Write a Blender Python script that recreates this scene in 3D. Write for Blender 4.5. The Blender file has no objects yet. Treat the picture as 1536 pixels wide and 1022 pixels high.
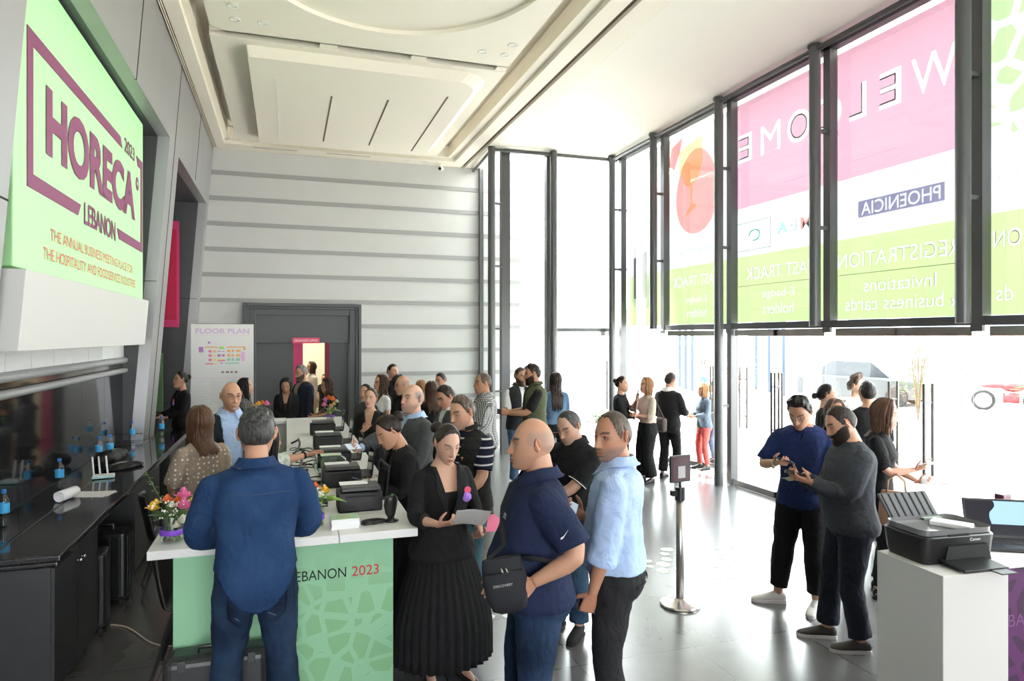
import bpy, math, random
import numpy as np
from mathutils import Vector, Matrix, Euler

random.seed(7)
RNG = np.random.default_rng(11)
SC = bpy.context.scene
COL = SC.collection
PI = math.pi
def R(a): return math.radians(a)

# ---------------------------------------------------------------- camera frame (level camera, 24 mm lens)
CAMZ, FPX, YAW, HORZ = 2.25, 1024.0, R(18.27), 505.0
CS, CC = math.sin(YAW), math.cos(YAW)
def ray(u):
    a = (u - 768.0) / FPX
    return (CS + a * CC, CC - a * CS)
def spot(u, d):
    x, y = ray(u)
    return (x * d, y * d)
def hgt(v, d): return CAMZ + d * (HORZ - v) / FPX

# ---------------------------------------------------------------- scratch scene for evaluating modifiers
TMP = bpy.data.scenes.new('scratch')
def evaluated_mesh(ob):
    TMP.collection.objects.link(ob)
    vl = TMP.view_layers[0]
    vl.update()
    dg = vl.depsgraph
    dg.update()
    me = bpy.data.meshes.new_from_object(ob.evaluated_get(dg))
    TMP.collection.objects.unlink(ob)
    return me

# ---------------------------------------------------------------- mesh collecting
class MB:
    def __init__(self):
        self.v = []; self.f = []; self.m = []; self.c = []
    def add(self, V, F, mi=0, col=None):
        o = len(self.v)
        self.v.extend([tuple(map(float, p)) for p in V])
        self.f.extend([tuple(int(i) + o for i in q) for q in F])
        self.m.extend([mi] * len(F))
        if col is None: col = (1, 1, 1)
        if len(V) and np.ndim(col) == 2: self.c.extend([tuple(x) for x in col])
        else: self.c.extend([tuple(col)] * len(V))
        return self
    def box(self, a, b, mi=0, M=None):
        x0, y0, z0 = a; x1, y1, z1 = b
        V = [(x0,y0,z0),(x1,y0,z0),(x1,y1,z0),(x0,y1,z0),(x0,y0,z1),(x1,y0,z1),(x1,y1,z1),(x0,y1,z1)]
        if M is not None: V = [tuple(M @ Vector(p)) for p in V]
        return self.add(V, [(0,3,2,1),(4,5,6,7),(0,1,5,4),(1,2,6,5),(2,3,7,6),(3,0,4,7)], mi)
    def cbox(self, c, s, mi=0, M=None):
        return self.box([c[i]-s[i]/2 for i in range(3)], [c[i]+s[i]/2 for i in range(3)], mi, M)
    def hexa(self, bottom, top, mi=0):
        return self.add(list(bottom)+list(top), [(0,3,2,1),(4,5,6,7),(0,1,5,4),(1,2,6,5),(2,3,7,6),(3,0,4,7)], mi)
    def loft(self, rings, mi=0, cap=True, closed=True, col=None):
        n = len(rings[0]); V = [p for r in rings for p in r]; F = []
        for i in range(len(rings)-1):
            for j in range(n if closed else n-1):
                k = (j+1) % n
                F.append((i*n+j, i*n+k, (i+1)*n+k, (i+1)*n+j))
        if cap:
            F.append(tuple(range(n-1, -1, -1))); F.append(tuple((len(rings)-1)*n + j for j in range(n)))
        return self.add(V, F, mi, col)
    def tube(self, pts, rad, n=8, mi=0, flat=1.0, cap=True, up=None, col=None):
        P = [Vector(p) for p in pts]
        if not hasattr(rad, '__len__'): rad = [rad]*len(P)
        rings = []; u = Vector(up) if up is not None else None
        for i, p in enumerate(P):
            t = (P[min(i+1, len(P)-1)] - P[max(i-1, 0)])
            if t.length < 1e-9: t = Vector((0,0,1))
            t.normalize()
            if u is None:
                u = Vector((1,0,0)) if abs(t.x) < .8 else Vector((0,1,0))
            u = u - t*u.dot(t)
            if u.length < 1e-6: u = t.orthogonal()
            u.normalize(); w = t.cross(u)
            rings.append([tuple(p + (u*math.cos(2*PI*j/n) + w*(flat*math.sin(2*PI*j/n)))*rad[i]) for j in range(n)])
        return self.loft(rings, mi, cap, col=col)
    def cyl(self, a, b, r, r2=None, n=16, mi=0, col=None):
        return self.tube([a, b], [r, r if r2 is None else r2], n, mi, col=col)
    def lathe(self, prof, n=24, o=(0,0,0), mi=0, cap=True, M=None):
        rings = []
        for r, z in prof:
            ring = [(o[0]+r*math.cos(2*PI*j/n), o[1]+r*math.sin(2*PI*j/n), o[2]+z) for j in range(n)]
            if M is not None: ring = [tuple(M @ Vector(p)) for p in ring]
            rings.append(ring)
        return self.loft(rings, mi, cap)
    def ball(self, c, r, n=12, mi=0, M=None, col=None):
        if not hasattr(r, '__len__'): r = (r, r, r)
        V = []; F = []; k = max(4, n//2)
        for i in range(k+1):
            t = PI*(i/k); s = max(math.sin(t), 1e-4)
            for j in range(n):
                p = Vector((r[0]*s*math.cos(2*PI*j/n), r[1]*s*math.sin(2*PI*j/n), -r[2]*math.cos(t)))
                if M is not None: p = M @ p
                V.append((c[0]+p.x, c[1]+p.y, c[2]+p.z))
        for i in range(k):
            for j in range(n):
                q = (j+1) % n
                F.append((i*n+j, i*n+q, (i+1)*n+q, (i+1)*n+j))
        return self.add(V, F, mi, col)
    def prism(self, poly, o, ux, uy, depth, mi=0):
        o = Vector(o); ux = Vector(ux); uy = Vector(uy); n = ux.cross(uy).normalized()*depth
        a = [o+ux*p[0]+uy*p[1] for p in poly]
        k = len(a)
        V = [tuple(p) for p in a] + [tuple(p+n) for p in a]
        F = [tuple(range(k-1,-1,-1)), tuple(range(k, 2*k))] + [(i,(i+1)%k,k+(i+1)%k,k+i) for i in range(k)]
        return self.add(V, F, mi)
    def mesh(self, name='mesh', colors=False):
        me = bpy.data.meshes.new(name)
        me.from_pydata(self.v, [], self.f)
        if any(self.m):
            me.polygons.foreach_set('material_index', self.m)
        if colors: set_cols(me, np.array(self.c, dtype=np.float32))
        return me
    def build(self, name, mats, parent=None, smooth=False, bevel=0, loc=None, rot=None, colors=False, seg=2):
        return link(name, self.mesh(name, colors), mats, parent, smooth, bevel, loc, rot, seg)

def set_cols(me, c):
    at = me.color_attributes.new('tint', 'FLOAT_COLOR', 'POINT')
    full = np.ones((len(c), 4), dtype=np.float32); full[:, :3] = c
    at.data.foreach_set('color', full.ravel())

def link(name, me, mats, parent=None, smooth=False, bevel=0, loc=None, rot=None, seg=2):
    o = bpy.data.objects.new(name, me); COL.objects.link(o)
    for m in (mats if isinstance(mats, (list, tuple)) else [mats]): me.materials.append(m)
    if smooth == 'auto':
        me.polygons.foreach_set('use_smooth', [True]*len(me.polygons))
        me.set_sharp_from_angle(angle=R(38))
    elif smooth:
        me.polygons.foreach_set('use_smooth', [True]*len(me.polygons))
    if parent is not None: o.parent = parent
    if loc is not None: o.location = loc
    if rot is not None: o.rotation_euler = rot
    if bevel:
        b = o.modifiers.new('edge', 'BEVEL'); b.width = bevel; b.segments = seg; b.limit_method = 'ANGLE'; b.angle_limit = R(40)
    return o

def tag(o, label, cat=None, group=None, kind=None):
    if label: o['label'] = label
    if cat: o['category'] = cat
    if group: o['group'] = group
    if kind: o['kind'] = kind
    return o
def thing(name, label, cat, loc=(0,0,0), rz=0, group=None):
    o = bpy.data.objects.new(name, None); COL.objects.link(o)
    o.location = loc; o.rotation_euler = (0,0,rz); o.empty_display_size = .1
    return tag(o, label, cat, group)
def struct(o, label=None):
    o['kind'] = 'structure'
    if label: o['label'] = label
    return o
def dup(root, loc, rz, label=None, group=None):
    r = root.copy(); COL.objects.link(r); r.location = loc; r.rotation_euler = (0,0,rz)
    if label: r['label'] = label
    if group: r['group'] = group
    for ch in list(root.children):
        c = ch.copy(); COL.objects.link(c); c.parent = r
        for g in list(ch.children):
            d = g.copy(); COL.objects.link(d); d.parent = c
    return r

# ---------------------------------------------------------------- materials
MATS = {}
def mat(name, col, rough=.5, metal=0, bump=None, var=0, varscale=8, coat=0, trans=0, ior=1.45, spec=None, stretch=None, sheen=0, emit=None, folds=None):
    if name in MATS: return MATS[name]
    m = bpy.data.materials.new(name); m.use_nodes = True; MATS[name] = m
    nt = m.node_tree; N = nt.nodes; L = nt.links; b = N['Principled BSDF']
    c4 = (*col, 1)
    b.inputs['Base Color'].default_value = c4; b.inputs['Roughness'].default_value = rough; b.inputs['Metallic'].default_value = metal
    b.inputs['Coat Weight'].default_value = coat; b.inputs['Transmission Weight'].default_value = trans; b.inputs['IOR'].default_value = ior
    if spec is not None: b.inputs['Specular IOR Level'].default_value = spec
    if sheen: b.inputs['Sheen Weight'].default_value = sheen
    if emit: b.inputs['Emission Color'].default_value = (*emit[0], 1); b.inputs['Emission Strength'].default_value = emit[1]
    tc = N.new('ShaderNodeTexCoord'); src = tc.outputs['Object']
    if stretch:
        mp = N.new('ShaderNodeMapping'); mp.inputs['Scale'].default_value = stretch; L.new(src, mp.inputs['Vector']); src = mp.outputs['Vector']
    if var:
        nz = N.new('ShaderNodeTexNoise'); nz.inputs['Scale'].default_value = varscale; nz.inputs['Detail'].default_value = 5; L.new(src, nz.inputs['Vector'])
        rp = N.new('ShaderNodeValToRGB'); rp.color_ramp.elements[0].position = .3; rp.color_ramp.elements[1].position = .7
        rp.color_ramp.elements[0].color = tuple(max(0, x*(1-var)) for x in col)+(1,); rp.color_ramp.elements[1].color = tuple(min(1, x*(1+var)) for x in col)+(1,)
        L.new(nz.outputs['Fac'], rp.inputs['Fac']); L.new(rp.outputs['Color'], b.inputs['Base Color'])
    if bump:
        sc_, st_ = bump
        nz = N.new('ShaderNodeTexNoise'); nz.inputs['Scale'].default_value = sc_; nz.inputs['Detail'].default_value = 4; L.new(src, nz.inputs['Vector'])
        bp = N.new('ShaderNodeBump'); bp.inputs['Strength'].default_value = st_; bp.inputs['Distance'].default_value = .01
        L.new(nz.outputs['Fac'], bp.inputs['Height']); L.new(bp.outputs['Normal'], b.inputs['Normal'])
    if folds: add_folds(m, *folds)
    return m
def nodes_of(m):
    return m.node_tree.nodes, m.node_tree.links, m.node_tree.nodes['Principled BSDF']

def add_folds(m, scale=7, strength=.5):
    """broad cloth creases"""
    N, L, b = nodes_of(m); tc = N.new('ShaderNodeTexCoord'); mp = N.new('ShaderNodeMapping'); mp.inputs['Scale'].default_value = (1,1,.8); L.new(tc.outputs['Object'], mp.inputs['Vector'])
    nz = N.new('ShaderNodeTexNoise'); nz.inputs['Scale'].default_value = scale; nz.inputs['Detail'].default_value = 2.5; nz.inputs['Distortion'].default_value = 1.6; L.new(mp.outputs[0], nz.inputs['Vector'])
    ab = N.new('ShaderNodeMath'); ab.operation = 'SUBTRACT'; ab.inputs[1].default_value = .5; L.new(nz.outputs['Fac'], ab.inputs[0])
    a2 = N.new('ShaderNodeMath'); a2.operation = 'ABSOLUTE'; L.new(ab.outputs[0], a2.inputs[0])
    pw = N.new('ShaderNodeMath'); pw.operation = 'POWER'; pw.inputs[1].default_value = .85; L.new(a2.outputs[0], pw.inputs[0])
    bp = N.new('ShaderNodeBump'); bp.inputs['Strength'].default_value = strength; bp.inputs['Distance'].default_value = .028; L.new(pw.outputs[0], bp.inputs['Height'])
    old = b.inputs['Normal'].links
    if old: L.new(old[0].from_socket, bp.inputs['Normal'])
    L.new(bp.outputs['Normal'], b.inputs['Normal'])
def glass_mat(name, tint=(.96,.98,.97), refl=.09, rough=0.0):
    m = bpy.data.materials.new(name); m.use_nodes = True; nt = m.node_tree; N = nt.nodes; L = nt.links
    N.remove(N['Principled BSDF'])
    out = N['Material Output']; t = N.new('ShaderNodeBsdfTransparent'); t.inputs['Color'].default_value = (*tint, 1)
    g = N.new('ShaderNodeBsdfGlossy'); g.inputs['Roughness'].default_value = rough
    fr = N.new('ShaderNodeFresnel'); fr.inputs['IOR'].default_value = 1.45
    mu = N.new('ShaderNodeMath'); mu.operation = 'MULTIPLY_ADD'; mu.inputs[1].default_value = .8; mu.inputs[2].default_value = refl - .04
    mu.use_clamp = True
    ge = N.new('ShaderNodeNewGeometry'); bf = N.new('ShaderNodeMath'); bf.operation = 'SUBTRACT'; bf.inputs[0].default_value = 1; L.new(ge.outputs['Backfacing'], bf.inputs[1])
    fm = N.new('ShaderNodeMath'); fm.operation = 'MULTIPLY'; L.new(mu.outputs[0], fm.inputs[0]); L.new(bf.outputs[0], fm.inputs[1])
    mx = N.new('ShaderNodeMixShader'); L.new(fr.outputs['Fac'], mu.inputs[0]); L.new(fm.outputs[0], mx.inputs['Fac'])
    L.new(t.outputs[0], mx.inputs[1]); L.new(g.outputs[0], mx.inputs[2]); L.new(mx.outputs[0], out.inputs['Surface'])
    return m
def film_mat(name, col, trans=.75, thru=.0, pass_=.13):
    """printed vinyl / paper that light shines through"""
    m = bpy.data.materials.new(name); m.use_nodes = True; nt = m.node_tree; N = nt.nodes; L = nt.links
    N.remove(N['Principled BSDF']); out = N['Material Output']
    d = N.new('ShaderNodeBsdfDiffuse'); t = N.new('ShaderNodeBsdfTranslucent'); tr = N.new('ShaderNodeBsdfTransparent')
    for s in (d, t, tr): s.inputs['Color'].default_value = (*col, 1)
    t.inputs['Color'].default_value = (*[x*pass_ for x in col], 1)
    a = N.new('ShaderNodeMixShader'); a.inputs['Fac'].default_value = trans; L.new(d.outputs[0], a.inputs[1]); L.new(t.outputs[0], a.inputs[2])
    c = N.new('ShaderNodeMixShader'); c.inputs['Fac'].default_value = thru; L.new(a.outputs[0], c.inputs[1]); L.new(tr.outputs[0], c.inputs[2])
    L.new(c.outputs[0], out.inputs['Surface'])
    return m

# ---------------------------------------------------------------- lettering
_TXT = {}
def text_curve(s, bold=0.0, shear=0.0):
    cu = bpy.data.curves.new('lettering', 'FONT'); cu.body = s; cu.size = 1; cu.offset = bold; cu.shear = shear; cu.resolution_u = 4
    return cu
def text_mesh(s, bold=0.0, shear=0.0):
    k = (s, bold, shear)
    if k not in _TXT:
        ob = bpy.data.objects.new('lettering', text_curve(s, bold, shear)); me = evaluated_mesh(ob)
        V = np.array([v.co[:2] for v in me.vertices]); F = [tuple(p.vertices) for p in me.polygons]
        bpy.data.objects.remove(ob)
        lo, hi = V.min(0), V.max(0)
        _TXT[k] = (V - lo, F, hi - lo)
    return _TXT[k]
def add_text(mb, s, o, ux, uy, w=None, h=None, bold=0.0, shear=0.0, align='l', mi=0):
    """o = lower-left (or lower-centre) corner of the lettering box"""
    V, F, sz = text_mesh(s, bold, shear)
    if w is None: w = h*sz[0]/sz[1]
    if h is None: h = w*sz[1]/sz[0]
    o = Vector(o); ux = Vector(ux); uy = Vector(uy)
    if align == 'c': o = o - ux*(w/2)
    P = [tuple(o + ux*(x/sz[0]*w) + uy*(y/sz[1]*h)) for x, y in V]
    mb.add(P, F, mi); return mb
def holed_panel(rect, texts):
    """2-D panel with letter-shaped holes; rect=(x0,y0,x1,y1); texts=[(string,x,y,w,h,bold)] -> verts(2d), faces"""
    cu = bpy.data.curves.new('panel', 'CURVE'); cu.dimensions = '2D'; cu.fill_mode = 'BOTH'; cu.resolution_u = 4
    def poly(pts):
        sp = cu.splines.new('POLY'); sp.points.add(len(pts)-1)
        for p, q in zip(sp.points, pts): p.co = (q[0], q[1], 0, 1)
        sp.use_cyclic_u = True
    x0,y0,x1,y1 = rect; poly([(x0,y0),(x1,y0),(x1,y1),(x0,y1)])
    for s,x,y,w,h,bold in texts:
        ob = bpy.data.objects.new('lettering', text_curve(s, bold)); TMP.collection.objects.link(ob); TMP.view_layers[0].update()
        dg = TMP.view_layers[0].depsgraph; dg.update()
        c2 = ob.evaluated_get(dg).to_curve(dg)
        allp = []; spl = []
        for sp in c2.splines:
            pts = []
            if sp.type == 'BEZIER':
                bp = sp.bezier_points; n = len(bp)
                for i in range(n):
                    a, b = bp[i], bp[(i+1) % n]
                    straight = a.handle_right_type == 'VECTOR' and b.handle_left_type == 'VECTOR'
                    for t in ([0] if straight else [0,.25,.5,.75]):
                        p = a.co*(1-t)**3 + a.handle_right*3*t*(1-t)**2 + b.handle_left*3*t*t*(1-t) + b.co*t**3
                        pts.append((p.x, p.y))
            else: pts = [(p.co.x, p.co.y) for p in sp.points]
            spl.append(pts); allp += pts
        A = np.array(allp); lo, sz = A.min(0), A.max(0)-A.min(0)
        for pts in spl: poly([(x+(p[0]-lo[0])/sz[0]*w, y+(p[1]-lo[1])/sz[1]*h) for p in pts])
        ob.to_curve_clear() if hasattr(ob, 'to_curve_clear') else None
        TMP.collection.objects.unlink(ob); bpy.data.objects.remove(ob)
    ob = bpy.data.objects.new('panel', cu); me = evaluated_mesh(ob)
    V = [tuple(v.co[:2]) for v in me.vertices]; F = [tuple(p.vertices) for p in me.polygons]
    bpy.data.objects.remove(ob); return V, F

def remesh(mb, voxel, smooth=4, disp=0, dscale=.1, seed=0):
    """weld overlapping solids into one continuous skin"""
    me = mb.mesh('skin'); ob = bpy.data.objects.new('skin', me)
    r = ob.modifiers.new('r', 'REMESH'); r.mode = 'VOXEL'; r.voxel_size = voxel; r.adaptivity = 0
    if smooth:
        s = ob.modifiers.new('s', 'SMOOTH'); s.iterations = smooth; s.factor = .5
    if disp:
        t = bpy.data.textures.get('folds%g' % dscale) or bpy.data.textures.new('folds%g' % dscale, 'CLOUDS'); t.noise_scale = dscale; t.noise_depth = 2
        d = ob.modifiers.new('d', 'DISPLACE'); d.texture = t; d.strength = disp; d.mid_level = .5; d.texture_coords = 'LOCAL'
    out = evaluated_mesh(ob)
    bpy.data.objects.remove(ob); bpy.data.meshes.remove(me)
    return out
def coords(me):
    a = np.empty(len(me.vertices)*3, dtype=np.float64); me.vertices.foreach_get('co', a); return a.reshape(-1, 3)
# ================================================================ materials of the room
M_METAL = mat('grey_metal_cladding', (.40,.40,.41), .38, .55, var=.05, varscale=1.5, stretch=(1,1,.15))
M_DARKPANEL = mat('charcoal_panel', (.075,.078,.083), .45, var=.06, varscale=2)
M_GROOVE = mat('black_groove', (.01,.01,.01), .8)
M_WALL = mat('pale_wall_paint', (.61,.61,.60), .6, var=.015, varscale=3)
M_BAND = mat('grey_wall_band', (.36,.36,.36), .5)
M_CEIL = mat('cream_ceiling_paint', (.92,.86,.75), .7)
M_CEIL2 = mat('white_ceiling_paint', (.92,.88,.80), .7)
M_VENT = mat('brown_vent_slot', (.16,.11,.075), .6)
M_FRAME = mat('grey_painted_steel', (.105,.108,.112), .35, .3)
M_DOORGREY = mat('slate_door_paint', (.088,.094,.10), .5)
M_WHITE = mat('white_laminate', (.80,.80,.79), .35)
M_WHITEM = mat('white_matt_board', (.82,.82,.81), .6)
M_GLOSSBLACK = mat('glossy_black_panel', (.012,.013,.015), .06, spec=.5)
M_GRANITE = mat('polished_black_granite', (.012,.012,.013), .07, var=.1, varscale=60)
M_CABINET = mat('charcoal_cabinet', (.028,.029,.032), .4, var=.05)
M_CHROME = mat('brushed_steel', (.60,.58,.55), .25, 1)
M_STEEL = mat('satin_steel', (.42,.40,.38), .3, 1)
M_BLACKPL = mat('black_plastic', (.013,.013,.014), .35)
M_BLACKMT = mat('matt_black', (.012,.012,.013), .75)
M_DKGREYPL = mat('dark_grey_plastic', (.05,.05,.053), .4)
M_PAPER = mat('white_paper', (.83,.83,.84), .7)
M_MINT = mat('mint_print', (.49,.86,.47), .5)
M_PLUM = mat('plum_print', (.25,.055,.15), .5)
M_CORAL = mat('coral_print', (.80,.16,.15), .5)
M_PINK = mat('magenta_print', (.75,.05,.20), .5)
M_GLASS = glass_mat('clear_glass')
M_MOULD = mat('pale_grey_moulding', (.42,.42,.43), .35, .3)

# ---- floor: dark polished tiles
m = mat('polished_grey_tiles', (.1,.1,.1), .2); N, L, B = nodes_of(m)
tc = N.new('ShaderNodeTexCoord'); mp = N.new('ShaderNodeMapping'); mp.inputs['Location'].default_value = (-2.80+9, -4.285+9, 0)
L.new(tc.outputs['Object'], mp.inputs['Vector'])
bk = N.new('ShaderNodeTexBrick'); bk.offset = 0; bk.inputs['Scale'].default_value = 1; bk.inputs['Brick Width'].default_value = .9; bk.inputs['Row Height'].default_value = .9
bk.inputs['Mortar Size'].default_value = .0035; bk.inputs['Mortar Smooth'].default_value = 0
bk.inputs['Color1'].default_value = (.105,.103,.098,1); bk.inputs['Color2'].default_value = (.125,.122,.116,1); bk.inputs['Mortar'].default_value = (.03,.03,.03,1)
L.new(mp.outputs[0], bk.inputs['Vector'])
nz = N.new('ShaderNodeTexNoise'); nz.inputs['Scale'].default_value = 3.5; nz.inputs['Detail'].default_value = 8; L.new(tc.outputs['Object'], nz.inputs['Vector'])
mx = N.new('ShaderNodeMix'); mx.data_type = 'RGBA'; mx.blend_type = 'OVERLAY'; mx.inputs['Factor'].default_value = .22
L.new(bk.outputs['Color'], mx.inputs[6]); L.new(nz.outputs['Color'], mx.inputs[7]); L.new(mx.outputs[2], B.inputs['Base Color'])
hs = N.new('ShaderNodeHueSaturation'); hs.inputs['Saturation'].default_value = .25; L.new(mx.outputs[2], hs.inputs['Color']); L.new(hs.outputs[0], B.inputs['Base Color'])
rr = N.new('ShaderNodeMapRange'); rr.inputs[3].default_value = .22; rr.inputs[4].default_value = .27; L.new(nz.outputs['Fac'], rr.inputs[0]); L.new(rr.outputs[0], B.inputs['Roughness'])
M_FLOOR = m
B.inputs['Specular IOR Level'].default_value = 1.0; B.inputs['IOR'].default_value = 1.7; B.inputs['Coat Weight'].default_value = .25; B.inputs['Coat Roughness'].default_value = .22
struct(MB().box((-3.6,-8,-.12),(6.62,12.72,0)).box((-3.6,12.72,-.12),(4.05,17.6,0)).build('floor', M_FLOOR), 'polished dark grey tiled floor of the entrance hall')

# ---- leaning left wall of metal panels with two tall openings
LX = lambda z: -1.80 + .08*z
def lean_slab(mb, y0, y1, z0, z1, t=.14, mi=0):
    mb.hexa([(LX(z0)-t,y0,z0),(LX(z0),y0,z0),(LX(z0),y1,z0),(LX(z0)-t,y1,z0)], [(LX(z1)-t,y0,z1),(LX(z1),y0,z1),(LX(z1),y1,z1),(LX(z1)-t,y1,z1)], mi)
w = MB()
NY0, NY1, NZ = 4.74, 9.66, 4.80
OY0, OY1, OZ = 10.43, 13.88, 4.74
lean_slab(w, -8, NY0, 0, 6.1); lean_slab(w, NY0, NY1, NZ, 6.1); lean_slab(w, NY1, OY0, 0, 6.1); lean_slab(w, OY0, OY1, OZ, 6.1); lean_slab(w, OY1, 14.2, 0, 6.1)
for y in (3.2, 7.6, 10.06, 12.2):   # joints between the panels
    zs = (0,6.0) if not (NY0 < y < NY1 or OY0 < y < OY1) else ((NZ,6.0))
    lean = MB(); z0, z1 = zs
    w.hexa([(LX(z0)-.02,y-.012,z0),(LX(z0)+.003,y-.012,z0),(LX(z0)+.003,y+.012,z0),(LX(z0)-.02,y+.012,z0)], [(LX(z1)-.02,y-.012,z1),(LX(z1)+.003,y-.012,z1),(LX(z1)+.003,y+.012,z1),(LX(z1)-.02,y+.012,z1)], 1)
for z, ya, yb in ((3.05,-2,NY0),(1.1,-2,NY0)):
    w.hexa([(LX(z)-.02,ya,z-.006),(LX(z)+.003,ya,z-.006),(LX(z)+.003,yb,z-.006),(LX(z)-.02,yb,z-.006)], [(LX(z)-.02,ya,z+.006),(LX(z)+.003,ya,z+.006),(LX(z)+.003,yb,z+.006),(LX(z)-.02,yb,z+.006)], 1)
struct(w.build('wall_left', [M_METAL, M_GROOVE]), 'leaning grey metal panel wall with two tall openings')
# reveals: soffits and jambs of the two openings, and the dark passage behind the second
NB = -1.97
w = MB()
w.box((NB-.1,NY0-.1,NZ),(LX(NZ)-.14,NY1+.1,NZ+.1))                                # soffit of the sign niche
for y0,y1 in ((NY0-.08,NY0-.001),(NY1+.001,NY1+.08)):
    w.hexa([(NB,y0,0),(LX(0)-.14+.135,y0,0),(LX(0)-.005,y1,0),(NB,y1,0)], [(NB,y0,NZ),(LX(NZ)-.005,y0,NZ),(LX(NZ)-.005,y1,NZ),(NB,y1,NZ)])
w.box((NB-.1,NY0-.1,0),(NB,NY1+.1,NZ+.1))                                         # back of the sign niche
w.box((-3.5,OY0-.1,OZ),(LX(OZ)-.14,OY1+.1,OZ+.1))
w.hexa([(-3.5,OY1+.001,0),(LX(0)-.005,OY1+.001,0),(LX(0)-.005,OY1+.08,0),(-3.5,OY1+.08,0)], [(-3.5,OY1+.001,OZ),(LX(OZ)-.005,OY1+.001,OZ),(LX(OZ)-.005,OY1+.08,OZ),(-3.5,OY1+.08,OZ)])
w.hexa([(-3.5,OY0-.08,0),(LX(0)-.145,OY0-.08,0),(LX(0)-.145,OY0-.001,0),(-3.5,OY0-.001,0)], [(-3.5,OY0-.08,OZ),(LX(OZ)-.145,OY0-.08,OZ),(LX(OZ)-.145,OY0-.001,OZ),(-3.5,OY0-.001,OZ)])
w.box((-3.6,OY0-.1,0),(-3.5,OY1+.1,OZ+.1))
for z in (1.02, 2.95):
    w.box((-3.49,OY1-.004,z),(LX(z)-.02,OY1+.002,z+.008), 1); w.box((NB+.003,NY1-.003,z),(LX(z)-.01,NY1+.002,z+.008), 1)
w.box((-3.6,OY0,-.02),(-1.8,OY1,0.0), 0)
struct(w.build('wall_left_reveal', [M_DARKPANEL, M_GROOVE]), 'charcoal lining of the openings in the leaning wall')

struct(MB().box((-3.6,-8.1,0),(-1.6,-8,6.2)).box((3.6,-8.1,0),(6.6,-8,6.2)).box((-1.6,-8.1,4.6),(3.6,-8,6.2)).build('wall_front_fill', M_WALL), 'unseen pale end wall with a wide opening added for fill light')  # out of view; opening added so fill light comes from behind the camera
struct(MB().box((6.35,-8,0),(6.6,1.0,6.2)).build('wall_right_blocker', M_WALL), 'unseen pale wall added beside the viewpoint to block side light')  # out of view; added to keep window light off the foreground
# ---- back wall with grey horizontal bands and the framed portal
w = MB()
DX0, DX1, DZ = -.60, 1.22, 2.72
w.box((-2.2,14.2,0),(DX0,14.35,6.1)); w.box((1.20,14.2,0),(4.9,14.35,6.1)); w.box((DX0,14.2,DZ),(1.20,14.35,6.1))
for k in range(11):
    z = 5.40 - .49*k
    segs = [(-1.9,4.9)] if z-.04 > 2.9 else [(-1.9,-.78),(1.44,4.9)]
    for a,b in segs: w.box((a,14.185,z-.042),(b,14.2,z+.042), 1)
struct(w.build('wall_back', [M_WALL, M_BAND]), 'pale back wall with grey horizontal bands')
def fr_mould(x0,x1,z1,t,y0,y1,mb,mi=0):
    mb.box((x0,y0,0),(x0+t,y1,z1),mi); mb.box((x1-t,y0,0),(x1,y1,z1),mi); mb.box((x0+t,y0,z1-t),(x1-t,y1,z1),mi)
w = MB()
fr_mould(-.80,1.44,2.90,.06,14.09,14.2,w); fr_mould(-.74,1.38,2.84,.05,14.12,14.2,w); fr_mould(-.69,1.33,2.79,.12,14.15,14.3,w)
w.box((-.58,14.2,2.12),(1.22,14.32,2.70))
d = w.build('door_1', M_DOORGREY, bevel=.008); struct(d, 'wide slate grey portal in the banded back wall')
# leaves inside the portal (one closed, one folded back) and the lit room behind
MB().box((-.58,14.30,0.01),(.13,14.35,2.12)).build('door_leaf', M_DOORGREY, d, bevel=.005)
MB().box((.83,14.30,0.01),(1.215,14.35,2.12)).build('door_leaf', M_DOORGREY, d, bevel=.005)
MB().box((.13,14.34,0.01),(.31,14.40,2.12)).build('door_panel', mat('magenta_door_panel',(.62,.035,.15),.5), d)
MB().box((.735,14.36,0.01),(.83,14.42,2.12)).build('door_panel', mat('dark_red_panel',(.30,.012,.05),.5), d)
w = MB(); w.box((-2.2,17.5,0),(4.0,17.6,3)); w.box((-1.3,14.36,0),(-1.2,17.5,3)); w.box((2.6,14.36,0),(2.7,17.5,3)); w.box((-1.3,14.36,2.9),(2.7,17.5,3))
struct(w.build('wall_office', mat('cream_office_paint',(.84,.82,.66),.7)), 'cream walls of the lit office behind the portal')
s = MB().box((.11,14.05,2.115),(.62,14.09,2.225)).build('office_sign', mat('pink_sign_plate',(.80,.09,.20),.5))
tag(s, 'small pink sign plate reading ORGANIZERS OFFICE over the portal opening', 'sign')
t = MB(); add_text(t, "ORGANIZER'S OFFICE", (.365,14.047,2.15), (1,0,0), (0,0,1), w=.44, h=.042, align='c', bold=.01); t.build('lettering', M_WHITEM, s)

# ---- ceiling: flat glazed-side part, border bands and floating coffered panels
CZ = 5.86
w = MB()
w.box((3.95,-8,CZ+.02),(6.9,12.75,CZ+.25), 1)
w.box((3.62,-8,CZ),(3.93,14.2,CZ+.3)); w.box((3.93,-8,CZ+.06),(3.95,14.2,CZ+.3), 2)
w.box((3.30,-8,CZ),(3.53,14.2,CZ+.3)); w.box((3.53,-8,CZ+.05),(3.62,14.2,CZ+.3), 2)
w.box((3.15,-8,CZ+.06),(3.30,13.8,CZ+.3))
w.box((-1.46,-8,CZ),(-1.40,14.2,CZ+.3)); w.box((-1.27,-8,CZ),(-1.10,14.2,CZ+.3)); w.box((-1.40,-8,CZ+.03),(-1.27,14.2,CZ+.3), 2)
for k in range(5): w.box((-1.39+k*.024,-8,CZ+.0),(-1.382+k*.024,14.2,CZ+.03), 0)
w.box((-1.10,-8,CZ+.07),(-1.02,13.8,CZ+.3))
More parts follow.
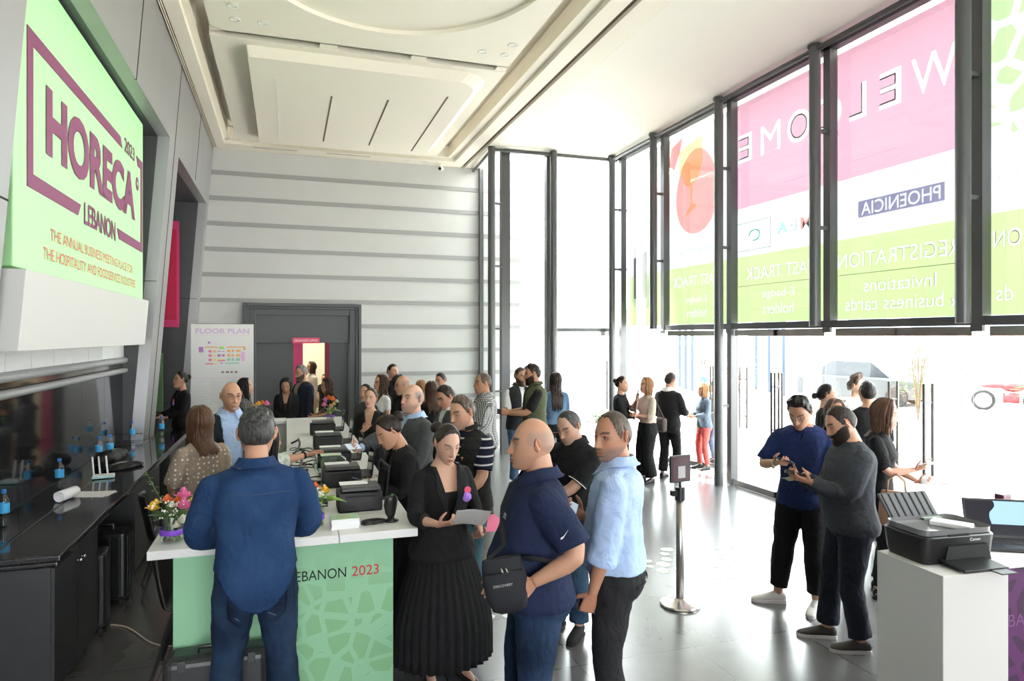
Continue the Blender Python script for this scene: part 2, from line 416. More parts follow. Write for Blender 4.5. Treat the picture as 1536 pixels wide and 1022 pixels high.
w.box((-1.10,13.78,CZ),(3.30,14.2,CZ+.3)); w.box((-1.1,13.70,CZ+.07),(3.3,13.78,CZ+.3))
w.box((-1.9,-8,CZ+.32),(3.95,14.3,CZ+.45))
w.box((3.95,12.75,CZ+.25),(6.9,12.85,CZ+.5)); 
struct(w.build('ceiling', [M_CEIL, M_CEIL2, M_VENT], bevel=.006), 'cream coffered ceiling with slot vents')
# panel with the big shallow circle
def coffer(mb, x0,x1,y0,y1,z0,z1): mb.box((x0,y0,z0),(x1,y1,z1))
w = MB()
n = 96; cx, cy = 1.05, 6.40
ring0 = [(cx+1.55*math.cos(2*PI*i/n), cy+1.78*math.sin(2*PI*i/n)) for i in range(n)]
def to_rect(px,py,x0,x1,y0,y1):
    dx,dy = px-cx,py-cy
    k = min(((x1-cx) if dx>0 else (x0-cx))/dx if abs(dx)>1e-6 else 1e9, ((y1-cy) if dy>0 else (y0-cy))/dy if abs(dy)>1e-6 else 1e9)
    return cx+dx*k, cy+dy*k
outer = [to_rect(*p,-.85,2.82,-2.9,8.72) for p in ring0]
V = [(x,y,CZ) for x,y in outer]+[(x,y,CZ) for x,y in ring0]+[(x,y,CZ+.05) for x,y in ring0]+[(x,y,CZ+.16) for x,y in outer]
F = []
for a in range(3):
    for i in range(n): F.append((a*n+i, a*n+(i+1)%n, (a+1)*n+(i+1)%n, (a+1)*n+i) if a != 2 else (3*n+i, 3*n+(i+1)%n, (i+1)%n, i))
F.append(tuple(2*n+i for i in range(n)))
w.add([v for v in V], F)
w.box((-.85,8.70,CZ),(2.82,8.72,CZ+.32)); w.box((-.85,-2.9,CZ+.1),(-.80,8.72,CZ+.32)); w.box((2.77,-2.9,CZ+.1),(2.82,8.72,CZ+.32))
for x0,x1 in ((.39,.60),(1.53,1.73),(2.68,2.82)): w.box((x0,8.72,CZ+.005),(x1,8.90,CZ+.3))
# second floating panel with a lowered tray and four narrow slots
w.box((-.88,8.88,CZ),(2.85,13.42,CZ+.3))
tz = CZ-.13
yA,yB,xA,xB = 9.08,13.05,-.46,2.52
def rr_poly(x0,x1,y0,y1,r,k=6):
    P=[]
    for (ax,ay,a0) in ((x1-r,y1-r,0),(x0+.02,y1-.02,90),(x0+.02,y0+.02,180),(x1-r,y0+r,270)):
        rad = r if a0 in (0,270) else .02
        for i in range(k+1):
            t=R(a0+90*i/k); P.append((ax+rad*math.cos(t), ay+rad*math.sin(t)))
    return P
lo = rr_poly(xA,xB,yA,yB,.35); hi = rr_poly(xA-.02,xB+.16,yA-.05,yB+.06,.4)
w.loft([[(x,y,CZ) for x,y in hi],[(x,y,tz) for x,y in lo]])
for x,a,b in ((-.13,9.7,12.7),(.62,10.2,12.6),(1.42,10.1,12.6),(2.22,9.7,12.75)):
    w.box((x-.012,a,tz-.004),(x+.012,b,tz+.01), 2 if x > .5 else 1)
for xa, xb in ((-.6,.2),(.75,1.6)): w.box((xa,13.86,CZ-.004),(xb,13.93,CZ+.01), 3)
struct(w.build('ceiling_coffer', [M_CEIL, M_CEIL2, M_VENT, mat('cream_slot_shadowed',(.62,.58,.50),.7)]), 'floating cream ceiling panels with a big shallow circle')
# recessed downlights
M_LAMP = mat('lamp_glow', (1,.9,.7), .4, emit=((1,.86,.6), .6))
dl_lab = ['recessed downlight by the vent side, nearest the frame top','second recessed downlight by the vent side','inner recessed downlight of the trio by the vent side',
 'recessed downlight of the window-side trio, innermost','recessed downlight of the window-side trio, close to the panel edge','recessed downlight of the window-side trio, towards the circle',
 'recessed downlight in the back border over the portal, outer one','recessed downlight in the back border over the portal, inner one','recessed downlight in the back border by the camera, inner one','recessed downlight in the back border by the camera, outer one']
for (x,y),lb in zip([(-.56,8.02),(-.56,8.36),(-.26,8.36),(2.36,8.33),(2.66,8.33),(2.66,8.02),(-.62,13.98),(-.28,13.98),(2.35,13.98),(2.72,13.98)], dl_lab):
    t = thing('downlight', lb, 'ceiling light', (x,y,CZ), 0, 'downlights in the coffered ceiling')
    MB().lathe([(.058,.0),(.062,-.006),(.048,-.007),(.040,.004),(.036,.03)], 20, cap=False).build('ring', M_WHITEM, t, True)
    MB().lathe([(.001,.006),(.036,.007)], 16, cap=False).build('lamp', M_LAMP, t)
# bullet security camera on the back border
t = thing('security_camera', 'white bullet security camera under the ceiling edge of the back wall', 'camera', (3.07,14.02,CZ-.005))
MB().cyl((0,0,0),(0,0,-.02),.035).build('mount', M_WHITEM, t, 'auto')
MB().cyl((0,0,-.02),(-.01,-.03,-.09),.012).build('bracket', M_WHITEM, t, 'auto')
MB().cyl((.03,.06,-.075),(-.05,-.10,-.12),.036).build('body', M_WHITEM, t, 'auto')
MB().cyl((-.05,-.10,-.12),(-.056,-.112,-.1234),.033).build('lens', M_BLACKPL, t, 'auto')

# ================================================================ glazed walls
GX, GY, RX = 6.45, 12.62, 3.98
ti = [0]
def trim(mb, label, mats=M_FRAME, smooth='auto', bevel=0):
    ti[0] += 1; return struct(mb.build('trim_%d' % ti[0], mats, None, smooth, bevel), label)
YS = [12.40,10.77,8.83,6.85,4.90,2.95,1.0]
names = ['corner','second','third','fourth','fifth','sixth','seventh','eighth','ninth','tenth','eleventh']
for i, y in enumerate(YS):
    low = 0 if i in (0,2) else 2.38
    t = MB().cyl((6.21,y,low),(6.21,y,CZ),.068,n=20)
    t.cyl((6.21,y,CZ-.03),(6.21,y,CZ+.0),.085,n=20)
    for z in (3.6,4.8) + ((1.2,) if i == 2 else ()): t.box((6.24,y-.025,z-.022),(GX,y+.025,z+.022))
    t.box((GX-.06,y-.055,low),(GX+.06,y+.055,CZ))
    trim(t, 'grey steel post of the long glass wall, the %s from the far corner' % names[i])
for (x,y,lab,mx_,my_) in ((4.95,12.40,'grey steel post in the middle of the far glass wall',4.95,GY),(3.70,12.45,'round grey steel post beside the banded back wall',4.02,GY)):
    t = MB().cyl((x,y,0),(x,y,CZ),.07,n=20); t.box((mx_-.085,my_-.07,0),(mx_+.085,my_+.07,CZ))
    for z in (1.2,2.4,3.6,4.8):
        a = Vector((x,y,z)); b = Vector((mx_,my_,z)); t.tube([a,b],.022,6)
    trim(t, lab)
t = MB(); t.box((3.93,14.1,0),(4.01,14.19,CZ)); trim(t, 'thin grey steel frame where glass meets the back wall')
# rails: head rail inside the ceiling line, transom above the doors
t = MB(); t.tube([(6.21,1.0,CZ-.06),(6.21,12.4,CZ-.06)],.035,10); trim(t,'grey head rail along the top of the long glass wall')
t = MB(); t.tube([(3.70,12.42,CZ-.06),(6.21,12.42,CZ-.06)],.03,10); trim(t,'grey head rail along the top of the far glass wall')
t = MB(); t.tube([(3.70,12.45,CZ-.06),(3.80,14.15,CZ-.06)],.03,10); trim(t,'grey head rail running to the back wall')
t = MB(); t.box((GX-.05,1.0,2.36),(GX+.05,10.77,2.45)); 
for y in YS[1:]:
    t.box((GX-.07,y-.06,2.30),(GX-.03,y+.06,2.36))
trim(t,'dark transom rail above the glass doors of the long wall')
t = MB(); t.box((4.98,GY-.04,2.35),(6.3,GY+.04,2.42)); trim(t,'dark transom rail above the far glass door')
t = MB(); t.box((GX-.06,1.0,CZ-.04),(GX+.06,GY,CZ+.02)); t.box((4.0,GY-.06,CZ-.04),(GX,GY+.06,CZ+.02)); trim(t,'dark frame under the ceiling along the glass')
# panes
wi = [0]
def pane(a, b, label):
    wi[0] += 1; return struct(MB().box(a, b).build('window_%d' % wi[0], M_GLASS), label)
for i in range(len(YS)-1):
    y1, y0 = (GY if i == 0 else YS[i]) - .06, YS[i+1] + .06
    pane((GX-.006,y0,2.45 if i else .02),(GX+.006,y1,CZ-.04), 'tall clear pane of the long glass wall, bay %d from the far corner' % (i+1))
pane((4.11,GY-.006,.02),(4.86,GY+.006,CZ-.04),'tall pane of the far glass wall beside the round post')
pane((5.04,GY-.006,2.42),(6.39,GY+.006,CZ-.04),'upper pane of the far glass wall near the corner')
pane((3.98,GY+.07,.02),(3.992,14.1,CZ-.04),'narrow pane running back to the banded wall')
# glass doors with tall bar handles
def glass_door(n, hinge, ang, width, label, hx):
    d = struct(MB().box((0,-.006,.02),(width,.006,2.33)).build('door_%d' % n, M_GLASS, loc=hinge, rot=(0,0,ang)), label)
    for s in (-1,1):
        h = MB(); h.cyl((hx,s*.06,.75),(hx,s*.06,1.75),.016,n=12)
        for z in (.95,1.55): h.cyl((hx,0,z),(hx,s*.06,z),.01,n=8)
        h.build('door_handle', mat('dark_steel',(.10,.095,.09),.4,.6), d, 'auto')
    b = MB(); b.box((0,-.02,.005),(width,.02,.09)); b.box((0,-.02,2.26),(width,.02,2.35)); b.build('door_rail', M_STEEL, d)
glass_door(2, (GX,8.74,0), R(-90), .94, 'closed glass entrance door behind the man in navy scrubs, far leaf', .87)
glass_door(3, (GX,6.93,0), R(90), .94, 'closed glass entrance door behind the man in navy scrubs, near leaf', .87)
glass_door(4, (GX,6.75,0), R(-90), .90, 'glass entrance door behind the tan bag, far leaf', .83)
glass_door(5, (GX,4.98,0), R(90), .90, 'glass entrance door behind the printer, near leaf', .50)
glass_door(6, (GX,10.68,0), R(-58), .92, 'glass entrance door standing ajar by the man in the black suit', .82)
glass_door(7, (GX,8.92,0), R(38), .92, 'glass entrance door standing open outwards beside the third post', .82)
glass_door(8, (GX,4.80,0), R(-90), .90, 'glass entrance door behind the laptop', .83)
glass_door(9, (5.06,GY,0), 0, 1.28, 'glass door in the far glass wall', 1.18)

# ================================================================ printed banners hanging outside the glass
B_PINK = film_mat('pink_banner_film', (.96,.53,.69), .85, 0, .128); B_GREEN = film_mat('lime_banner_film', (.76,.98,.46), .85, 0, .128); B_WHITE = film_mat('white_banner_film', (.97,.97,.97), .85, 0, .155)
INK = dict(trans=.96, pass_=.97)
B_INK = film_mat('grey_banner_ink', (.72,.73,.80), **INK); B_NAVY = film_mat('navy_banner_ink', (.30,.29,.45), **INK)
B_RED = film_mat('red_banner_ink', (.97,.42,.42), **INK); B_TEAL = film_mat('teal_banner_ink', (.45,.82,.78), **INK); B_YEL = film_mat('yellow_banner_ink', (1,.88,.45), **INK)
B_PURP = film_mat('violet_banner_ink', (.80,.74,.92), **INK); B_LEAF = film_mat('pale_lime_banner_ink', (.82,.93,.60), **INK)
BX = 6.60
def banner(name, label, y0, y1, z0, z1, colmat, texts=(), z=0):
    """one printed field; texts are cut out as white lettering; text runs along +Y (read from the street)"""
    T = [t for t in texts]
    V, F = holed_panel((y0,z0,y1,z1), T)
    mb = MB(); mb.add([(BX, p[0], p[1]) for p in V], F, 0)
    for s_,x,y,w_,h_,bold in T:
        add_text(mb, s_, (BX,x,y), (0,1,0), (0,0,1), w_, h_, bold, mi=1)
    return mb.build(name, [colmat, B_WHITE])
def ink(parent, name, s, y, z, w, h, m, bold=.01, dx=-.004):
    mb = MB(); add_text(mb, s, (BX+dx,y,z), (0,1,0), (0,0,1), w, h, bold); return mb.build(name, m, parent)
zG, zW, zT = 2.46, 3.46, 4.20
# bay B (Y 4.9-6.85)
def field(y0,y1): return y0+.0, y1-.0
def bay(y0, y1, label, green_texts, pink_texts, whites):
    root = thing('street_banner', label, 'banner', (0,0,0), 0, 'printed banners on the glass front')
    b = banner('lime_field','',y0,y1,zG,zW,B_GREEN,green_texts); b.parent = root
    b = MB().add([(BX,y0,zW),(BX,y1,zW),(BX,y1,zT),(BX,y0,zT)],[(0,1,2,3)]).build('white_field', B_WHITE, root)
    if pink_texts is not None:
        b = banner('pink_field','',y0,y1,zT,CZ-.06,B_PINK,pink_texts); b.parent = root
    for a in whites: ink(root, 'lettering', *a)
    return root
# WELCOME runs over the two pink bays, read from outside: letters advance along +Y
r_ = bay(5.0, 9.04, 'pink, white and lime banner reading WELCOME, seen mirrored from behind',
    [('REGISTRATION',5.24,3.10,1.65,.175,.012),('Invitations',5.51,2.79,.97,.15,.012),('& business cards',5.21,2.57,1.55,.155,.012),('FAST TRACK',7.33,3.10,1.35,.175,.012),('E-badge',7.66,2.79,.67,.14,.012),('holders',7.68,2.58,.64,.15,.012)],
    [('W',5.27,4.90,.55,.42,0),('E',5.95,4.90,.30,.42,.016),('L',6.44,4.90,.26,.42,.016),('C',6.82,4.89,.44,.44,.016),('O',7.36,4.89,.44,.44,.016),('M',7.94,4.90,.42,.42,0),('E',8.56,4.90,.32,.42,.016)],
    [('OFFICIAL HOTEL',5.71,4.04,.73,.065,B_INK,.0),('BEIRUT',5.85,3.58,.26,.05,B_INK,.0),('OFFICIAL CARRIER',7.30,4.06,.72,.055,B_INK,0),('OFFICIAL INSURER',8.18,4.04,.74,.055,B_INK,0),('M',7.34,3.70,.20,.16,B_RED,.02),('E',7.60,3.70,.14,.16,B_INK,.02),('A',7.80,3.70,.20,.16,B_TEAL,.02)])
V,F = holed_panel((5.41,3.69,6.56,3.89), [('PHOENICIA',5.46,3.715,1.05,.15,.02)])
MB().add([(BX-.004,p[0],p[1]) for p in V],F).build('logo_plate', B_NAVY, r_)
MB().box((BX-.005,5.05,3.01),(BX-.003,6.90,3.016)).build('rule', B_WHITE, r_)
fr = MB(); 
for a,b in (((8.14,3.54),(8.94,3.552)),((8.14,3.96),(8.94,3.972)),((8.14,3.54),(8.152,3.97)),((8.928,3.54),(8.94,3.97))): fr.box((BX-.005,a[0],a[1]),(BX-.003,b[0],b[1]))
fr.build('logo_frame', B_INK, r_)
sw = MB(); sw.tube([(BX-.004,8.5+.12*math.cos(t),3.76+.08*math.sin(t)) for t in np.linspace(0,5,14)],.01,6); sw.build('logo_swirl', B_TEAL, r_)
MB().box((BX-.005,7.2,3.01),(BX-.003,8.95,3.016)).build('rule', B_WHITE, r_)
r_ = bay(9.10, 10.98, 'white and lime banner with a red fruit cocktail illustration',
    [('FAST TRACK',9.42,3.12,1.32,.175,.012),('E-badge',9.72,2.80,.60,.14,.012),('holders',9.72,2.58,.60,.15,.012)], None,
    [('hospitality',9.44,3.66,.72,.15,B_TEAL,.0),('news',10.2,3.66,.42,.11,B_INK,.02)])
MB().add([(BX,9.10,zT),(BX,10.98,zT),(BX,10.98,CZ-.06),(BX,9.10,CZ-.06)],[(0,1,2,3)]).build('white_field', B_WHITE, r_)
def flat(poly, name, m, dx):
    MB().add([(BX+dx,y,z) for y,z in poly],[tuple(range(len(poly)))]).build(name, m, r_)
flat([(10.02+.62*math.cos(t)*(1-.12*math.sin(t)),4.72+.72*math.sin(t)) for t in np.linspace(0,2*PI,40)[:-1]],'fruit_shape',B_RED,-.004)
flat([(9.85,5.62),(10.55,5.50),(10.52,5.15),(10.35,4.88),(10.20,4.83),(10.17,4.52),(10.40,4.30),(9.98,4.48),(10.12,4.54),(10.12,4.85),(9.94,4.95),(9.82,5.2)],'glass_shape',B_YEL,-.008)
flat([(10.42,5.74),(10.80,5.62),(10.88,5.34),(10.70,5.22),(10.52,5.5)],'slice_shape',B_RED,-.008)
r_ = bay(11.04, 12.52, 'faint white banner with a violet jug shape by the far corner', [], None, [])
MB().add([(BX,11.04,zT),(BX,12.52,zT),(BX,12.52,CZ-.06),(BX,11.04,CZ-.06)],[(0,1,2,3)]).build('white_field', B_WHITE, r_)
flat([(11.55,4.15),(12.15,4.1),(12.4,3.7),(12.35,3.0),(12.1,2.8),(11.55,2.8)],'jug_shape',B_PURP,-.004)
flat([(11.7,3.9),(12.2,3.8),(12.2,3.0),(11.7,3.0)],'jug_shape',B_WHITE,-.008)
# nearest bay: white with green lattice
r_ = bay(3.0, 4.96, 'white banner with a pale green lattice and ON on its lime strip',
    [('ON',4.62,3.12,.27,.17,.02),('ds',4.70,2.60,.16,.15,.012)], None, [('LE CORDON BLEU',3.85,3.78,1.05,.09,B_INK,0)])
r_['category'] = 'banner'
m = film_mat('green_lattice_film', (.80,.92,.66), .85); nt = m.node_tree; N_, L_ = nt.nodes, nt.links
tc = N_.new('ShaderNodeTexCoord'); vo = N_.new('ShaderNodeTexVoronoi'); vo.feature = 'DISTANCE_TO_EDGE'; vo.inputs['Scale'].default_value = 3.6; L_.new(tc.outputs['Object'], vo.inputs['Vector'])
st = N_.new('ShaderNodeMath'); st.operation = 'GREATER_THAN'; st.inputs[1].default_value = .14; L_.new(vo.outputs['Distance'], st.inputs[0])
mm = N_.new('ShaderNodeMix'); mm.data_type = 'RGBA'; mm.inputs[6].default_value = (.95,.95,.95,1); mm.inputs[7].default_value = (.66,.86,.48,1); L_.new(st.outputs[0], mm.inputs[0])
dk = N_.new('ShaderNodeVectorMath'); dk.operation = 'SCALE'; dk.inputs['Scale'].default_value = .13; L_.new(mm.outputs[2], dk.inputs[0])
for nd in list(N_):
    if nd.type == 'BSDF_DIFFUSE': L_.new(mm.outputs[2], nd.inputs['Color'])
    if nd.type == 'BSDF_TRANSLUCENT': L_.new(dk.outputs[0], nd.inputs['Color'])
MB().add([(BX,3.0,zT),(BX,4.96,zT),(BX,4.96,CZ-.06),(BX,3.0,CZ-.06)],[(0,1,2,3)]).build('lattice_field', m, r_)

# ================================================================ stickers on the floor
def sticker(name, label, cx, cy, rx, ry, m, seed):
    rg = random.Random(seed); mb = MB()
    for i in range(-6,7):
        for j in range(-6,7):
            x = (i + .5*(j%2))*.17 + rg.uniform(-.03,.03); y = j*.15 + rg.uniform(-.03,.03)
            if (x/rx)**2+(y/ry)**2 > 1: continue
            k = rg.choice([5,6,6,7]); a0 = rg.random()*PI; rad = rg.uniform(.04,.078)
            P = [(cx+x+rad*rg.uniform(.85,1.15)*math.cos(a0+2*PI*q/k), cy+y+rad*rg.uniform(.85,1.15)*math.sin(a0+2*PI*q/k)) for q in range(k)]
            mb.prism(P,(0,0,.0005),(1,0,0),(0,1,0),.0015)
    return tag(mb.build(name, m), label, 'floor sticker')
sticker('floor_sticker','white honeycomb floor sticker beside the white sneaker of the man in teal jeans',1.72,5.55,.62,.45,mat('white_vinyl',(.8,.8,.78),.4),3)
sticker('floor_sticker','pale honeycomb floor sticker in the bright open floor by the sign post',4.05,5.9,.7,.5,mat('pale_green_vinyl',(.62,.72,.55),.35),5)
mb = MB(); mb.box((2.05,7.55,.0005),(2.5,8.3,.002)); tag(mb.build('floor_sticker', mat('pink_vinyl',(.72,.12,.26),.4)),'pink floor sticker behind the man in the navy polo','floor sticker')
# ================================================================ sign box in the left niche
SX = -1.62
s = MB().box((SX-.22,5.02,2.69),(SX,9.07,4.77)).build('show_sign', mat('mint_sign_fabric',(.50,.90,.47),.55), bevel=.01)
tag(s, 'large mint green sign reading HORECA LEBANON 2023 on the left wall', 'sign')
fx = SX + .006; UY, UZ = (0,1,0), (0,0,1)
def bars(mb, polys):
    for P in polys: mb.prism(P, (SX,0,0), UY, UZ, .006)
f = MB()
bars(f, [[(5.25,3.24),(5.36,3.24),(5.36,4.30),(5.25,4.30)],[(5.36,4.20),(7.98,4.20),(7.90,4.30),(5.36,4.30)],
         [(5.36,3.24),(6.40,3.24),(6.48,3.34),(5.36,3.34)],[(7.84,3.24),(9.01,3.24),(9.01,3.34),(7.76,3.34)],
         [(8.92,3.34),(9.01,3.34),(9.01,4.20),(8.92,4.20)],[(8.76,4.20),(9.01,4.20),(9.01,4.30),(8.68,4.30)]])
f.build('frame_print', M_PLUM, s)
t = MB(); add_text(t,'HORECA',(fx,5.62,3.54),UY,UZ,2.98,.50,.045); t.build('title_lettering',M_PLUM,s)
t = MB(); add_text(t,'LEBANON',(fx,6.58,3.195),UY,UZ,1.10,.19,.02); t.build('town_lettering',M_PLUM,s)
t = MB(); add_text(t,'2023',(fx,8.08,4.20),UY,UZ,.50,.15,.01); t.build('year_lettering',M_PLUM,s)
for line,y0_,z0_,wd_ in (('THE ANNUAL BUSINESS MEETING PLACE FOR',5.72,2.945,2.75),('THE HOSPITALITY AND FOODSERVICE INDUSTRIES',5.56,2.795,3.05)):
    wid = text_mesh(line)[2][0]; pos = 0; words_ = line.split(' ')
    for k_,wrd in enumerate(words_):
        ww_ = text_mesh(wrd)[2][0]; pos = text_mesh(' '.join(words_[:k_+1]))[2][0]-ww_
        t = MB(); add_text(t,wrd,(fx,y0_+wd_*pos/wid,z0_),UY,UZ,wd_*ww_/wid,.085,.0); t.build('tagline_lettering',M_CORAL,s)
t = MB(); t.prism([(8.73+.075*math.cos(a),3.99+.075*math.sin(a)) for a in np.linspace(0,2*PI,25)[:-1]],(SX,0,0),UY,UZ,.006); t.build('badge_print',M_PLUM,s)
t = MB(); add_text(t,'ME',(fx+.002,8.685,3.965),UY,UZ,.09,.05,.01); t.build('badge_lettering',M_MINT,s)
# white box ledge under the sign
b = MB(); b.hexa([(-1.96,4.84,2.16),(-1.535,4.84,2.16),(-1.535,8.71,2.16),(-1.96,8.71,2.16)],[(-1.96,4.84,2.66),(-1.495,4.84,2.66),(-1.495,8.71,2.66),(-1.96,8.71,2.66)])
tag(b.build('sign_ledge', mat('ledge_paint',(.60,.60,.59),.6), bevel=.004), 'white box ledge carrying the mint green sign', 'ledge')
# tiled strip, mouldings and glossy splashback
w = MB()
for k in range(9):
    y = NY0 + .02 + k*.55
    if y+.54 < NY1+.1: w.box((NB,y,1.99),(NB+.03,min(y+.54,NY1),2.165))
struct(w.build('trim_splash_tiles', mat('white_tile',(.74,.75,.76),.3), bevel=.003), 'row of white panels under the sign ledge')
w = MB(); w.tube([(NB+.04,NY0,1.955),(NB+.04,NY1,1.955)],.04,10); w.tube([(NB+.045,NY0,1.83),(NB+.045,NY1,1.83)],.034,10); w.box((NB,NY0,1.80),(NB+.03,NY1,1.86)); w.box((NB,NY0,1.925),(NB+.03,NY1,1.99))
struct(w.build('trim_splash_rail', M_MOULD, smooth='auto'), 'two pale grey mouldings above the black back panels')
w = MB(); w.box((NB,NY0,1.86),(NB+.02,NY1,1.925))
struct(w.build('trim_splash_mirror', mat('bronze_mirror',(.10,.085,.07),.08,.6)), 'narrow mirrored strip between the mouldings')
w = MB()
ys = [NY0,5.35,6.15,7.0,7.85,8.75,NY1]
for a,c in zip(ys,ys[1:]): w.box((NB,a+.003,.95),(NB+.018,c-.003,1.80))
struct(w.build('wall_splashback', M_GLOSSBLACK), 'glossy black back panels over the granite counter')

# ---- back counter: granite worktop on cabinets
w = MB(); w.box((NB+.02,4.75,.905),(-1.66,9.655,.95)); w.box((-1.66,4.70,.905),(-1.275,10.35,.95)); w.box((-1.66,4.72,.87),(-1.295,10.33,.905))
tag(w.build('granite_worktop', M_GRANITE, bevel=.012, seg=3), 'long polished black granite worktop along the left wall', 'worktop')
def knob(mb, x, y, z):
    mb.cyl((x,y,z),(x+.018,y,z),.006,n=8); mb.ball((x+.024,y,z),.012,10)
def cabinet(label, y0, y1, doors, xb=-1.94):
    t = thing('base_cabinet', label, 'cabinet', (0,(y0+y1)/2,0)); c = (y0+y1)/2
    MB().box((xb,y0-c,.09),(-1.34,y1-c,.868)).build('carcass', M_CABINET, t, bevel=.003)
    MB().box((xb+.02,y0-c+.01,0),(-1.39,y1-c-.01,.09)).build('plinth', M_BLACKMT, t)
    n = len(doors); 
    for k,(side) in enumerate(doors):
        a = y0-c + (y1-y0)*k/n; e = y0-c + (y1-y0)*(k+1)/n
        d = MB().box((-1.34,a+.003,.10),(-1.32,e-.003,.862)).build('door', M_CABINET, t, bevel=.002)
        kb = MB(); knob(kb,-1.32, (e-.045) if side=='r' else (a+.045), .77); kb.build('knob', M_CHROME, d, True)
cabinet('charcoal base cabinet at the near end of the granite worktop', 4.74, 5.73, 'rl')
cabinet('charcoal base cabinet in the middle of the granite worktop', 7.0, 8.3, 'rl')
cabinet('charcoal base cabinet at the far end under the granite worktop', 9.0, 10.3, 'rl', -1.68)

# ---- bottles
M_PET = glass_mat('clear_pet', (.90,.94,.97), .10); M_BLUECAP = mat('blue_bottle_cap',(.03,.20,.62),.35); M_LABEL = mat('blue_bottle_label',(.06,.42,.80),.45)
M_WATER = M_PET
def bottle():
    t = thing('water_bottle','', 'bottle')
    MB().lathe([(.018,0),(.031,.004),(.033,.02),(.030,.035),(.033,.05),(.030,.065),(.033,.08),(.033,.17),(.030,.19),(.018,.215),(.013,.225),(.013,.238)],20).build('body', M_PET, t, True)
    MB().lathe([(.0338,.10),(.0345,.102),(.0345,.163),(.0338,.165)],20,cap=False).build('label', M_LABEL, t, True)
    MB().lathe([(.0150,.234),(.0155,.236),(.0155,.255),(.013,.258)],16).build('cap', M_BLUECAP, t, 'auto')
    return t
b0 = bottle()
spots = [(-1.83,5.50,'blue capped water bottle nearest the camera on the granite worktop'),(-1.84,6.74,'water bottle standing right behind the rolled white paper'),
 (-1.78,8.22,'front bottle of the pair behind the black bag'),(-1.86,8.10,'rear bottle of the pair behind the black bag'),
 (-1.80,9.42,'water bottle in the corner of the niche by the metal strip'),(-1.545,9.86,'water bottle alone at the far end of the granite worktop')]
for i,(x,y,lb) in enumerate(spots):
    g = 'water bottles on the granite worktop'
    if i == 0: b0.location = (x,y,.95); tag(b0, lb, None, g)
    else: dup(b0,(x,y,.95),i*.7,lb,g)
# ---- rolled paper, sheets, router, bags
t = thing('paper_roll','curled roll of white paper on the granite worktop','paper',(-1.66,6.28,.95),R(72))
P=[]; 
for i in range(40):
    a = i/39*4.2*PI; r = .035+.010*i/39; P.append((r*math.cos(a), r*math.sin(a)+.046))
mb = MB(); V=[]; F=[]
for i,(a,b) in enumerate(P): V += [(-.1,a,b),(.1,a,b)]
for i in range(len(P)-1): F.append((2*i,2*i+1,2*i+3,2*i+2))
o = mb.add(V,F).build('sheet', M_PAPER, t, True); sm = o.modifiers.new('thick','SOLIDIFY'); sm.thickness=.0012
mb = MB(); 
for k in range(2): mb.cbox((0,0,.001+.0016*k),(.20,.30,.0012),0,Matrix.Translation((0,0,0)) @ Matrix.Rotation(R(70+14*k),4,'Z'))
tag(mb.build('paper_sheets', M_PAPER, loc=(-1.52,6.42,.9503)), 'loose white sheets lying beside the curled paper roll','paper')
t = thing('wifi_router','white wifi router with three upright antennas','router',(-1.60,7.15,.95),R(-80))
MB().box((-.05,-.09,.004),(.08,.09,.03)).build('body', M_WHITE, t, bevel=.01)
MB().box((.078,-.085,.008),(.082,.085,.026)).build('front_strip', mat('teal_strip',(.35,.65,.62),.4), t)
for y in (-.08,-.03,.03): MB().tube([(-.05,y,.012),(-.06,y-.015,.19)],[.009,.007],8).build('antenna', M_WHITE, t, True)
def soft_bag(name,label,loc,rz,size,seed):
    mb = MB(); rg = random.Random(seed)
    for k in range(7): mb.ball((rg.uniform(-.3,.3)*size[0],rg.uniform(-.3,.3)*size[1],size[2]*rg.uniform(.32,.5)),(size[0]*.36,size[1]*.36,size[2]*.42),14)
    me = remesh(mb,.012,5,.03,.08); c = coords(me); c[:,2] = np.maximum(c[:,2], c[:,2].min()+.012); c[:,2] -= c[:,2].min(); me.vertices.foreach_set('co', c.ravel())
    t = thing(name,label,'bag',loc,rz)
    link('body', me, mat('black_nylon',(.012,.012,.013),.6,bump=(90,.3)), t, True)
    st = MB(); st.tube([(size[0]*.3*math.cos(a)+.05,size[1]*.55*math.sin(a),.012+.03*abs(math.sin(a*1.5))) for a in np.linspace(-.4,2.2,16)],.008,6,flat=.5); st.build('strap', M_BLACKMT, t, True)
    z = MB(); z.tube([(-size[0]*.3,0,size[2]*.80),(0,.01,size[2]*.88),(size[0]*.3,0,size[2]*.80)],.004,5); z.build('zip', M_STEEL, t, True)
soft_bag('backpack','slumped black backpack against the glossy panels on the worktop',(-1.68,7.95,.95),R(80),(.40,.24,.16),3)
soft_bag('shoulder_bag','flat black bag lying behind the white router',(-1.56,7.62,.95),R(60),(.36,.22,.06),9)

# ---- suitcases in the knee space
M_CASE = mat('black_suitcase_shell',(.014,.014,.015),.4,bump=(50,.2))
def suitcase(label,loc,rz):
    t = thing('suitcase',label,'suitcase',loc,rz,'suitcases under the worktop')
    MB().box((-.20,-.12,.05),(.20,.12,.62)).build('shell', M_CASE, t, bevel=.035, seg=3)
    r = MB()
    for k in range(5): r.box((-.15+.07*k,-.128,.08),(-.125+.07*k,-.118,.58))
    for k in range(3): r.box((.196,-.08+.06*k,.08),(.205,-.06+.06*k,.58))
    r.build('ribs', M_BLACKPL, t, bevel=.004)
    h = MB(); h.tube([(-.07,0,.61),(-.07,0,.66),(.07,0,.66),(.07,0,.61)],.012,8); h.build('handle', M_BLACKPL, t, 'auto')
    for x in (-.16,.16):
        for y in (-.08,.08): MB().cyl((x-.012,y,.03),(x+.012,y,.03),.03,n=14).build('wheel', M_BLACKMT, t, 'auto')
suitcase('black ribbed suitcase beside the near cabinet in the knee space',(-1.50,5.94,0),R(4))
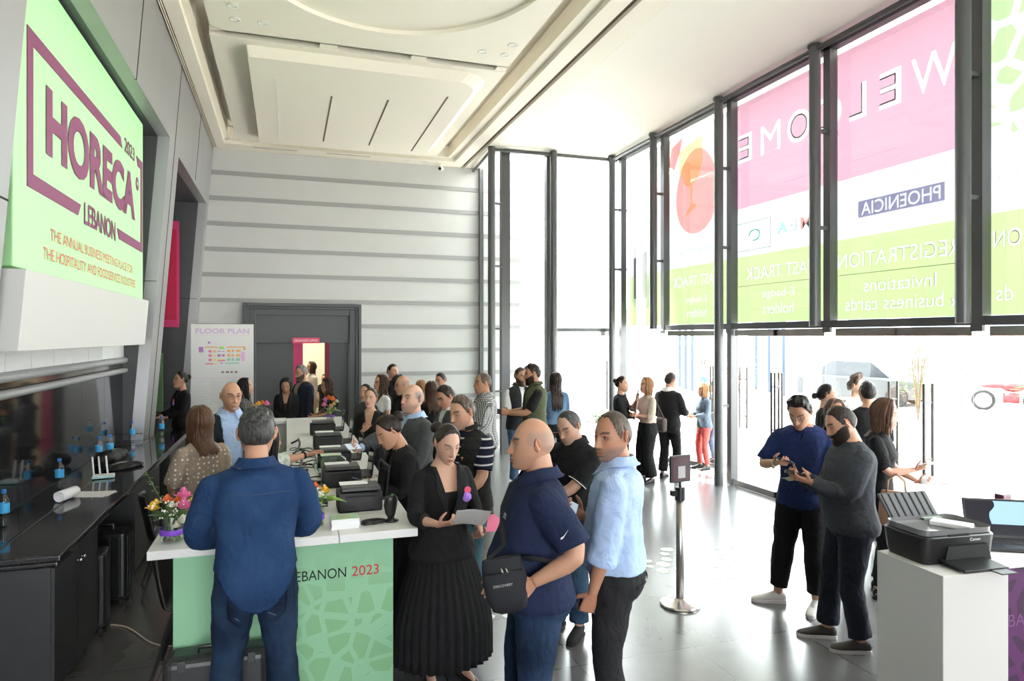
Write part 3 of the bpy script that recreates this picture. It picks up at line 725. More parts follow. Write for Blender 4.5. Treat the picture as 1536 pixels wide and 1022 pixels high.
suitcase('black suitcase standing deeper in the knee space, beyond the ribbed one',(-1.46,6.55,0),R(-6))

# ---- black shell chairs
def shell_chair(label, loc, rz):
    t = thing('shell_chair',label,'chair',loc,rz,'black shell chairs behind the registration desk')
    mb = MB(); rows=[]
    for i in range(15):
        v = i/14
        if v < .5: y = .22-.40*(v/.5); z = .45-.03*math.sin(PI*v/.5)
        else: q=(v-.5)/.5; y = -.18-.09*q; z = .45+.42*q
        wd = .22+.03*math.sin(PI*v)-.05*max(0,v-.75)/.25
        row=[]
        for j in range(11):
            x = (j/10-.5)*2; row.append((x*wd, y+.06*x*x*(1 if v>.4 else .2), z+.05*x*x*(1 if v<.55 else .1)))
        rows.append(row)
    o = mb.loft(rows, cap=False, closed=False).build('seat_shell', mat('black_chair_shell',(.016,.016,.017),.45), t, True)
    sm = o.modifiers.new('t','SOLIDIFY'); sm.thickness=.022; ss=o.modifiers.new('s','SUBSURF'); ss.levels=1; ss.render_levels=1
    for x in (-1,1):
        for y in (-1,1): MB().tube([(x*.12,y*.10,.43),(x*.22,y*.23,0.0)],[.016,.012],8).build('leg', M_BLACKMT, t, 'auto')
shell_chair('black shell chair tucked against the green desk panel',(-.60,5.06,0),R(-92))
shell_chair('black shell chair beyond the bouquet, near the woman in dotted blouse',(-.98,6.75,0),R(-80))
# cable on the floor
c = MB(); c.tube([(-1.30+.56*q, 6.02-.62*q+.05*math.sin(q*7), .008) for q in np.linspace(0,1,24)],.006,6)
tag(c.build('floor_cable', mat('beige_cable',(.50,.42,.32),.5), smooth=True),'thin beige cable lying on the floor by the suitcases','cable')

# ================================================================ registration desk
m = mat('mint_lattice_print',(.4,.7,.45),.5); N,L,B = nodes_of(m)
tc = N.new('ShaderNodeTexCoord'); mp = N.new('ShaderNodeMapping'); mp.inputs['Scale'].default_value=(1,.0,1); L.new(tc.outputs['Object'],mp.inputs['Vector'])
vo = N.new('ShaderNodeTexVoronoi'); vo.feature='DISTANCE_TO_EDGE'; vo.inputs['Scale'].default_value=7.5; vo.inputs['Randomness'].default_value=.75; L.new(mp.outputs[0],vo.inputs['Vector'])
st = N.new('ShaderNodeMath'); st.operation='GREATER_THAN'; st.inputs[1].default_value=.10; L.new(vo.outputs['Distance'],st.inputs[0])
sx = N.new('ShaderNodeSeparateXYZ'); L.new(tc.outputs['Object'],sx.inputs[0])
rg = N.new('ShaderNodeMapRange'); rg.inputs[1].default_value=.62; rg.inputs[2].default_value=.95; rg.inputs[3].default_value=1; rg.inputs[4].default_value=0; L.new(sx.outputs['Z'],rg.inputs[0])
rx = N.new('ShaderNodeMapRange'); rx.inputs[1].default_value=-.3; rx.inputs[2].default_value=.15; L.new(sx.outputs['X'],rx.inputs[0])
mu = N.new('ShaderNodeMath'); mu.operation='MULTIPLY'; L.new(st.outputs[0],mu.inputs[0]); L.new(rg.outputs[0],mu.inputs[1])
m2 = N.new('ShaderNodeMath'); m2.operation='MULTIPLY'; L.new(mu.outputs[0],m2.inputs[0]); L.new(rx.outputs[0],m2.inputs[1])
mm = N.new('ShaderNodeMix'); mm.data_type='RGBA'; mm.inputs[6].default_value=(.285,.560,.345,1); mm.inputs[7].default_value=(.230,.470,.245,1); L.new(m2.outputs[0],mm.inputs[0]); L.new(mm.outputs[2],B.inputs['Base Color'])
DK = thing('registration_desk','long white topped registration desk with a mint green printed front','desk',(0,4.24,0))
t = MB(); t.box((-.74,0,1.0),(.30,.42,1.05)); t.build('front_top', M_WHITE, DK, bevel=.004)
t = MB(); t.box((.304,0,1.0),(.78,.42,1.05)); t.box((.0,.424,1.0),(.78,6.3,1.05)); t.build('long_top', M_WHITE, DK, bevel=.004)
t = MB(); t.box((-.45,6.0,1.0),(-.004,6.4,1.05)); t.build('rear_top', M_WHITE, DK, bevel=.004)
t = MB(); t.box((-.62,.10,0),(.64,.13,.998)); t.build('front_panel', m, DK)
t = MB(); t.box((-.619,.131,0),(-.59,.38,.998)); t.box((.61,.131,0),(.64,6.3,.998)); t.box((.05,.6,0),(.08,6.0,.998)); t.build('side_panel', mat('grey_desk_panel',(.30,.31,.31),.5), DK)
t = MB(); t.box((-.40,6.06,0),(.049,6.09,.998)); t.build('rear_panel', M_WHITEM, DK)
t = MB(); add_text(t,'HORECA LEBANON',(-.31,.097,.76),(1,0,0),(0,0,1),.66,.062,.0); t.build('name_lettering', M_BLACKMT, DK)
t = MB(); add_text(t,'2023',(.385,.097,.76),(1,0,0),(0,0,1),.165,.062,.003); t.build('year_lettering', mat('red_print',(.62,.03,.06),.5), DK)

# case on the floor in front of the desk
t = thing('trolley_case','dark grey hard case on the floor against the green desk panel','case',(-.35,4.225,0))
MB().box((-.30,-.09,.03),(.26,.10,.47)).build('shell', mat('dark_case_shell',(.03,.031,.033),.35), t, bevel=.05, seg=4)
h = MB(); h.tube([(-.12,-.02,.46),(-.12,-.02,.50),(.06,-.02,.50),(.06,-.02,.46)],.012,8); h.build('handle', M_BLACKPL, t, 'auto')
for x in (-.2,.16): MB().box((x-.02,-.096,.40),(x+.02,-.08,.46)).build('latch', M_DKGREYPL, t, bevel=.004)
for x in (-.22,.18): MB().cyl((x,-.05,.03),(x,.05,.03),.03,n=14).build('wheel', M_BLACKMT, t, 'auto')

# ---- bouquets
M_STEM = mat('green_stem',(.10,.20,.045),.6); M_LEAF = mat('green_leaf',(.09,.20,.05),.5,var=.3); M_LEAF2 = mat('bright_leaf',(.25,.45,.08),.5,var=.2); M_GYPS = mat('white_blossom',(.78,.78,.70),.7)
M_RIB = mat('violet_ribbon',(.20,.06,.55),.4); M_VASE = glass_mat('vase_glass',(.93,.97,.94),.12)
FL = {'pink':mat('pink_rose',(.85,.22,.45),.55),'yellow':mat('yellow_petal',(.92,.58,.05),.55),'orange':mat('orange_petal',(.86,.22,.05),.55),'white':mat('cream_petal',(.82,.83,.68),.55),'violet':mat('violet_petal',(.32,.20,.60),.55)}
def rose(mb, c, r, seed=0):
    rg = random.Random(seed); c = Vector(c)
    for k in range(14):
        a = k*2.4; q = k/13; rr = r*(.18+.75*q); hh = r*(.75-.75*q)
        out = Vector((math.cos(a),math.sin(a),0)); tn = Vector((-math.sin(a),math.cos(a),0)); rows=[]
        for i in range(4):
            v = i/3; base = c + out*(rr*(.45+.5*v+.35*q*v*v)) + Vector((0,0,-r*.45 + (hh+r*.55)*v - .25*r*q*v*v)); wd = r*(.25+.45*q)*math.sin(PI*(.25+.55*v))
            rows.append([tuple(base + tn*(wd*x) - out*(wd*.45*x*x)) for x in (-1,-.5,0,.5,1)])
        mb.loft(rows,cap=False,closed=False)
    mb.ball(tuple(c),(r*.35,r*.35,r*.45),8)
def leaf(mb, p, d, l, wd, seed=0):
    p = Vector(p); d = Vector(d).normalized(); s = d.cross(Vector((0,0,1))); s = s.normalized() if s.length>1e-3 else Vector((1,0,0)); rows=[]
    for i in range(6):
        v=i/5; c = p+d*(l*v)+Vector((0,0,-l*.25*v*v)); ww = wd*math.sin(PI*min(.98,v*.9+.08)); rows.append([tuple(c-s*ww+Vector((0,0,ww*.2))),tuple(c),tuple(c+s*ww+Vector((0,0,ww*.2)))])
    mb.loft(rows,cap=False,closed=False)
def bouquet(label, loc, rz, vr, vh, flowers, big=True, seed=1, spread=.13, group='flower vases on the registration desk'):
    rg = random.Random(seed); t = thing('flower_vase',label,'flower vase',loc,rz,group)
    MB().lathe([(.001,.004),(vr-.002,.004),(vr,.01),(vr,vh),(vr-.004,vh),(vr-.004,.012),(.001,.010)],24,cap=False).build('vase', M_VASE, t, 'auto')
    MB().lathe([(vr+.0015,vh*.30),(vr+.003,vh*.31),(vr+.003,vh*.50),(vr+.0015,vh*.51)],24,cap=False).build('ribbon', M_RIB, t, True)
    st = MB(); lf = MB(); gy = MB(); heads={}
    for k,(cn,x,y,z,r) in enumerate(flowers):
        a = rg.random()*6.28; st.tube([(vr*.6*math.cos(a),vr*.6*math.sin(a),.015),(x*.3,y*.3,vh),(x,y,z-r*.3)],.0035,5)
        h = MB(); rose(h,(x,y,z),r,k); h.build('flower', FL[cn], t, True)
    for k in range(14 if big else 9):
        a = rg.random()*6.28; el=rg.uniform(-.1,.9); leaf(lf,(vr*.5*math.cos(a),vr*.5*math.sin(a),vh*rg.uniform(.8,1.15)),(math.cos(a),math.sin(a),el),rg.uniform(.07,.12),.022)
        st.tube([(vr*.7*math.cos(a),vr*.7*math.sin(a),.012),(vr*.2*math.cos(a+2),vr*.2*math.sin(a+2),vh*.95)],.003,5)
    for k in range(70 if big else 20):
        a = rg.random()*6.28; q = rg.random()**.5*spread; gy.ball((q*math.cos(a),q*math.sin(a)-.02,vh+rg.uniform(.0,.10)),rg.uniform(.004,.008),6)
        if k%3==0: st.tube([(0,0,vh*.9),(q*math.cos(a),q*math.sin(a)-.02,vh+.05)],.0015,4)
    if big:
        for k in range(9): leaf(lf,(-.09-.010*k,.02,vh+.10+.018*k),(math.cos(k*2.2),math.sin(k*2.2),.3),.03,.012)
        st.tube([(0,0,vh),(-.08,.02,vh+.08),(-.18,.02,vh+.27)],.002,5)
    else:
        for a in (-.3,.5): leaf(lf,(.02,0,vh*1.02),(math.cos(a),math.sin(a),.1),.15,.035)
    st.build('stem', M_STEM, t, True); lf.build('leaves', M_LEAF if big else M_LEAF2, t, True); gy.build('blossoms', M_GYPS, t, True)
bouquet('big mixed bouquet with pink roses in a ribboned glass vase at the desk corner',(-.635,4.42,1.05),R(-20),.066,.155,
  [('pink',.055,.02,.275,.048),('pink',.085,-.03,.225,.050),('yellow',-.10,-.03,.21,.040),('orange',-.035,.01,.245,.036),('orange',.03,.0,.245,.03),('white',.085,-.05,.14,.036),('white',.06,-.07,.115,.028),('white',.02,-.04,.225,.028),('yellow',.11,.05,.24,.034),('violet',-.06,.03,.24,.02),('yellow',-.085,-.02,.235,.025)],True,4,.12)
bouquet('slim vase with yellow and white flowers beside the denim elbow',(.195,4.47,1.05),R(10),.03,.165,
  [('yellow',.03,-.02,.235,.036),('white',-.005,-.04,.21,.030),('orange',-.02,.02,.255,.032),('violet',-.06,.01,.235,.022)],False,6,.05)
bouquet('bouquet of pink and orange flowers on the far left corner of the desk',(-.36,10.42,1.05),0,.05,.13,
  [('pink',.09,-.03,.24,.055),('yellow',-.02,-.03,.24,.05),('orange',.03,.02,.25,.045),('yellow',-.08,0,.2,.045),('pink',-.05,.05,.22,.04)],False,8,.1)
bouquet('bouquet of red and white flowers in front of the curly haired woman',(.60,10.2,1.05),0,.06,.13,
  [('orange',.03,-.03,.30,.055),('pink',-.09,-.03,.22,.05),('orange',-.02,.0,.32,.045),('white',.09,0,.26,.04),('pink',-.07,.03,.29,.045),('yellow',.05,.03,.22,.04),('violet',-.06,-.04,.26,.025)],False,9,.12)

# ---- printers, laptops, scanner, cables on the desk
M_PRN = mat('black_printer_case',(.012,.012,.013),.5); M_SCREEN = mat('dark_screen',(.01,.011,.013),.08)
def desk_printer(label,loc,rz=0,paper=True):
    t = thing('badge_printer',label,'printer',loc,rz,'badge printers on the registration desk')
    MB().box((-.15,-.11,0),(.15,.11,.135)).build('body', M_PRN, t, bevel=.014)
    MB().box((-.125,-.115,.142),(.135,.10,.168)).build('lid', M_DKGREYPL, t, bevel=.008)
    MB().box((-.10,-.112,.10),(.10,-.108,.115)).build('slot', M_BLACKMT, t)
    if paper: MB().box((-.13,.0,.169),(.06,.09,.175)).build('paper_tray', M_PAPER, t)
def laptop(label,loc,rz,wd=.34,dp=.23,ang=100,screen=None,group='laptops on the registration desk'):
    t = thing('laptop',label,'laptop',loc,rz,group)
    b = MB().box((-wd/2,-dp/2,0),(wd/2,dp/2,.020)).build('base', M_BLACKPL, t, bevel=.005)
    k = MB()
    for i in range(13):
        for j in range(5): k.box((-wd*.45+i*wd*.07,-dp*.08+j*dp*.10,.020),(-wd*.45+i*wd*.07+wd*.058,-dp*.08+j*dp*.10+dp*.08,.0225))
    k.build('keyboard', M_DKGREYPL, b)
    MB().box((-wd*.13,-dp*.40,.0195),(wd*.13,-dp*.14,.0207)).build('touchpad', M_DKGREYPL, b)
    lid = MB().box((-wd/2,0,0),(wd/2,.010,dp)).build('lid', M_BLACKPL, t, bevel=.004, loc=(0,dp/2-.006,.018), rot=(R(90-ang),0,0))
    MB().box((-wd/2+.014,-.001,.02),(wd/2-.014,.001,dp-.014)).build('screen', screen or M_SCREEN, lid)
    return t, lid
labs = ['nearest to the brochures','second from the brochures','third from the brochures, by the glass bowl','fourth from the brochures','at the far end of the desk']
for k,y in enumerate((4.86,5.66,6.55,7.6,8.7)):
    desk_printer('black badge printer '+labs[k],(.48 if k<1 else .42,y,1.05),0,k<4)
    laptop('open black laptop seen edge-on, '+labs[k],(.57,y+.36,1.05),R(-90) if k else R(-86),.34,.23,97)
# barcode scanner on a round foot with a coiled cable
t = thing('barcode_scanner','black barcode scanner standing on a round foot','scanner',(.645,4.46,1.05),R(15))
MB().lathe([(.001,0),(.048,.001),(.050,.006),(.025,.014),(.018,.03)],24).build('foot', M_BLACKPL, t, True)
h = MB(); h.tube([(0,.0,.02),(0,.01,.05),(0,.012,.10),(0,-.002,.15),(0,-.02,.172)],[.02,.035,.046,.044,.022],16,flat=.7); h.build('head', M_BLACKPL, t, True)
MB().ball((0,-.012,.172),(.014,.010,.004),8).build('indicator', mat('green_led',(.05,.5,.12),.4), t, True)
c = MB(); c.tube([(.0+.075*math.cos(a)-.13,.045*math.sin(a)-.01,.008+.0011*a) for a in np.linspace(0,6*PI,60)]+[(-.05,-.03,.012),(-.01,0,.012)],.0045,6)
c.build('cable', M_BLACKPL, t, True)
# brochures
t = thing('brochure_stack','stack of mint green brochures at the front of the desk','brochures',(.345,4.42,1.05),R(4))
g = MB(); 
for k in range(5): g.cbox((.002*(k%2),.001*k,.006+k*.012),(.17,.115,.0112),0,Matrix.Rotation(R(2*(k%3)-2),4,'Z'))
g.build('pages', M_PAPER, t)
MB().cbox((0,0,.0625),(.172,.117,.003)).build('cover', mat('mint_cover',(.42,.60,.40),.4), t)
MB().cbox((0,0,.0645),(.06,.035,.001)).build('cover_print', mat('gold_print',(.55,.45,.22),.4), t)
# big glass bowl with cards
t = thing('glass_bowl','round glass bowl of cards between the badge printers','bowl',(.36,6.08,1.05))
MB().lathe([(.001,.0),(.07,.0),(.12,.04),(.145,.09),(.125,.15),(.085,.175),(.088,.18),(.13,.152),(.15,.09),(.124,.036),(.07,-.0)],28,cap=False).build('glass', M_VASE, t, True)
mb = MB(); rg = random.Random(2)
for k in range(40): mb.cbox((rg.uniform(-.07,.07),rg.uniform(-.07,.07),.012+.0012*k),(.085,.05,.001),0,Matrix.Rotation(rg.random()*3,4,'Z'))
tag(mb.build('business_cards', M_PAPER, t),None,None,None,'stuff')
MB().cbox((0,-.02,.187),(.17,.12,.004)).build('paper', mat('pale_green_paper',(.66,.72,.55),.6), t)
# adapters and cables
rg = random.Random(5)
adl = ['black power adapter beside the slim vase','black power adapter among the cables, second one','black power adapter among the cables, third one','black power adapter among the cables, fourth one','black power adapter by the far printer']
for k,(x,y) in enumerate([(.16,5.0),(.10,5.35),(.20,5.75),(.12,6.3),(.18,7.1)]):
    t = MB().box((-.06,-.03,0),(.06,.03,.035)).build('power_adapter', M_BLACKPL, None, False, .008, (x,y,1.05), (0,0,rg.random()*3))
    tag(t, adl[k], 'adapter', 'power adapters on the registration desk')
cl = ['tangled black cable beside the slim vase','tangled black cable looping near the nearest printer','tangled black cable in the middle of the desk','tangled black cable by the glass bowl','black cable running along the desk edge','black cable heap by the far printers']
for k,(x0,y0,n,sp) in enumerate([(.14,4.90,50,.10),(.12,5.2,60,.12),(.14,5.6,70,.13),(.15,6.0,60,.12),(.08,6.6,40,.12),(.16,7.3,60,.15)]):
    P=[]; a=rg.random()*6; x,y = x0,y0
    for i in range(n):
        a += rg.uniform(-.3,.75); x = min(max(x+.035*math.cos(a), .025),.27); y += .035*math.sin(a)+.004; y = min(max(y, y0-.25), y0+.55)
        P.append((x,y,1.056+.028*abs(math.sin(i*.55+k))))
    P = [tuple((np.array(P[max(i-1,0)])+np.array(P[i])+np.array(P[min(i+1,n-1)]))/3) for i in range(n)]
    tag(MB().tube(P,.0055,5).build('cable_tangle', M_BLACKPL, smooth=True), cl[k], 'cable', 'cables on the registration desk')
# monitor arms: dark bar leaning along the desk inner edge
for k,lb in enumerate(('nearest black cable bundle arching up beside the adapters','middle black cable bundle arching up by the glass bowl','far black cable bundle arching up by the far printers')):
    P=[(.04+.10*math.sin(q*3.1)+.02*math.sin(q*9),5.1+1.0*k+.9*q,1.06+.10*math.sin(q*PI)) for q in np.linspace(0,1,20)]
    tag(MB().tube(P,.011,6).build('cable_bundle', M_BLACKPL, smooth=True),lb,'cable','cable bundles on the desk')

# ================================================================ floor plan board, pink banner
t = thing('plan_board','tall white FLOOR PLAN board in front of the portal','sign board',(-1.03,12.55,0),R(2))
MB().box((-.49,-.02,0),(.49,.02,2.46)).build('board', M_WHITEM, t)
P = MB(); add_text(P,'FLOOR PLAN',(0,-.021,2.30),(1,0,0),(0,0,1),.84,.085,.02,align='c'); P.build('title_lettering', mat('lilac_print',(.72,.50,.78),.6), t)
def blocks(nm, m_, rects):
    if nm == 'plan_list':
        b = MB()
        for x,z,w_,h_ in rects: b.box((x,-.0225,z),(x+w_,-.0195,z+h_))
        b.build('plan_list', m_, t)
    else:
        for x,z,w_,h_ in rects: MB().box((x,-.0225,z),(x+w_,-.0195,z+h_)).build('plan_block', m_, t)
blocks('plan_orange', mat('orange_plan',(.90,.50,.20),.6), [(-.28,2.06,.20,.02),(.06,2.06,.30,.02),(.33,2.02,.03,.05),(-.15,1.98,.05,.04),(.07,1.985,.05,.04),(.14,1.985,.04,.04),(.21,1.985,.07,.04),(.07,1.91,.05,.04),(.14,1.91,.04,.04),(.21,1.91,.07,.04)])
blocks('plan_pink', mat('pink_plan',(.88,.25,.42),.6), [(-.22,1.98,.05,.04),(-.22,1.91,.05,.04),(-.22,1.835,.05,.04),(-.08,1.83,.12,.02),(-.27,1.78,.12,.022)])
blocks('plan_green', mat('green_plan',(.45,.80,.25),.6), [(-.06,2.035,.08,.045)])
blocks('plan_teal', mat('teal_plan',(.35,.68,.52),.6), [(.07,1.835,.05,.045),(.14,1.835,.04,.045),(.21,1.835,.06,.045),(.04,1.785,.22,.02)])
blocks('plan_violet', mat('violet_plan',(.55,.25,.60),.6), [(-.37,1.985,.07,.09),(-.08,1.91,.05,.04),(-.01,1.91,.04,.04),(-.08,1.99,.05,.012),(-.01,1.99,.04,.012),(-.23,2.13,.035,.035),(-.04,1.79,.04,.015)])
blocks('plan_lilac', mat('lilac_plan',(.86,.52,.82),.6), [(.29,1.83,.06,.16),(-.46,1.545,.9,.006),(-.42,2.27,.84,.004)])
blocks('plan_yellow', mat('yellow_plan',(.90,.76,.30),.6), [(-.15,1.91,.05,.04),(-.15,1.835,.05,.04),(-.08,1.85,.12,.02),(-.15,1.78,.07,.02)])
blocks('plan_brown', mat('brown_plan',(.30,.20,.18),.6), [(-.02,1.63,.04,.03),(.05,1.63,.05,.03),(.12,1.63,.04,.03),(.19,1.63,.04,.03)])
blocks('plan_list', mat('grey_plan_lines',(.66,.66,.68),.6), [(x,1.50-.035*k,.16+.03*((k*7+int(x*10))%3),.006) for x in (-.44,-.2,.05) for k in range(12)])
t = MB().box((-2.9,13.70,2.42),(-1.86,13.73,4.35)).build('wall_banner', M_PINK); tag(t,'magenta banner hanging inside the dark side opening','banner')
t2 = MB().box((-2.2,13.695,2.55),(-1.9,13.70,4.2)).build('panel_print', mat('red_print_field',(.62,.02,.08),.5), t)
t = MB().box((-2.9,13.66,.9),(-2.12,13.69,1.95)).build('wall_poster', mat('green_poster',(.16,.30,.14),.5)); tag(t,'dark green poster low inside the dark side opening','poster')
# ================================================================ sign post, plinth with printer, purple table with laptop
t = thing('sign_post','steel barrier post holding a small black sign frame','sign post',(3.13,4.99,0))
MB().lathe([(.001,0),(.165,.0),(.168,.012),(.16,.022),(.06,.040),(.035,.06),(.001,.06)],36).build('base', M_CHROME, t, 'auto')
MB().cyl((0,0,.05),(0,0,.90),.033,n=20).build('pole', M_STEEL, t, True)
c = MB(); c.cyl((0,0,.88),(0,0,.99),.042,n=20); c.box((-.085,-.02,.92),(-.03,.02,.965)); c.build('belt_head', M_BLACKPL, t, 'auto')
MB().cyl((0,0,.98),(0,0,1.04),.011,n=10).build('stem', M_BLACKPL, t, True)
fr = MB(); fr.box((-.105,-.012,1.03),(.105,.012,1.255)); f_ = fr.build('sign_frame', M_BLACKPL, t, False, .004); f_.rotation_euler=(0,0,R(8)); 
MB().box((-.092,-.0135,1.043),(.092,-.0115,1.242)).build('sign_face', mat('dark_plum_face',(.045,.012,.025),.25), f_)
MB().box((-.03,-.0145,1.065),(.045,-.0130,1.165)).build('sign_card', mat('grey_card',(.42,.42,.42),.5), f_)

t = thing('display_plinth','tall white display plinth carrying the black printer','plinth',(3.475,2.88,0),R(-4))
MB().box((-.215,-.225,0),(.215,.225,1.0)).build('body', mat('plinth_paint',(.62,.61,.59),.6), t, bevel=.003)
t = thing('inkjet_printer','black inkjet printer with its paper support raised on the white plinth','printer',(3.535,2.945,1.0),R(-5)); t.scale = (1.15,)*3
def rbox(mb, x0,x1,y0,y1,z0,z1,r,inset=0,k=5):
    def ring(z,i):
        P=[]
        for ax,ay,a0 in ((x1-r,y1-r,0),(x0+r,y1-r,90),(x0+r,y0+r,180),(x1-r,y0+r,270)):
            for q in range(k+1):
                a=R(a0+90*q/k); P.append((ax+(r-i)*math.cos(a),ay+(r-i)*math.sin(a),z))
        return P
    mb.loft([ring(z0,inset+.012),ring(z0+.03,inset),ring(z1-.006,0),ring(z1,.006)])
b = MB(); rbox(b,-.215,.215,-.14,.14,.0,.135,.05,.012); b.build('body', M_BLACKPL, t, 'auto')
b = MB(); rbox(b,-.205,.205,-.13,.125,.135,.146,.045); b.build('scanner_lid', mat('grey_scanner_lid',(.16,.16,.165),.22), t, 'auto')
b = MB(); b.box((-.07,-.137,.134),(.05,-.125,.142)); b.build('lid_grip', M_BLACKMT, t)
b = MB(); b.hexa([(-.10,-.143,.012),(.17,-.143,.012),(.17,-.11,.012),(-.10,-.11,.012)],[(-.08,-.1415,.088),(.15,-.1415,.088),(.15,-.11,.088),(-.08,-.11,.088)]); b.build('output_slot', M_BLACKMT, t)
b = MB(); b.hexa([(-.12,-.27,.010),(.13,-.27,.010),(.13,-.12,.018),(-.12,-.12,.018)],[(-.12,-.27,.018),(.13,-.27,.018),(.13,-.12,.028),(-.12,-.12,.028)]); b.box((.02,-.33,.008),(.11,-.26,.014)); b.build('output_tray', M_BLACKPL, t, False, .003)
sup = MB(); sup.box((-.15,0,0),(.15,.012,.165)); 
so = sup.build('paper_support', M_DKGREYPL, t, False, .006, (0,.125,.135), (R(-38),0,0))
rb = MB()
for k in range(7): rb.box((-.135+k*.042,-.003,.01),(-.128+k*.042,.001,.158))
rb.build('rib', M_BLACKMT, so)
MB().box((.02,.10,.147),(.13,.125,.156)).build('paper_guide', mat('pale_guide',(.45,.52,.47),.5), t)
tx = MB(); add_text(tx,'Canon',(.045,-.1408,.108),(1,0,0),(0,0,1),.062,.014,.02); tx.build('lettering', mat('silver_print',(.65,.65,.65),.4), t)
b = MB(); b.box((-.10,-.05,0),(.10,.05,.024)); 
tag(b.build('card_stack', M_PAPER, None, False, .002, (3.60,2.91,1.1685), (0,0,R(-62))),'white stack of cards lying on the black printer','cards')

m = mat('purple_lattice_cloth',(.2,.03,.2),.6); N,L,B = nodes_of(m)
tc = N.new('ShaderNodeTexCoord'); vo = N.new('ShaderNodeTexVoronoi'); vo.feature='DISTANCE_TO_EDGE'; vo.inputs['Scale'].default_value=5; L.new(tc.outputs['Object'],vo.inputs['Vector'])
st = N.new('ShaderNodeMath'); st.operation='GREATER_THAN'; st.inputs[1].default_value=.11; L.new(vo.outputs['Distance'],st.inputs[0])
mm = N.new('ShaderNodeMix'); mm.data_type='RGBA'; mm.inputs[6].default_value=(.075,.009,.082,1); mm.inputs[7].default_value=(.032,.004,.038,1); L.new(st.outputs[0],mm.inputs[0]); L.new(mm.outputs[2],B.inputs['Base Color'])
t = thing('purple_counter','purple printed counter with a white top under the laptop','counter',(3.72,2.75,0),R(-4))
MB().box((.0,.02,0),(1.3,.62,.955)).build('body', m, t)
MB().box((-.012,0,.955),(1.32,.64,.985)).build('top', M_WHITE, t, bevel=.003)
tx = MB(); add_text(tx,'LEBANON',(.02,.018,.62),(1,0,0),(0,0,1),.45,.07,.0); tx.build('lettering', mat('lilac_letter',(.15,.05,.16),.5), t)
# laptop screen picture
m = mat('laptop_picture',(.02,.02,.03),.12, emit=((.30,.48,.70),.0)); N,L,B = nodes_of(m)
tc = N.new('ShaderNodeTexCoord'); nz = N.new('ShaderNodeTexNoise'); nz.inputs['Scale'].default_value=7; nz.inputs['Detail'].default_value=1; L.new(tc.outputs['Object'],nz.inputs['Vector'])
sx = N.new('ShaderNodeSeparateXYZ'); L.new(tc.outputs['Object'],sx.inputs[0])
ad = N.new('ShaderNodeMath'); ad.operation='MULTIPLY_ADD'; ad.inputs[1].default_value=.16; L.new(nz.outputs['Fac'],ad.inputs[0]); L.new(sx.outputs['X'],ad.inputs[2])
gt = N.new('ShaderNodeMath'); gt.operation='GREATER_THAN'; gt.inputs[1].default_value=.05; L.new(ad.outputs[0],gt.inputs[0])
zz = N.new('ShaderNodeMath'); zz.operation='GREATER_THAN'; zz.inputs[1].default_value=.085; L.new(sx.outputs['Z'],zz.inputs[0])
pr = N.new('ShaderNodeMath'); pr.operation='MULTIPLY'; L.new(gt.outputs[0],pr.inputs[0]); L.new(zz.outputs[0],pr.inputs[1])
sc_ = N.new('ShaderNodeMath'); sc_.operation='MULTIPLY'; sc_.inputs[1].default_value=1.0; L.new(pr.outputs[0],sc_.inputs[0]); L.new(sc_.outputs[0],B.inputs['Emission Strength'])
laptop('black laptop with a light blue picture on its screen beside the printer',(4.12,2.96,.985),R(-30),.36,.24,108,m,None)
# robot figurine outline behind laptop is a small dark trinket
t = thing('table_trinket','small dark plum trinket with a round dial behind the laptop','ornament',(4.40,3.22,.985))
b = MB(); b.hexa([(-.05,-.04,0),(.05,-.04,0),(.05,.04,0),(-.05,.04,0)],[(-.03,-.03,.10),(.03,-.03,.10),(.03,.03,.10),(-.03,.03,.10)]); b.build('foot', M_BLACKPL, t, False, .005)
b = MB(); b.box((-.06,-.02,.10),(.02,.02,.17)); b.box((-.01,-.03,.15),(.07,.03,.24)); b.build('arm', mat('plum_plastic',(.10,.02,.05),.3), t, False, .008)
MB().cyl((.01,-.045,.12),(.01,-.02,.12),.03,n=20).build('dial', M_STEEL, t, 'auto')
# ================================================================ people
def sstep(t): t = min(max(t, 0.0), 1.0); return t*t*(3-2*t)
def nstep(t): t = np.clip(t, 0, 1); return t*t*(3-2*t)
PROF = {
 'm': np.array([[.78,.125,.085,.10],[.83,.160,.105,.120],[.89,.170,.110,.128],[.96,.163,.112,.115],[1.04,.153,.112,.098],[1.12,.153,.112,.095],[1.20,.162,.115,.100],[1.29,.176,.120,.110],[1.37,.180,.110,.112],[1.42,.172,.090,.100],[1.455,.130,.072,.085],[1.49,.080,.058,.068],[1.52,.062,.055,.060]]),
 'f': np.array([[.78,.120,.080,.105],[.83,.158,.100,.130],[.89,.172,.105,.135],[.96,.158,.102,.115],[1.04,.134,.095,.088],[1.10,.128,.095,.085],[1.18,.137,.108,.090],[1.26,.150,.132,.096],[1.33,.152,.112,.098],[1.40,.145,.080,.090],[1.44,.110,.062,.075],[1.48,.066,.048,.056],[1.51,.050,.046,.050]])}
M_SKIN = bpy.data.materials.new('skin'); M_SKIN.use_nodes = True
_n = M_SKIN.node_tree.nodes; _l = M_SKIN.node_tree.links; _b = _n['Principled BSDF']
_a = _n.new('ShaderNodeVertexColor'); _a.layer_name = 'tint'; _l.new(_a.outputs['Color'], _b.inputs['Base Color'])
_b.inputs['Roughness'].default_value = .5; _b.inputs['Subsurface Weight'].default_value = .06; _b.inputs['Subsurface Radius'].default_value = (.012,.005,.003); _b.inputs['Subsurface Scale'].default_value = .6
_z = _n.new('ShaderNodeTexNoise'); _z.inputs['Scale'].default_value = 160; _p = _n.new('ShaderNodeBump'); _p.inputs['Strength'].default_value = .06; _p.inputs['Distance'].default_value = .004
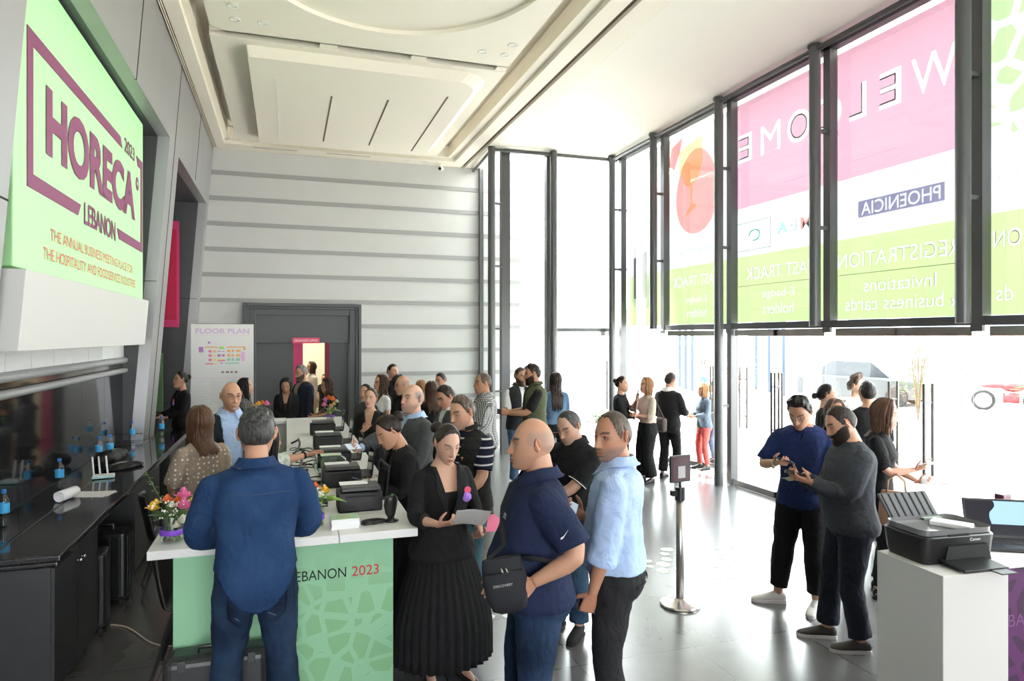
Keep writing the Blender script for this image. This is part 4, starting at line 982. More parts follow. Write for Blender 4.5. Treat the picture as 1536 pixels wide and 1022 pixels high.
_l.new(_z.outputs['Fac'], _p.inputs['Height']); _l.new(_p.outputs['Normal'], _b.inputs['Normal'])
SKIN = {'light':(.60,.355,.255),'mid':(.53,.285,.185),'tan':(.45,.225,.138),'pale':(.66,.42,.32)}
def hairmat(name, col, var=.35):
    return mat('hair_'+name, col, .45, bump=(70,.5), var=var, varscale=90, stretch=(1,1,.12), spec=.35)
HAIR = {'black':hairmat('black',(.010,.008,.008)),'brown':hairmat('brown',(.050,.024,.014)),'dark':hairmat('dark',(.020,.012,.009)),'chestnut':hairmat('chestnut',(.085,.038,.020)),
 'grey':hairmat('grey',(.17,.16,.155),.6),'salt':hairmat('salt',(.050,.048,.048),.9),'blond':hairmat('blond',(.33,.17,.075)),'greybrown':hairmat('greybrown',(.085,.062,.048),.5)}
for k_, m_ in HAIR.items():
    m_.node_tree.nodes['Noise Texture'].inputs['Scale'].default_value = 110

def cloth(name, col, bump=(260,.18), var=.06, vs=10, rough=.85, folds=(6,.55), **k): return mat(name, col, rough, bump=bump, var=var, varscale=vs, sheen=0, spec=.25, folds=folds, **k)
C_BLACK = cloth('black_suiting',(.0125,.0125,.0135),var=.1); C_BLACK2 = cloth('black_jersey',(.010,.010,.011)); C_CHAR = cloth('charcoal_suiting',(.045,.046,.050)); C_GREY = cloth('grey_suiting',(.060,.062,.066))
C_WHITE = cloth('white_cotton',(.76,.76,.77)); C_NAVY = cloth('navy_cotton',(.018,.026,.075)); C_NAVYP = cloth('navy_polo_knit',(.016,.024,.062)); C_SCRUB = cloth('navy_scrub',(.017,.030,.105)); C_SLATE = cloth('slate_knit',(.050,.055,.064),var=.12,vs=40)
C_LBLUE = cloth('pale_blue_oxford',(.40,.53,.78),var=.08); C_BLUE = cloth('sky_blue_cotton',(.36,.48,.72)); C_OLIVE = cloth('olive_quilt',(.075,.085,.045)); C_CREAM = cloth('cream_blouse',(.55,.50,.44)); C_BEIGE = cloth('beige_knit',(.45,.37,.30))
C_TROUS = cloth('charcoal_trousers',(.022,.022,.024),var=.12); C_JOG = cloth('black_joggers',(.008,.008,.009)); C_DKJEAN = cloth('dark_navy_trousers',(.016,.020,.030)); C_RED = cloth('brick_red_trousers',(.50,.10,.09)); C_PINKC = cloth('pink_cotton',(.6,.2,.2))
def denim(name, dark, light, vs=5):
    m = mat(name, dark, .85, bump=(420,.25), spec=.2); N,L,B = nodes_of(m)
    tc = N.new('ShaderNodeTexCoord'); a = N.new('ShaderNodeTexNoise'); a.inputs['Scale'].default_value = vs; a.inputs['Detail'].default_value = 6; L.new(tc.outputs['Object'],a.inputs['Vector'])
    r = N.new('ShaderNodeValToRGB'); r.color_ramp.elements[0].position=.38; r.color_ramp.elements[1].position=.75; r.color_ramp.elements[0].color=(*dark,1); r.color_ramp.elements[1].color=(*light,1)
    L.new(a.outputs['Fac'],r.inputs['Fac']); L.new(r.outputs['Color'],B.inputs['Base Color']); add_folds(m,6,.6); return m
D_SHIRT = denim('denim_shirt_blue',(.016,.042,.118),(.030,.072,.170)); D_JEAN = denim('indigo_jeans',(.010,.020,.048),(.030,.062,.12),4); D_MID = denim('mid_blue_jeans',(.020,.045,.085),(.07,.13,.20),4); D_TEAL = denim('teal_jeans',(.055,.125,.165),(.11,.21,.26),4); D_JACKET = denim('light_denim',(.07,.14,.24),(.15,.24,.36),5); D_WASH=denim('washed_blue_jeans',(.045,.085,.15),(.12,.19,.28),4)
def pattern(name, kind, base, ink, **k):
    m = mat(name, base, .85, bump=(260,.15), spec=.25); N,L,B = nodes_of(m); tc = N.new('ShaderNodeTexCoord'); sp = N.new('ShaderNodeSeparateXYZ'); L.new(tc.outputs['Object'],sp.inputs[0])
    def wave(sock, period, duty):
        d = N.new('ShaderNodeMath'); d.operation='DIVIDE'; d.inputs[1].default_value=period; L.new(sock,d.inputs[0])
        f = N.new('ShaderNodeMath'); f.operation='FRACT'; L.new(d.outputs[0],f.inputs[0]); g = N.new('ShaderNodeMath'); g.operation='LESS_THAN'; g.inputs[1].default_value=duty; L.new(f.outputs[0],g.inputs[0]); return g.outputs[0]
    mm = N.new('ShaderNodeMix'); mm.data_type='RGBA'; mm.inputs[6].default_value=(*base,1); mm.inputs[7].default_value=(*ink,1)
    if kind == 'stripe': L.new(wave(sp.outputs['Z'],k['p'],k['w']),mm.inputs[0])
    elif kind == 'check':
        a = wave(sp.outputs['Z'],k['p'],k['w']); b1 = wave(sp.outputs['X'],k['p'],k['w']); b2 = wave(sp.outputs['Y'],k['p'],k['w'])
        s = N.new('ShaderNodeMath'); s.operation='ADD'; L.new(b1,s.inputs[0]); L.new(a,s.inputs[1]); h = N.new('ShaderNodeMath'); h.operation='ADD'; L.new(b2,h.inputs[0]); L.new(s.outputs[0],h.inputs[1])
        e = N.new('ShaderNodeMath'); e.operation='MULTIPLY'; e.inputs[1].default_value=.45; e.use_clamp=True; L.new(h.outputs[0],e.inputs[0]); L.new(e.outputs[0],mm.inputs[0])
    elif kind == 'dots':
        v = N.new('ShaderNodeTexVoronoi'); v.inputs['Scale'].default_value=k['p']; v.inputs['Randomness'].default_value=.35; L.new(tc.outputs['Object'],v.inputs['Vector']); g = N.new('ShaderNodeMath'); g.operation='LESS_THAN'; g.inputs[1].default_value=k['w']; L.new(v.outputs['Distance'],g.inputs[0]); L.new(g.outputs[0],mm.inputs[0])
    elif kind == 'blotch':
        v = N.new('ShaderNodeTexNoise'); v.inputs['Scale'].default_value=k['p']; L.new(tc.outputs['Object'],v.inputs['Vector']); g = N.new('ShaderNodeMapRange'); g.inputs[1].default_value=.52; g.inputs[2].default_value=.6; L.new(v.outputs['Fac'],g.inputs[0]); L.new(g.outputs[0],mm.inputs[0])
    L.new(mm.outputs[2],B.inputs['Base Color']); add_folds(m,6,.5); return m
P_STRIPE = pattern('navy_white_stripe_knit','stripe',(.010,.012,.028),(.62,.62,.64),p=.062,w=.20); P_CHECK = pattern('black_white_check','check',(.72,.72,.72),(.02,.022,.03),p=.020,w=.5); P_DOTS = pattern('beige_dotted_blouse','dots',(.32,.25,.19),(.72,.66,.58),p=26,w=.26)
P_FLORAL = pattern('white_leaf_print','blotch',(.70,.71,.68),(.42,.50,.40),p=22); P_PLAID = pattern('grey_plaid','check',(.05,.05,.055),(.16,.15,.15),p=.03,w=.3); P_QUILT = pattern('black_quilt','stripe',(.018,.018,.017),(.010,.010,.010),p=.05,w=.1)
SH_BLACK = mat('black_leather_shoe',(.012,.011,.011),.35); SH_WHITE = mat('white_sneaker',(.72,.71,.68),.5); SH_GREY = mat('olive_grey_knit_shoe',(.060,.060,.050),.8,bump=(300,.3)); SOLE_W = mat('white_rubber',(.74,.70,.69),.5); SOLE_B = mat('black_rubber',(.012,.012,.012),.7); SH_SUEDE = mat('black_suede',(.016,.016,.017),.9)
M_LEATHER = mat('black_leather',(.012,.011,.010),.4)

HS = 1.09   # heads read a touch large from this high viewpoint
class Person:
    def __init__(s, label, u, v, d, rel, sex='m', girth=1.0, belly=0.0, lean=0, twist=0, head=(0,0,0), RH=None, LH=None, feet=None, skin='mid', stubble=0, eyes='open', gaze=0, lips=None, scalp=0, nose=1.0, group=None, hgt_pad=0, shoulder=1.0, z0=0):
        s.sex = sex; s.g = girth; s.belly = belly; s.lean = R(lean); s.twist = R(twist); s.near = d < 6.6; s.mid = d < 8.8
        s.skin = np.array(SKIN[skin]) if isinstance(skin,str) else np.array(skin); s.stub = stubble; s.scalp = scalp; s.eyes = eyes; s.gaze = gaze; s.nose = nose
        s.lipc = np.array(lips if lips else (s.skin*np.array((.80,.55,.58) if sex == 'f' else (.82,.66,.66))))
        s.headrot = Matrix.Rotation(R(-head[0]),4,'Z') @ Matrix.Rotation(R(-head[1]),4,'X') @ Matrix.Rotation(R(head[2] if len(head)>2 else 0),4,'Y')
        s.sw = (.178 if sex == 'm' else .150)*shoulder*(1+.25*(girth-1)); s.k = 1.0 if sex == 'm' else .84; s.k *= 1+.45*(girth-1)
        s.L1, s.L2 = (.29,.255) if sex == 'm' else (.275,.24)
        x, y = spot(u, d); phi = PI + math.atan2(x, y) + R(rel)
        s.np_ = s.Tz(1.50) @ Vector((0,-.008,1.512)); s.hc = s.np_ + s.headrot.to_3x3() @ Vector((0,.026,.118*HS-.003))
        # head geometry first, to fix the stature from the seen top of the head
        s.headpts()
        top = max((s.headM @ Vector(p)).z for p in s.HP[::3].tolist()) + hgt_pad
        s.scale = (hgt(v, d) - z0)/top
        s.root = thing('person', label, 'person', (x,y,z0), -phi, group); s.root.scale = (s.scale,)*3; s.phi = phi; s.xy = (x,y); s.z0 = z0
        s.hands = {}; s.arms = {}
        dR = dict(p=(.235*s.sw/.178,.05,.80), pole=(.5,-1,-.2)); dL = dict(p=(-.235*s.sw/.178,.05,.80), pole=(-.5,-1,-.2))
        for sd, H, D in ((1,RH,dR),(-1,LH,dL)):
            H = dict(D, **(H or {})); s.arm(sd, H)
        s.feet = feet or [(.11,.02,12),(-.11,-.02,-12)]
        s.leg = {}
        for sd, (fx_,fy_,ta) in zip((1,-1), s.feet): s.legs(sd, fx_, fy_, ta)
        s.body()
    # ---- frames
    def Tz(s, z):
        k = sstep((z-.85)/.35); return Matrix.Translation((0,0,.93)) @ Matrix.Rotation(-s.lean*k,4,'X') @ Matrix.Rotation(-s.twist*k,4,'Z') @ Matrix.Translation((0,0,-.93))
    def prof(s, z):
        T = PROF[s.sex]; w,f,b = (np.interp(z,T[:,0],T[:,i]) for i in (1,2,3))
        q = 1+(s.g-1)*float(np.interp(z,[.78,.9,1.05,1.25,1.42,1.5],[.55,.9,1.1,.9,.5,.15]))
        f = f*q + s.belly*math.exp(-((z-1.06)/.135)**2); return w*q, f, b*q
    def ring(s, z, off=0, n=32, e=2.4, sx=1.0):
        w,f,b = s.prof(z); M = s.Tz(z); P=[]
        for i in range(n):
            a = 2*PI*i/n; c, sn = math.cos(a), math.sin(a)
            x = (w*sx+off)*math.copysign(abs(sn)**(2/e),sn); y = ((f if c>0 else b)+off)*math.copysign(abs(c)**(2/e),c)
            P.append(tuple(M @ Vector((x,y,z))))
        return P[::-1]
    def surf(s, x, z, off=0, side=1, e=2.4):
        w,f,b = s.prof(z); w += off; k = max(0.0, 1-min(1,abs(x)/w)**e)**(1/e); y = side*((f if side>0 else b)+off)*k
        return s.Tz(z) @ Vector((x,y,z))
    def ik(s, S, W, l1, l2, pole):
        d = W-S; L = min(d.length, (l1+l2)*.998); u = d.normalized(); W = S+u*L
        a = math.acos(max(-1,min(1,(l1*l1+L*L-l2*l2)/(2*l1*L)))); p = Vector(pole); p = p-u*p.dot(u)
        p = p.normalized() if p.length > 1e-4 else u.orthogonal().normalized(); return S+u*(l1*math.cos(a))+p*(l1*math.sin(a)), W
    def arm(s, sd, H):
        S = s.Tz(1.42) @ Vector((sd*s.sw,-.008,1.385)); E, W = s.ik(S, Vector(H['p']), s.L1, s.L2, H['pole'])
        f = Vector(H['f']).normalized() if H.get('f') else (W-E).normalized()
        n = Vector(H['n']) if H.get('n') else Vector((-sd,0.15,0)); n = n-f*n.dot(f); n.normalize(); th = f.cross(n)*sd
        s.arms[sd] = (S,E,W); s.hands[sd] = dict(w=W,f=f,n=n,s=th,curl=H.get('curl',(22,28,18)),thumb=H.get('thumb',.35))
    def arm_pt(s, sd, t):
        S,E,W = s.arms[sd]
        if t <= .75: return S.lerp(E, t)
        if t >= 1.25: return E.lerp(W, t-1)
        q = (t-.75)/.5; a = S.lerp(E,.75); c = E.lerp(W,.25); return a*(1-q)**2 + E*(2*q*(1-q)) + c*q*q
    def arm_r(s, t): return s.k*float(np.interp(t,[-.2,0,.3,.7,1,1.25,1.6,1.9,2],[.050,.055,.053,.047,.042,.043,.036,.027,.026]))
    def armtube(s, mb, sd, t0, t1, off=0, n=14, k=12, flare=0):
        ts = np.linspace(t0,t1,k); S,E,W = s.arms[sd]; P=[]
        for t in ts: P.append(s.arm_pt(sd,t) if t >= 0 else S + (s.Tz(1.4) @ Vector((0,-.01,1.36)) - S)*(-t))
        mb.tube(P,[s.arm_r(t)+off*(.6+.4*sstep((t+.1)/.5))+flare*max(0,(t-t0)/(t1-t0)-.6) for t in ts],n)
    def legs(s, sd, x, y, toe):
        J = Vector((sd*.088*(1+.3*(s.g-1)),0,.90)); K, A = s.ik(J, Vector((x,y,.085)), .420, .405, (sd*.12,1,0)); s.leg[sd] = (J,K,A,R(toe))
    def leg_pt(s, sd, t):
        J,K,A,_ = s.leg[sd]
        if t <= .8: return J.lerp(K,t)
        if t >= 1.2: return K.lerp(A,t-1)
        q=(t-.8)/.4; a=J.lerp(K,.8); c=K.lerp(A,.2); return a*(1-q)**2+K*(2*q*(1-q))+c*q*q
    def leg_r(s, t): return (1+.5*(s.g-1))*(1 if s.sex=='m' else .94)*float(np.interp(t,[0,.2,.6,1,1.3,1.7,2],[.090,.090,.074,.057,.058,.044,.037]))
    # ---- head
    def base(s, AZ, EL):
        fem = s.sex == 'f'; ce = np.cos(EL); ce = np.where(EL<0, np.power(np.maximum(ce,0),.72), ce); sa, ca = np.sin(AZ), np.cos(AZ)
        x = (.0725 if fem else .0765)*ce*np.sign(sa)*np.abs(sa)**.92; y = ca*ce*np.where(ca>0,.094,.100); z = .118*np.sin(EL)
        q = np.clip(-z/.118,0,1); x = x*(1-(.36 if fem else .27)*q**1.5); y = np.where(y<0,y*(1-.45*q**1.3),y*(1-.05*q)) + .042*q**1.5
        y = np.where((z>0)&(y>0), y*(1-.07*(z/.118)**2), y); return np.stack([x,y,z],-1)
    def headpts(s):
        hi = s.near; nph, nth = (100,88) if hi else ((64,56) if s.mid else (44,40)); s.nph, s.nth = nph, nth
        t = np.linspace(-1,1,nph,endpoint=False); az = PI*(t-.5*np.sin(PI*t)/PI); el = np.linspace(-PI/2+.01,PI/2-.01,nth)
        EL,AZ = np.meshgrid(el,az,indexing='ij'); P = s.base(AZ,EL).reshape(-1,3); x,y,z = P[:,0],P[:,1],P[:,2]; ax = np.abs(x)
        fr = nstep((y-.01)/.045); G = lambda cx,cz,sx,sz: np.exp(-((ax-cx)/sx)**2-((z-cz)/sz)**2)
        fem = s.sex=='f'; N = s.nose*(.88 if fem else 1.0); D = np.zeros(len(P))
        D += (.0025 if fem else .005)*np.exp(-((z-.026)/.011)**2)*np.exp(-(ax/.05)**2)
        D -= .011*G(.031,.008,.017,.012); D -= .003*G(.031,-.012,.02,.01)
        ridge = np.clip((.020-z)/.052,0,1); ridge = np.where(z<-.034, np.clip(1-(-.034-z)/.010,0,1), ridge)
        D += N*(.004+.019*ridge)*np.exp(-(ax/(.0075+.005*ridge))**2)*(z<.024)*(z>-.046); D += N*.006*G(.012,-.035,.007,.007)
        D += .0065*G(0,-.0605,.020,.0055) + .0075*G(0,-.0735,.018,.0060) - .0045*G(0,-.0670,.024,.0022) + .003*G(0,-.066,.03,.018) - .004*G(0,-.083,.02,.005)
        D += .009*G(0,-.103,.02,.013) + .004*G(.048,-.014,.018,.018) - .003*G(.045,-.055,.014,.02)
        D *= fr; y2 = y + D; s.HP = np.stack([x,y2,z],-1)
        c = np.tile(s.skin,(len(P),1)); hc = np.array((.022,.014,.010))
        def mixc(col, w): nonlocal c; w = np.clip(w,0,1)[:,None]; c = c*(1-w)+np.array(col)*w
        mixc(s.skin*np.array((1.05,.82,.80)), .5*fr*(G(.042,-.022,.02,.018)+G(0,-.034,.014,.012)))
        if s.stub:
            jaw = nstep((-.030-z-.25*np.clip(.05-ax,0,.05))/.030); mous = np.exp(-((z+.052)/.0055)**2)*np.exp(-(ax/.026)**4)
            mixc((.15,.12,.11), s.stub*.75*np.clip(np.maximum(jaw*(1-np.exp(-(ax/.024)**4)*np.exp(-((z+.067)/.013)**4)),mous),0,1)*nstep((y+.03)/.03))
        if s.scalp:
            aa = np.degrees(np.abs(AZ.ravel())); ee = np.degrees(EL.ravel()); mixc((.20,.18,.165), s.scalp*nstep((aa-62)/14)*nstep((ee-np.interp(aa,[60,74,86,96,112,180],[10,-2,-4,12,-14,-34]))/8)*nstep((40-ee)/18))
        mixc(s.lipc, fr*1.3*np.exp(-(ax/.023)**6)*np.exp(-((z+.067)/.0105)**4))
        mixc(s.lipc*.35, fr*np.exp(-(ax/.022)**6)*np.exp(-((z+.067)/.0018)**2))
        bz = .0285-.12*(ax-.034)**2/.034 + .004*(ax>.02)
        mixc(hc, fr*1.2*np.exp(-((z-bz)/(.0035 if fem else .0050))**2)*nstep((ax-.011)/.006)*nstep((.056-ax)/.008)*(y>.03))
        mixc(s.skin*.62, fr*.55*G(.031,.004,.018,.012)); mixc(s.skin*.35, fr*.9*G(.0095,-.0445,.0045,.0025))  # first mix paints eye socket shade into the skin colour
        s.HC = c; s.headM = Matrix.Translation(s.hc) @ s.headrot @ Matrix.Scale(HS,4)
    def ysurf(s, x, z):
        P = s.HP; m = P[:,1] > .02; Q = P[m]; return float(Q[np.argmin((Q[:,0]-x)**2+(Q[:,2]-z)**2),1])
    def add_head(s, mb):
        M = s.headM; V = [tuple(M @ Vector(p)) for p in s.HP.tolist()]; F=[]; nph,nth = s.nph,s.nth
        for i in range(nth-1):
            for j in range(nph): k=(j+1)%nph; F.append((i*nph+j,(i+1)*nph+j,(i+1)*nph+k,i*nph+k))
        F.append(tuple(range(nph))); F.append(tuple((nth-1)*nph+j for j in range(nph-1,-1,-1)))
        mb.add(V,F,0,s.HC); R3 = M.to_3x3()
        if s.mid:
            for sd in (-1,1):
                xe, ze = sd*.031, .008; ye = s.ysurf(xe,ze)-.0066; ctr = M @ Vector((xe,ye,ze)); t = MB(); t.ball((0,0,0),.0118,22); E = np.array(t.v)
                if s.eyes == 'open':
                    g = np.array((math.sin(R(s.gaze)),math.cos(R(s.gaze)),-.05)); ang = np.arccos(np.clip(E@g/.0118/np.linalg.norm(g),-1,1)); col = np.where(ang[:,None]<.25,np.array((.006,.005,.005)),np.where(ang[:,None]<.50,np.array((.035,.020,.012)),np.array((.52,.47,.43)))); col = np.where(((E[:,2]>.0036)|(E[:,2]<-.0052))[:,None],s.skin*.88,col)
                else: col = np.tile(s.skin*.92,(len(E),1))
                mb.add([tuple(ctr + R3 @ Vector(p)) for p in E.tolist()], t.f, 0, col)
                def arc(zs, lift, r, colr, sp=.0155):
                    P=[M @ Vector((xe+sp*q*1.05, ye+.0118*math.sqrt(max(.05,1-(q*1.02)**2*.85))+lift-.0005, ze+zs*(1-q*q)*.0062-.001*abs(q))) for q in np.linspace(-1,1,11)]
                    mb.tube(P,[r*(.35+.65*(1-abs(q)**2)) for q in np.linspace(-1,1,11)],6,col=tuple(colr))
                if s.eyes == 'open': arc(1.0,.0004,.0026,s.skin*.78); arc(.58,.0012,.0012,(.012,.008,.007)); arc(-.85,.0004,.0018,s.skin*.82)
                else: arc(-.75,.0012,.0016,(.012,.008,.007)); arc(1.3,.0,.0018,s.skin*.7)
        for sd in (-1,1):
            Me = Matrix.Rotation(R(sd*-26),3,'Z') @ Matrix.Rotation(R(-8),3,'X'); c0 = Vector((sd*(.0785 if s.sex=='m' else .0735),-.012,.002)); t = MB(); t.ball((0,0,0),(.007,.016,.030),14,M=Me.to_4x4())
            mb.add([tuple(M @ (c0+Vector(p))) for p in t.v],t.f,0,tuple(s.skin*np.array((.95,.80,.76))))
            P=[M @ (c0 + Me @ Vector((sd*.0065,.012*math.cos(a)-.006*(a<0),.027*math.sin(a)+.004))) for a in np.linspace(-1.2,3.6,14)]
            mb.tube(P,[.0045]*13+[.003],6,col=tuple(s.skin*np.array((1.02,.88,.84))))
    def hand(s, sd, mb):
        H = s.hands[sd]; w,f,n,t = H['w'],H['f'],H['n'],H['s']; q = 1.0 if s.sex=='m' else .88; m = MB()
        def at(a,b,c): return w + (t*a+f*b+n*c)*q
        rings=[]
        for b,wd,th,off in ((-.03,.026,.021,0),(.0,.027,.020,0),(.025,.035,.019,.002),(.06,.042,.0165,.0),(.088,.042,.0135,-.002),(.098,.038,.010,-.002)):
            rings.append([tuple(at(wd*math.cos(a),b,th*math.sin(a)+off)) for a in np.linspace(0,2*PI,17)[:-1]])
        m.loft(rings if sd > 0 else rings)
        c1,c2,c3 = H['curl']
        for i,(so,L,r) in enumerate(((.0305,.070,.0080),(.0102,.079,.0083),(-.0102,.073,.0079),(-.0298,.058,.0070))):
            p = at(so,.084,-.001); a = c1*(1+.10*i); P=[p]; sp = so*.9
            for k,(ll,ad) in enumerate(((.46,0),(.30,c2),(.24,c3))):
                a = a+ad; dr = f*math.cos(R(a))+n*math.sin(R(a))+t*(sp*(1-.6*sstep(a/80)) if k==0 else 0); dr.normalize(); 
                if k < 2: P.append(P[-1]+dr*(L*ll*q*.5)); P.append(P[-1]+dr*(L*ll*q*.5))
                else: P.append(P[-1]+dr*(L*ll*q*.6)); P.append(P[-1]+dr*(L*ll*q*.4))
            m.tube(P,[r*q*x for x in (1.08,1.03,1.04,.95,.96,.88,.55)],10)
        th = H['thumb']; p=at(.024,.012,.004); P=[p]
        for (a,b,c),L in (((.80,.62,.20+.5*th),.044),((.45-.5*th,.80,.30+.6*th),.034),((.20-.5*th,.85,.30+.5*th),.027)):
            P.append(P[-1]+(t*a+f*b+n*c).normalized()*(L*q))
        m.tube(P,[x*q for x in (.0135,.0115,.0095,.0062)],10)
        if s.near:
            me = remesh(m,.0034,2); V = coords(me).tolist(); F=[tuple(p_.vertices) for p_ in me.polygons]; bpy.data.meshes.remove(me); m = MB().add(V,F)
        mb.add(m.v,m.f,0,tuple(s.skin*np.array((1.0,.90,.88))))
    def traps(s, g, off):
        nr = .040 if s.sex=='m' else .030
        for sd in (1,-1):
            S = s.arms[sd][0]; a = s.Tz(1.47) @ Vector((sd*.035,-.022,1.455)); b = a.lerp(S,.5)+Vector((0,0,.004)); g.tube([a,b,S],[nr+off,nr*1.05+off,s.arm_r(0)*.85+off*.6],14)
    def body(s):
        m = MB(); zs = np.linspace(.79,1.50,22); m.loft([s.ring(z,0,28) for z in zs]); s.traps(m,0)
        m.tube([s.Tz(1.42) @ Vector((0,-.02,1.42)), s.np_.lerp(s.hc,.0)+Vector((0,-.012,-.03)), s.hc+s.headrot.to_3x3() @ Vector((0,-.018,-.055)), s.hc+s.headrot.to_3x3() @ Vector((0,-.01,.0))],[.062*x for x in ((1,.95,.93,.80) if s.sex=='m' else (.85,.78,.76,.66))] if s.g<1.25 else [.07,.068,.066,.055],18)
        for sd in (1,-1):
            m.ball(tuple(s.arms[sd][0]),s.arm_r(0),16); s.armtube(m,sd,-.5,2.0)
            ts = np.linspace(0,2,14); m.tube([s.leg_pt(sd,t) for t in ts],[s.leg_r(t) for t in ts],16)
            J,K,A,ta = s.leg[sd]; fd = Vector((math.sin(ta),math.cos(ta),0)); m.tube([A+fd*-.045+Vector((0,0,-.045)),A+Vector((0,0,-.035)),A+fd*.08+Vector((0,0,-.052)),A+fd*.16+Vector((0,0,-.066))],[.03,.034,.032,.016],12)
        me = remesh(m,.011 if s.near else .016,4); V = coords(me).tolist(); F=[tuple(p.vertices) for p in me.polygons]; bpy.data.meshes.remove(me)
        b = MB(); b.add(V,F,0,tuple(s.skin)); s.add_head(b); s.hand(1,b); s.hand(-1,b)
        s.bodyob = link('body',b.mesh('body',True),M_SKIN,s.root,True)
    # ---- hair
    THR = {'short':([0,25,42,55,66,76,86,97,110,130,180],[48,47,44,36,22,6,-4,22,-8,-24,-34]),'buzz':([0,25,42,55,68,80,92,104,120,180],[55,58,50,34,10,-6,18,2,-22,-32]),
           'recede':([0,14,30,48,60,70,84,96,112,180],[50,58,66,46,18,0,-6,20,-12,-34]),'fem':([0,25,45,62,78,92,110,180],[54,52,44,26,6,4,-16,-36]),'fringe':([0,58,66,74,86,96,112,180],[89,89,20,4,-4,20,-10,-32])}
    def hair(s, style='short', col='dark', t=.012, rough=.35, length=.35, wave=0, part=0, bun=None, seed=0, top=None, locks=56, push=.042):
        hm = HAIR[col]; mb = MB(); nph,nth = (90,64) if s.near else (54,40); az = np.linspace(-PI,PI,nph,endpoint=False); el = np.linspace(-.75,PI/2-.005,nth); EL,AZ = np.meshgrid(el,az,indexing='ij')
        xs, ys = s.THR[{'long':'fem','bun':'fem'}.get(style,style)]; thr = np.radians(np.interp(np.degrees(np.abs(AZ)),xs,ys)); P = s.base(AZ,EL)
        Nn = np.stack([np.sin(AZ)*np.cos(EL),np.cos(AZ)*np.cos(EL),np.sin(EL)],-1); d = nstep((EL-thr)/.22)
        rs = np.random.default_rng(seed+5); wob = sum(np.sin(AZ*rs.integers(3,15)+EL*rs.integers(4,18)+rs.random()*6) for _ in range(7))/5
        tt = .0012 + t*d*(1+rough*wob)*(np.where(EL>.55,1.0,.72) if style in ('short','recede') else 1.0)
        if top: tt = tt + top*nstep((EL-.5)/.5)*d*(.6+.5*np.cos(AZ))
        P = P + Nn*tt[...,None]; keep = EL >= thr-.01
        if style == 'fringe': keep &= EL <= np.radians(np.interp(np.degrees(np.abs(AZ)),[0,60,75,110,150,180],[0,10,30,34,22,14]))
        V = [tuple(s.headM @ Vector(p)) for p in P.reshape(-1,3).tolist()]; F=[]
        for i in range(nth-1):
            for j in range(nph):
                k=(j+1)%nph
                if keep[i,j] and keep[i,k] and keep[i+1,j] and keep[i+1,k]: F.append((i*nph+j,i*nph+k,(i+1)*nph+k,(i+1)*nph+j))
        if style != 'fringe': F.append(tuple((nth-1)*nph+j for j in range(nph)))
        mb.add(V,F); rg = random.Random(seed)
        if bun:
            bx,by,bz,br = bun; c = s.headM @ Vector((bx,by,bz)); q = MB(); q.ball((0,0,0),(br,br*.85,br*.95),22)
            B = np.array(q.v); a = np.arctan2(B[:,2],B[:,0]); rad = np.linalg.norm(B[:,[0,2]],axis=1)/br; B *= (1+.07*np.sin(3*a+9*rad))[:,None]
            mb.add([tuple(c + s.headrot.to_3x3() @ Vector(p)) for p in B.tolist()], q.f)
        if style == 'long':
            Mi = None; n = locks if s.mid else 34
            for k in range(n):
                q = (k+.5)/n; sd = -1 if k%2 else 1; a = R(58+122*q+rg.uniform(-5,5))*sd; pts=[]; e0 = R(78-18*abs(math.sin(q*PI)))
                for e in np.linspace(e0,R(-6-20*q),7):
                    a2 = a if e < 1.0 else a*.8; p = s.base(np.array(a2),np.array(float(e))); nn = Vector((math.sin(a2)*math.cos(e),math.cos(a2)*math.cos(e),math.sin(e))); pts.append(s.headM @ (Vector(p.tolist())+nn*(t+.002+.004*rg.random())))
                p = pts[-1].copy(); L = length*(.82+.3*rg.random()); ph = rg.random()*6; amp = wave
                for i in range(1,9):
                    v = i/8; z = p.z - L*v; g = Vector((p.x*(1-.12*v)+amp*math.sin(ph+v*11), p.y*(1-.05*v)+amp*math.cos(ph+v*9), z))
                    if z < 1.50:
                        w_,f_,b_ = s.prof(max(z,1.0)); lo = s.Tz(z).inverted() @ g; sidef = 1 if abs(a) < R(88) else -1
                        need = ((f_ if sidef>0 else b_)+push)*max(.35,1-min(1,abs(lo.x)/(w_+.05))**2.4)**(1/2.4)
                        if sidef*lo.y < need: lo.y += (sidef*need-lo.y)*sstep((1.50-z)/.10)
                        g = s.Tz(z) @ lo
                    pts.append(g)
                r0 = .0125*(1+.4*rg.random()); mb.tube(pts,[r0*.5]+[r0]*(len(pts)-4)+[r0*.85,r0*.65,r0*.25],7,flat=.55)
        o = link('hair',mb.mesh(),hm,s.root,True); return o
    def beard(s, col='dark', t=.008, chin=1.0, low=-.03):
        P = s.HP; x,y,z = P.T; ax=np.abs(x)
        line = low + 1.1*np.clip(ax-.046,0,.04) - .30*np.clip(.046-ax,0,.046)
        mo = np.exp(-(ax/.022)**6)*np.exp(-((z+.068)/.0105)**6); mous = nstep((.034-ax)/.010)*nstep((-.044-z)/.003)*nstep((z+.066)/.004)
        wgt = np.maximum(nstep((line-z)/.014), mous)*(1-mo)*nstep((y+.012)/.012)*nstep((z+.1165)/.002); reg = wgt > .08+.22*np.random.default_rng(3).random(len(wgt))
        nrm = P/np.linalg.norm(P*np.array((1,1,.8)),axis=1,keepdims=True); Q = P+nrm*(.0006+t*wgt*(.6+.5*nstep((-.07-z)/.03)))[:,None]; Q[:,2] -= .008*chin*nstep((-.09-z)/.02)*wgt
        V=[tuple(s.headM @ Vector(p)) for p in Q.tolist()]; F=[]; nph=s.nph
        for i in range(s.nth-1):
            for j in range(nph):
                k=(j+1)%nph; q=(i*nph+j,(i+1)*nph+j,(i+1)*nph+k,i*nph+k)
                if all(reg[e] for e in q): F.append(q)
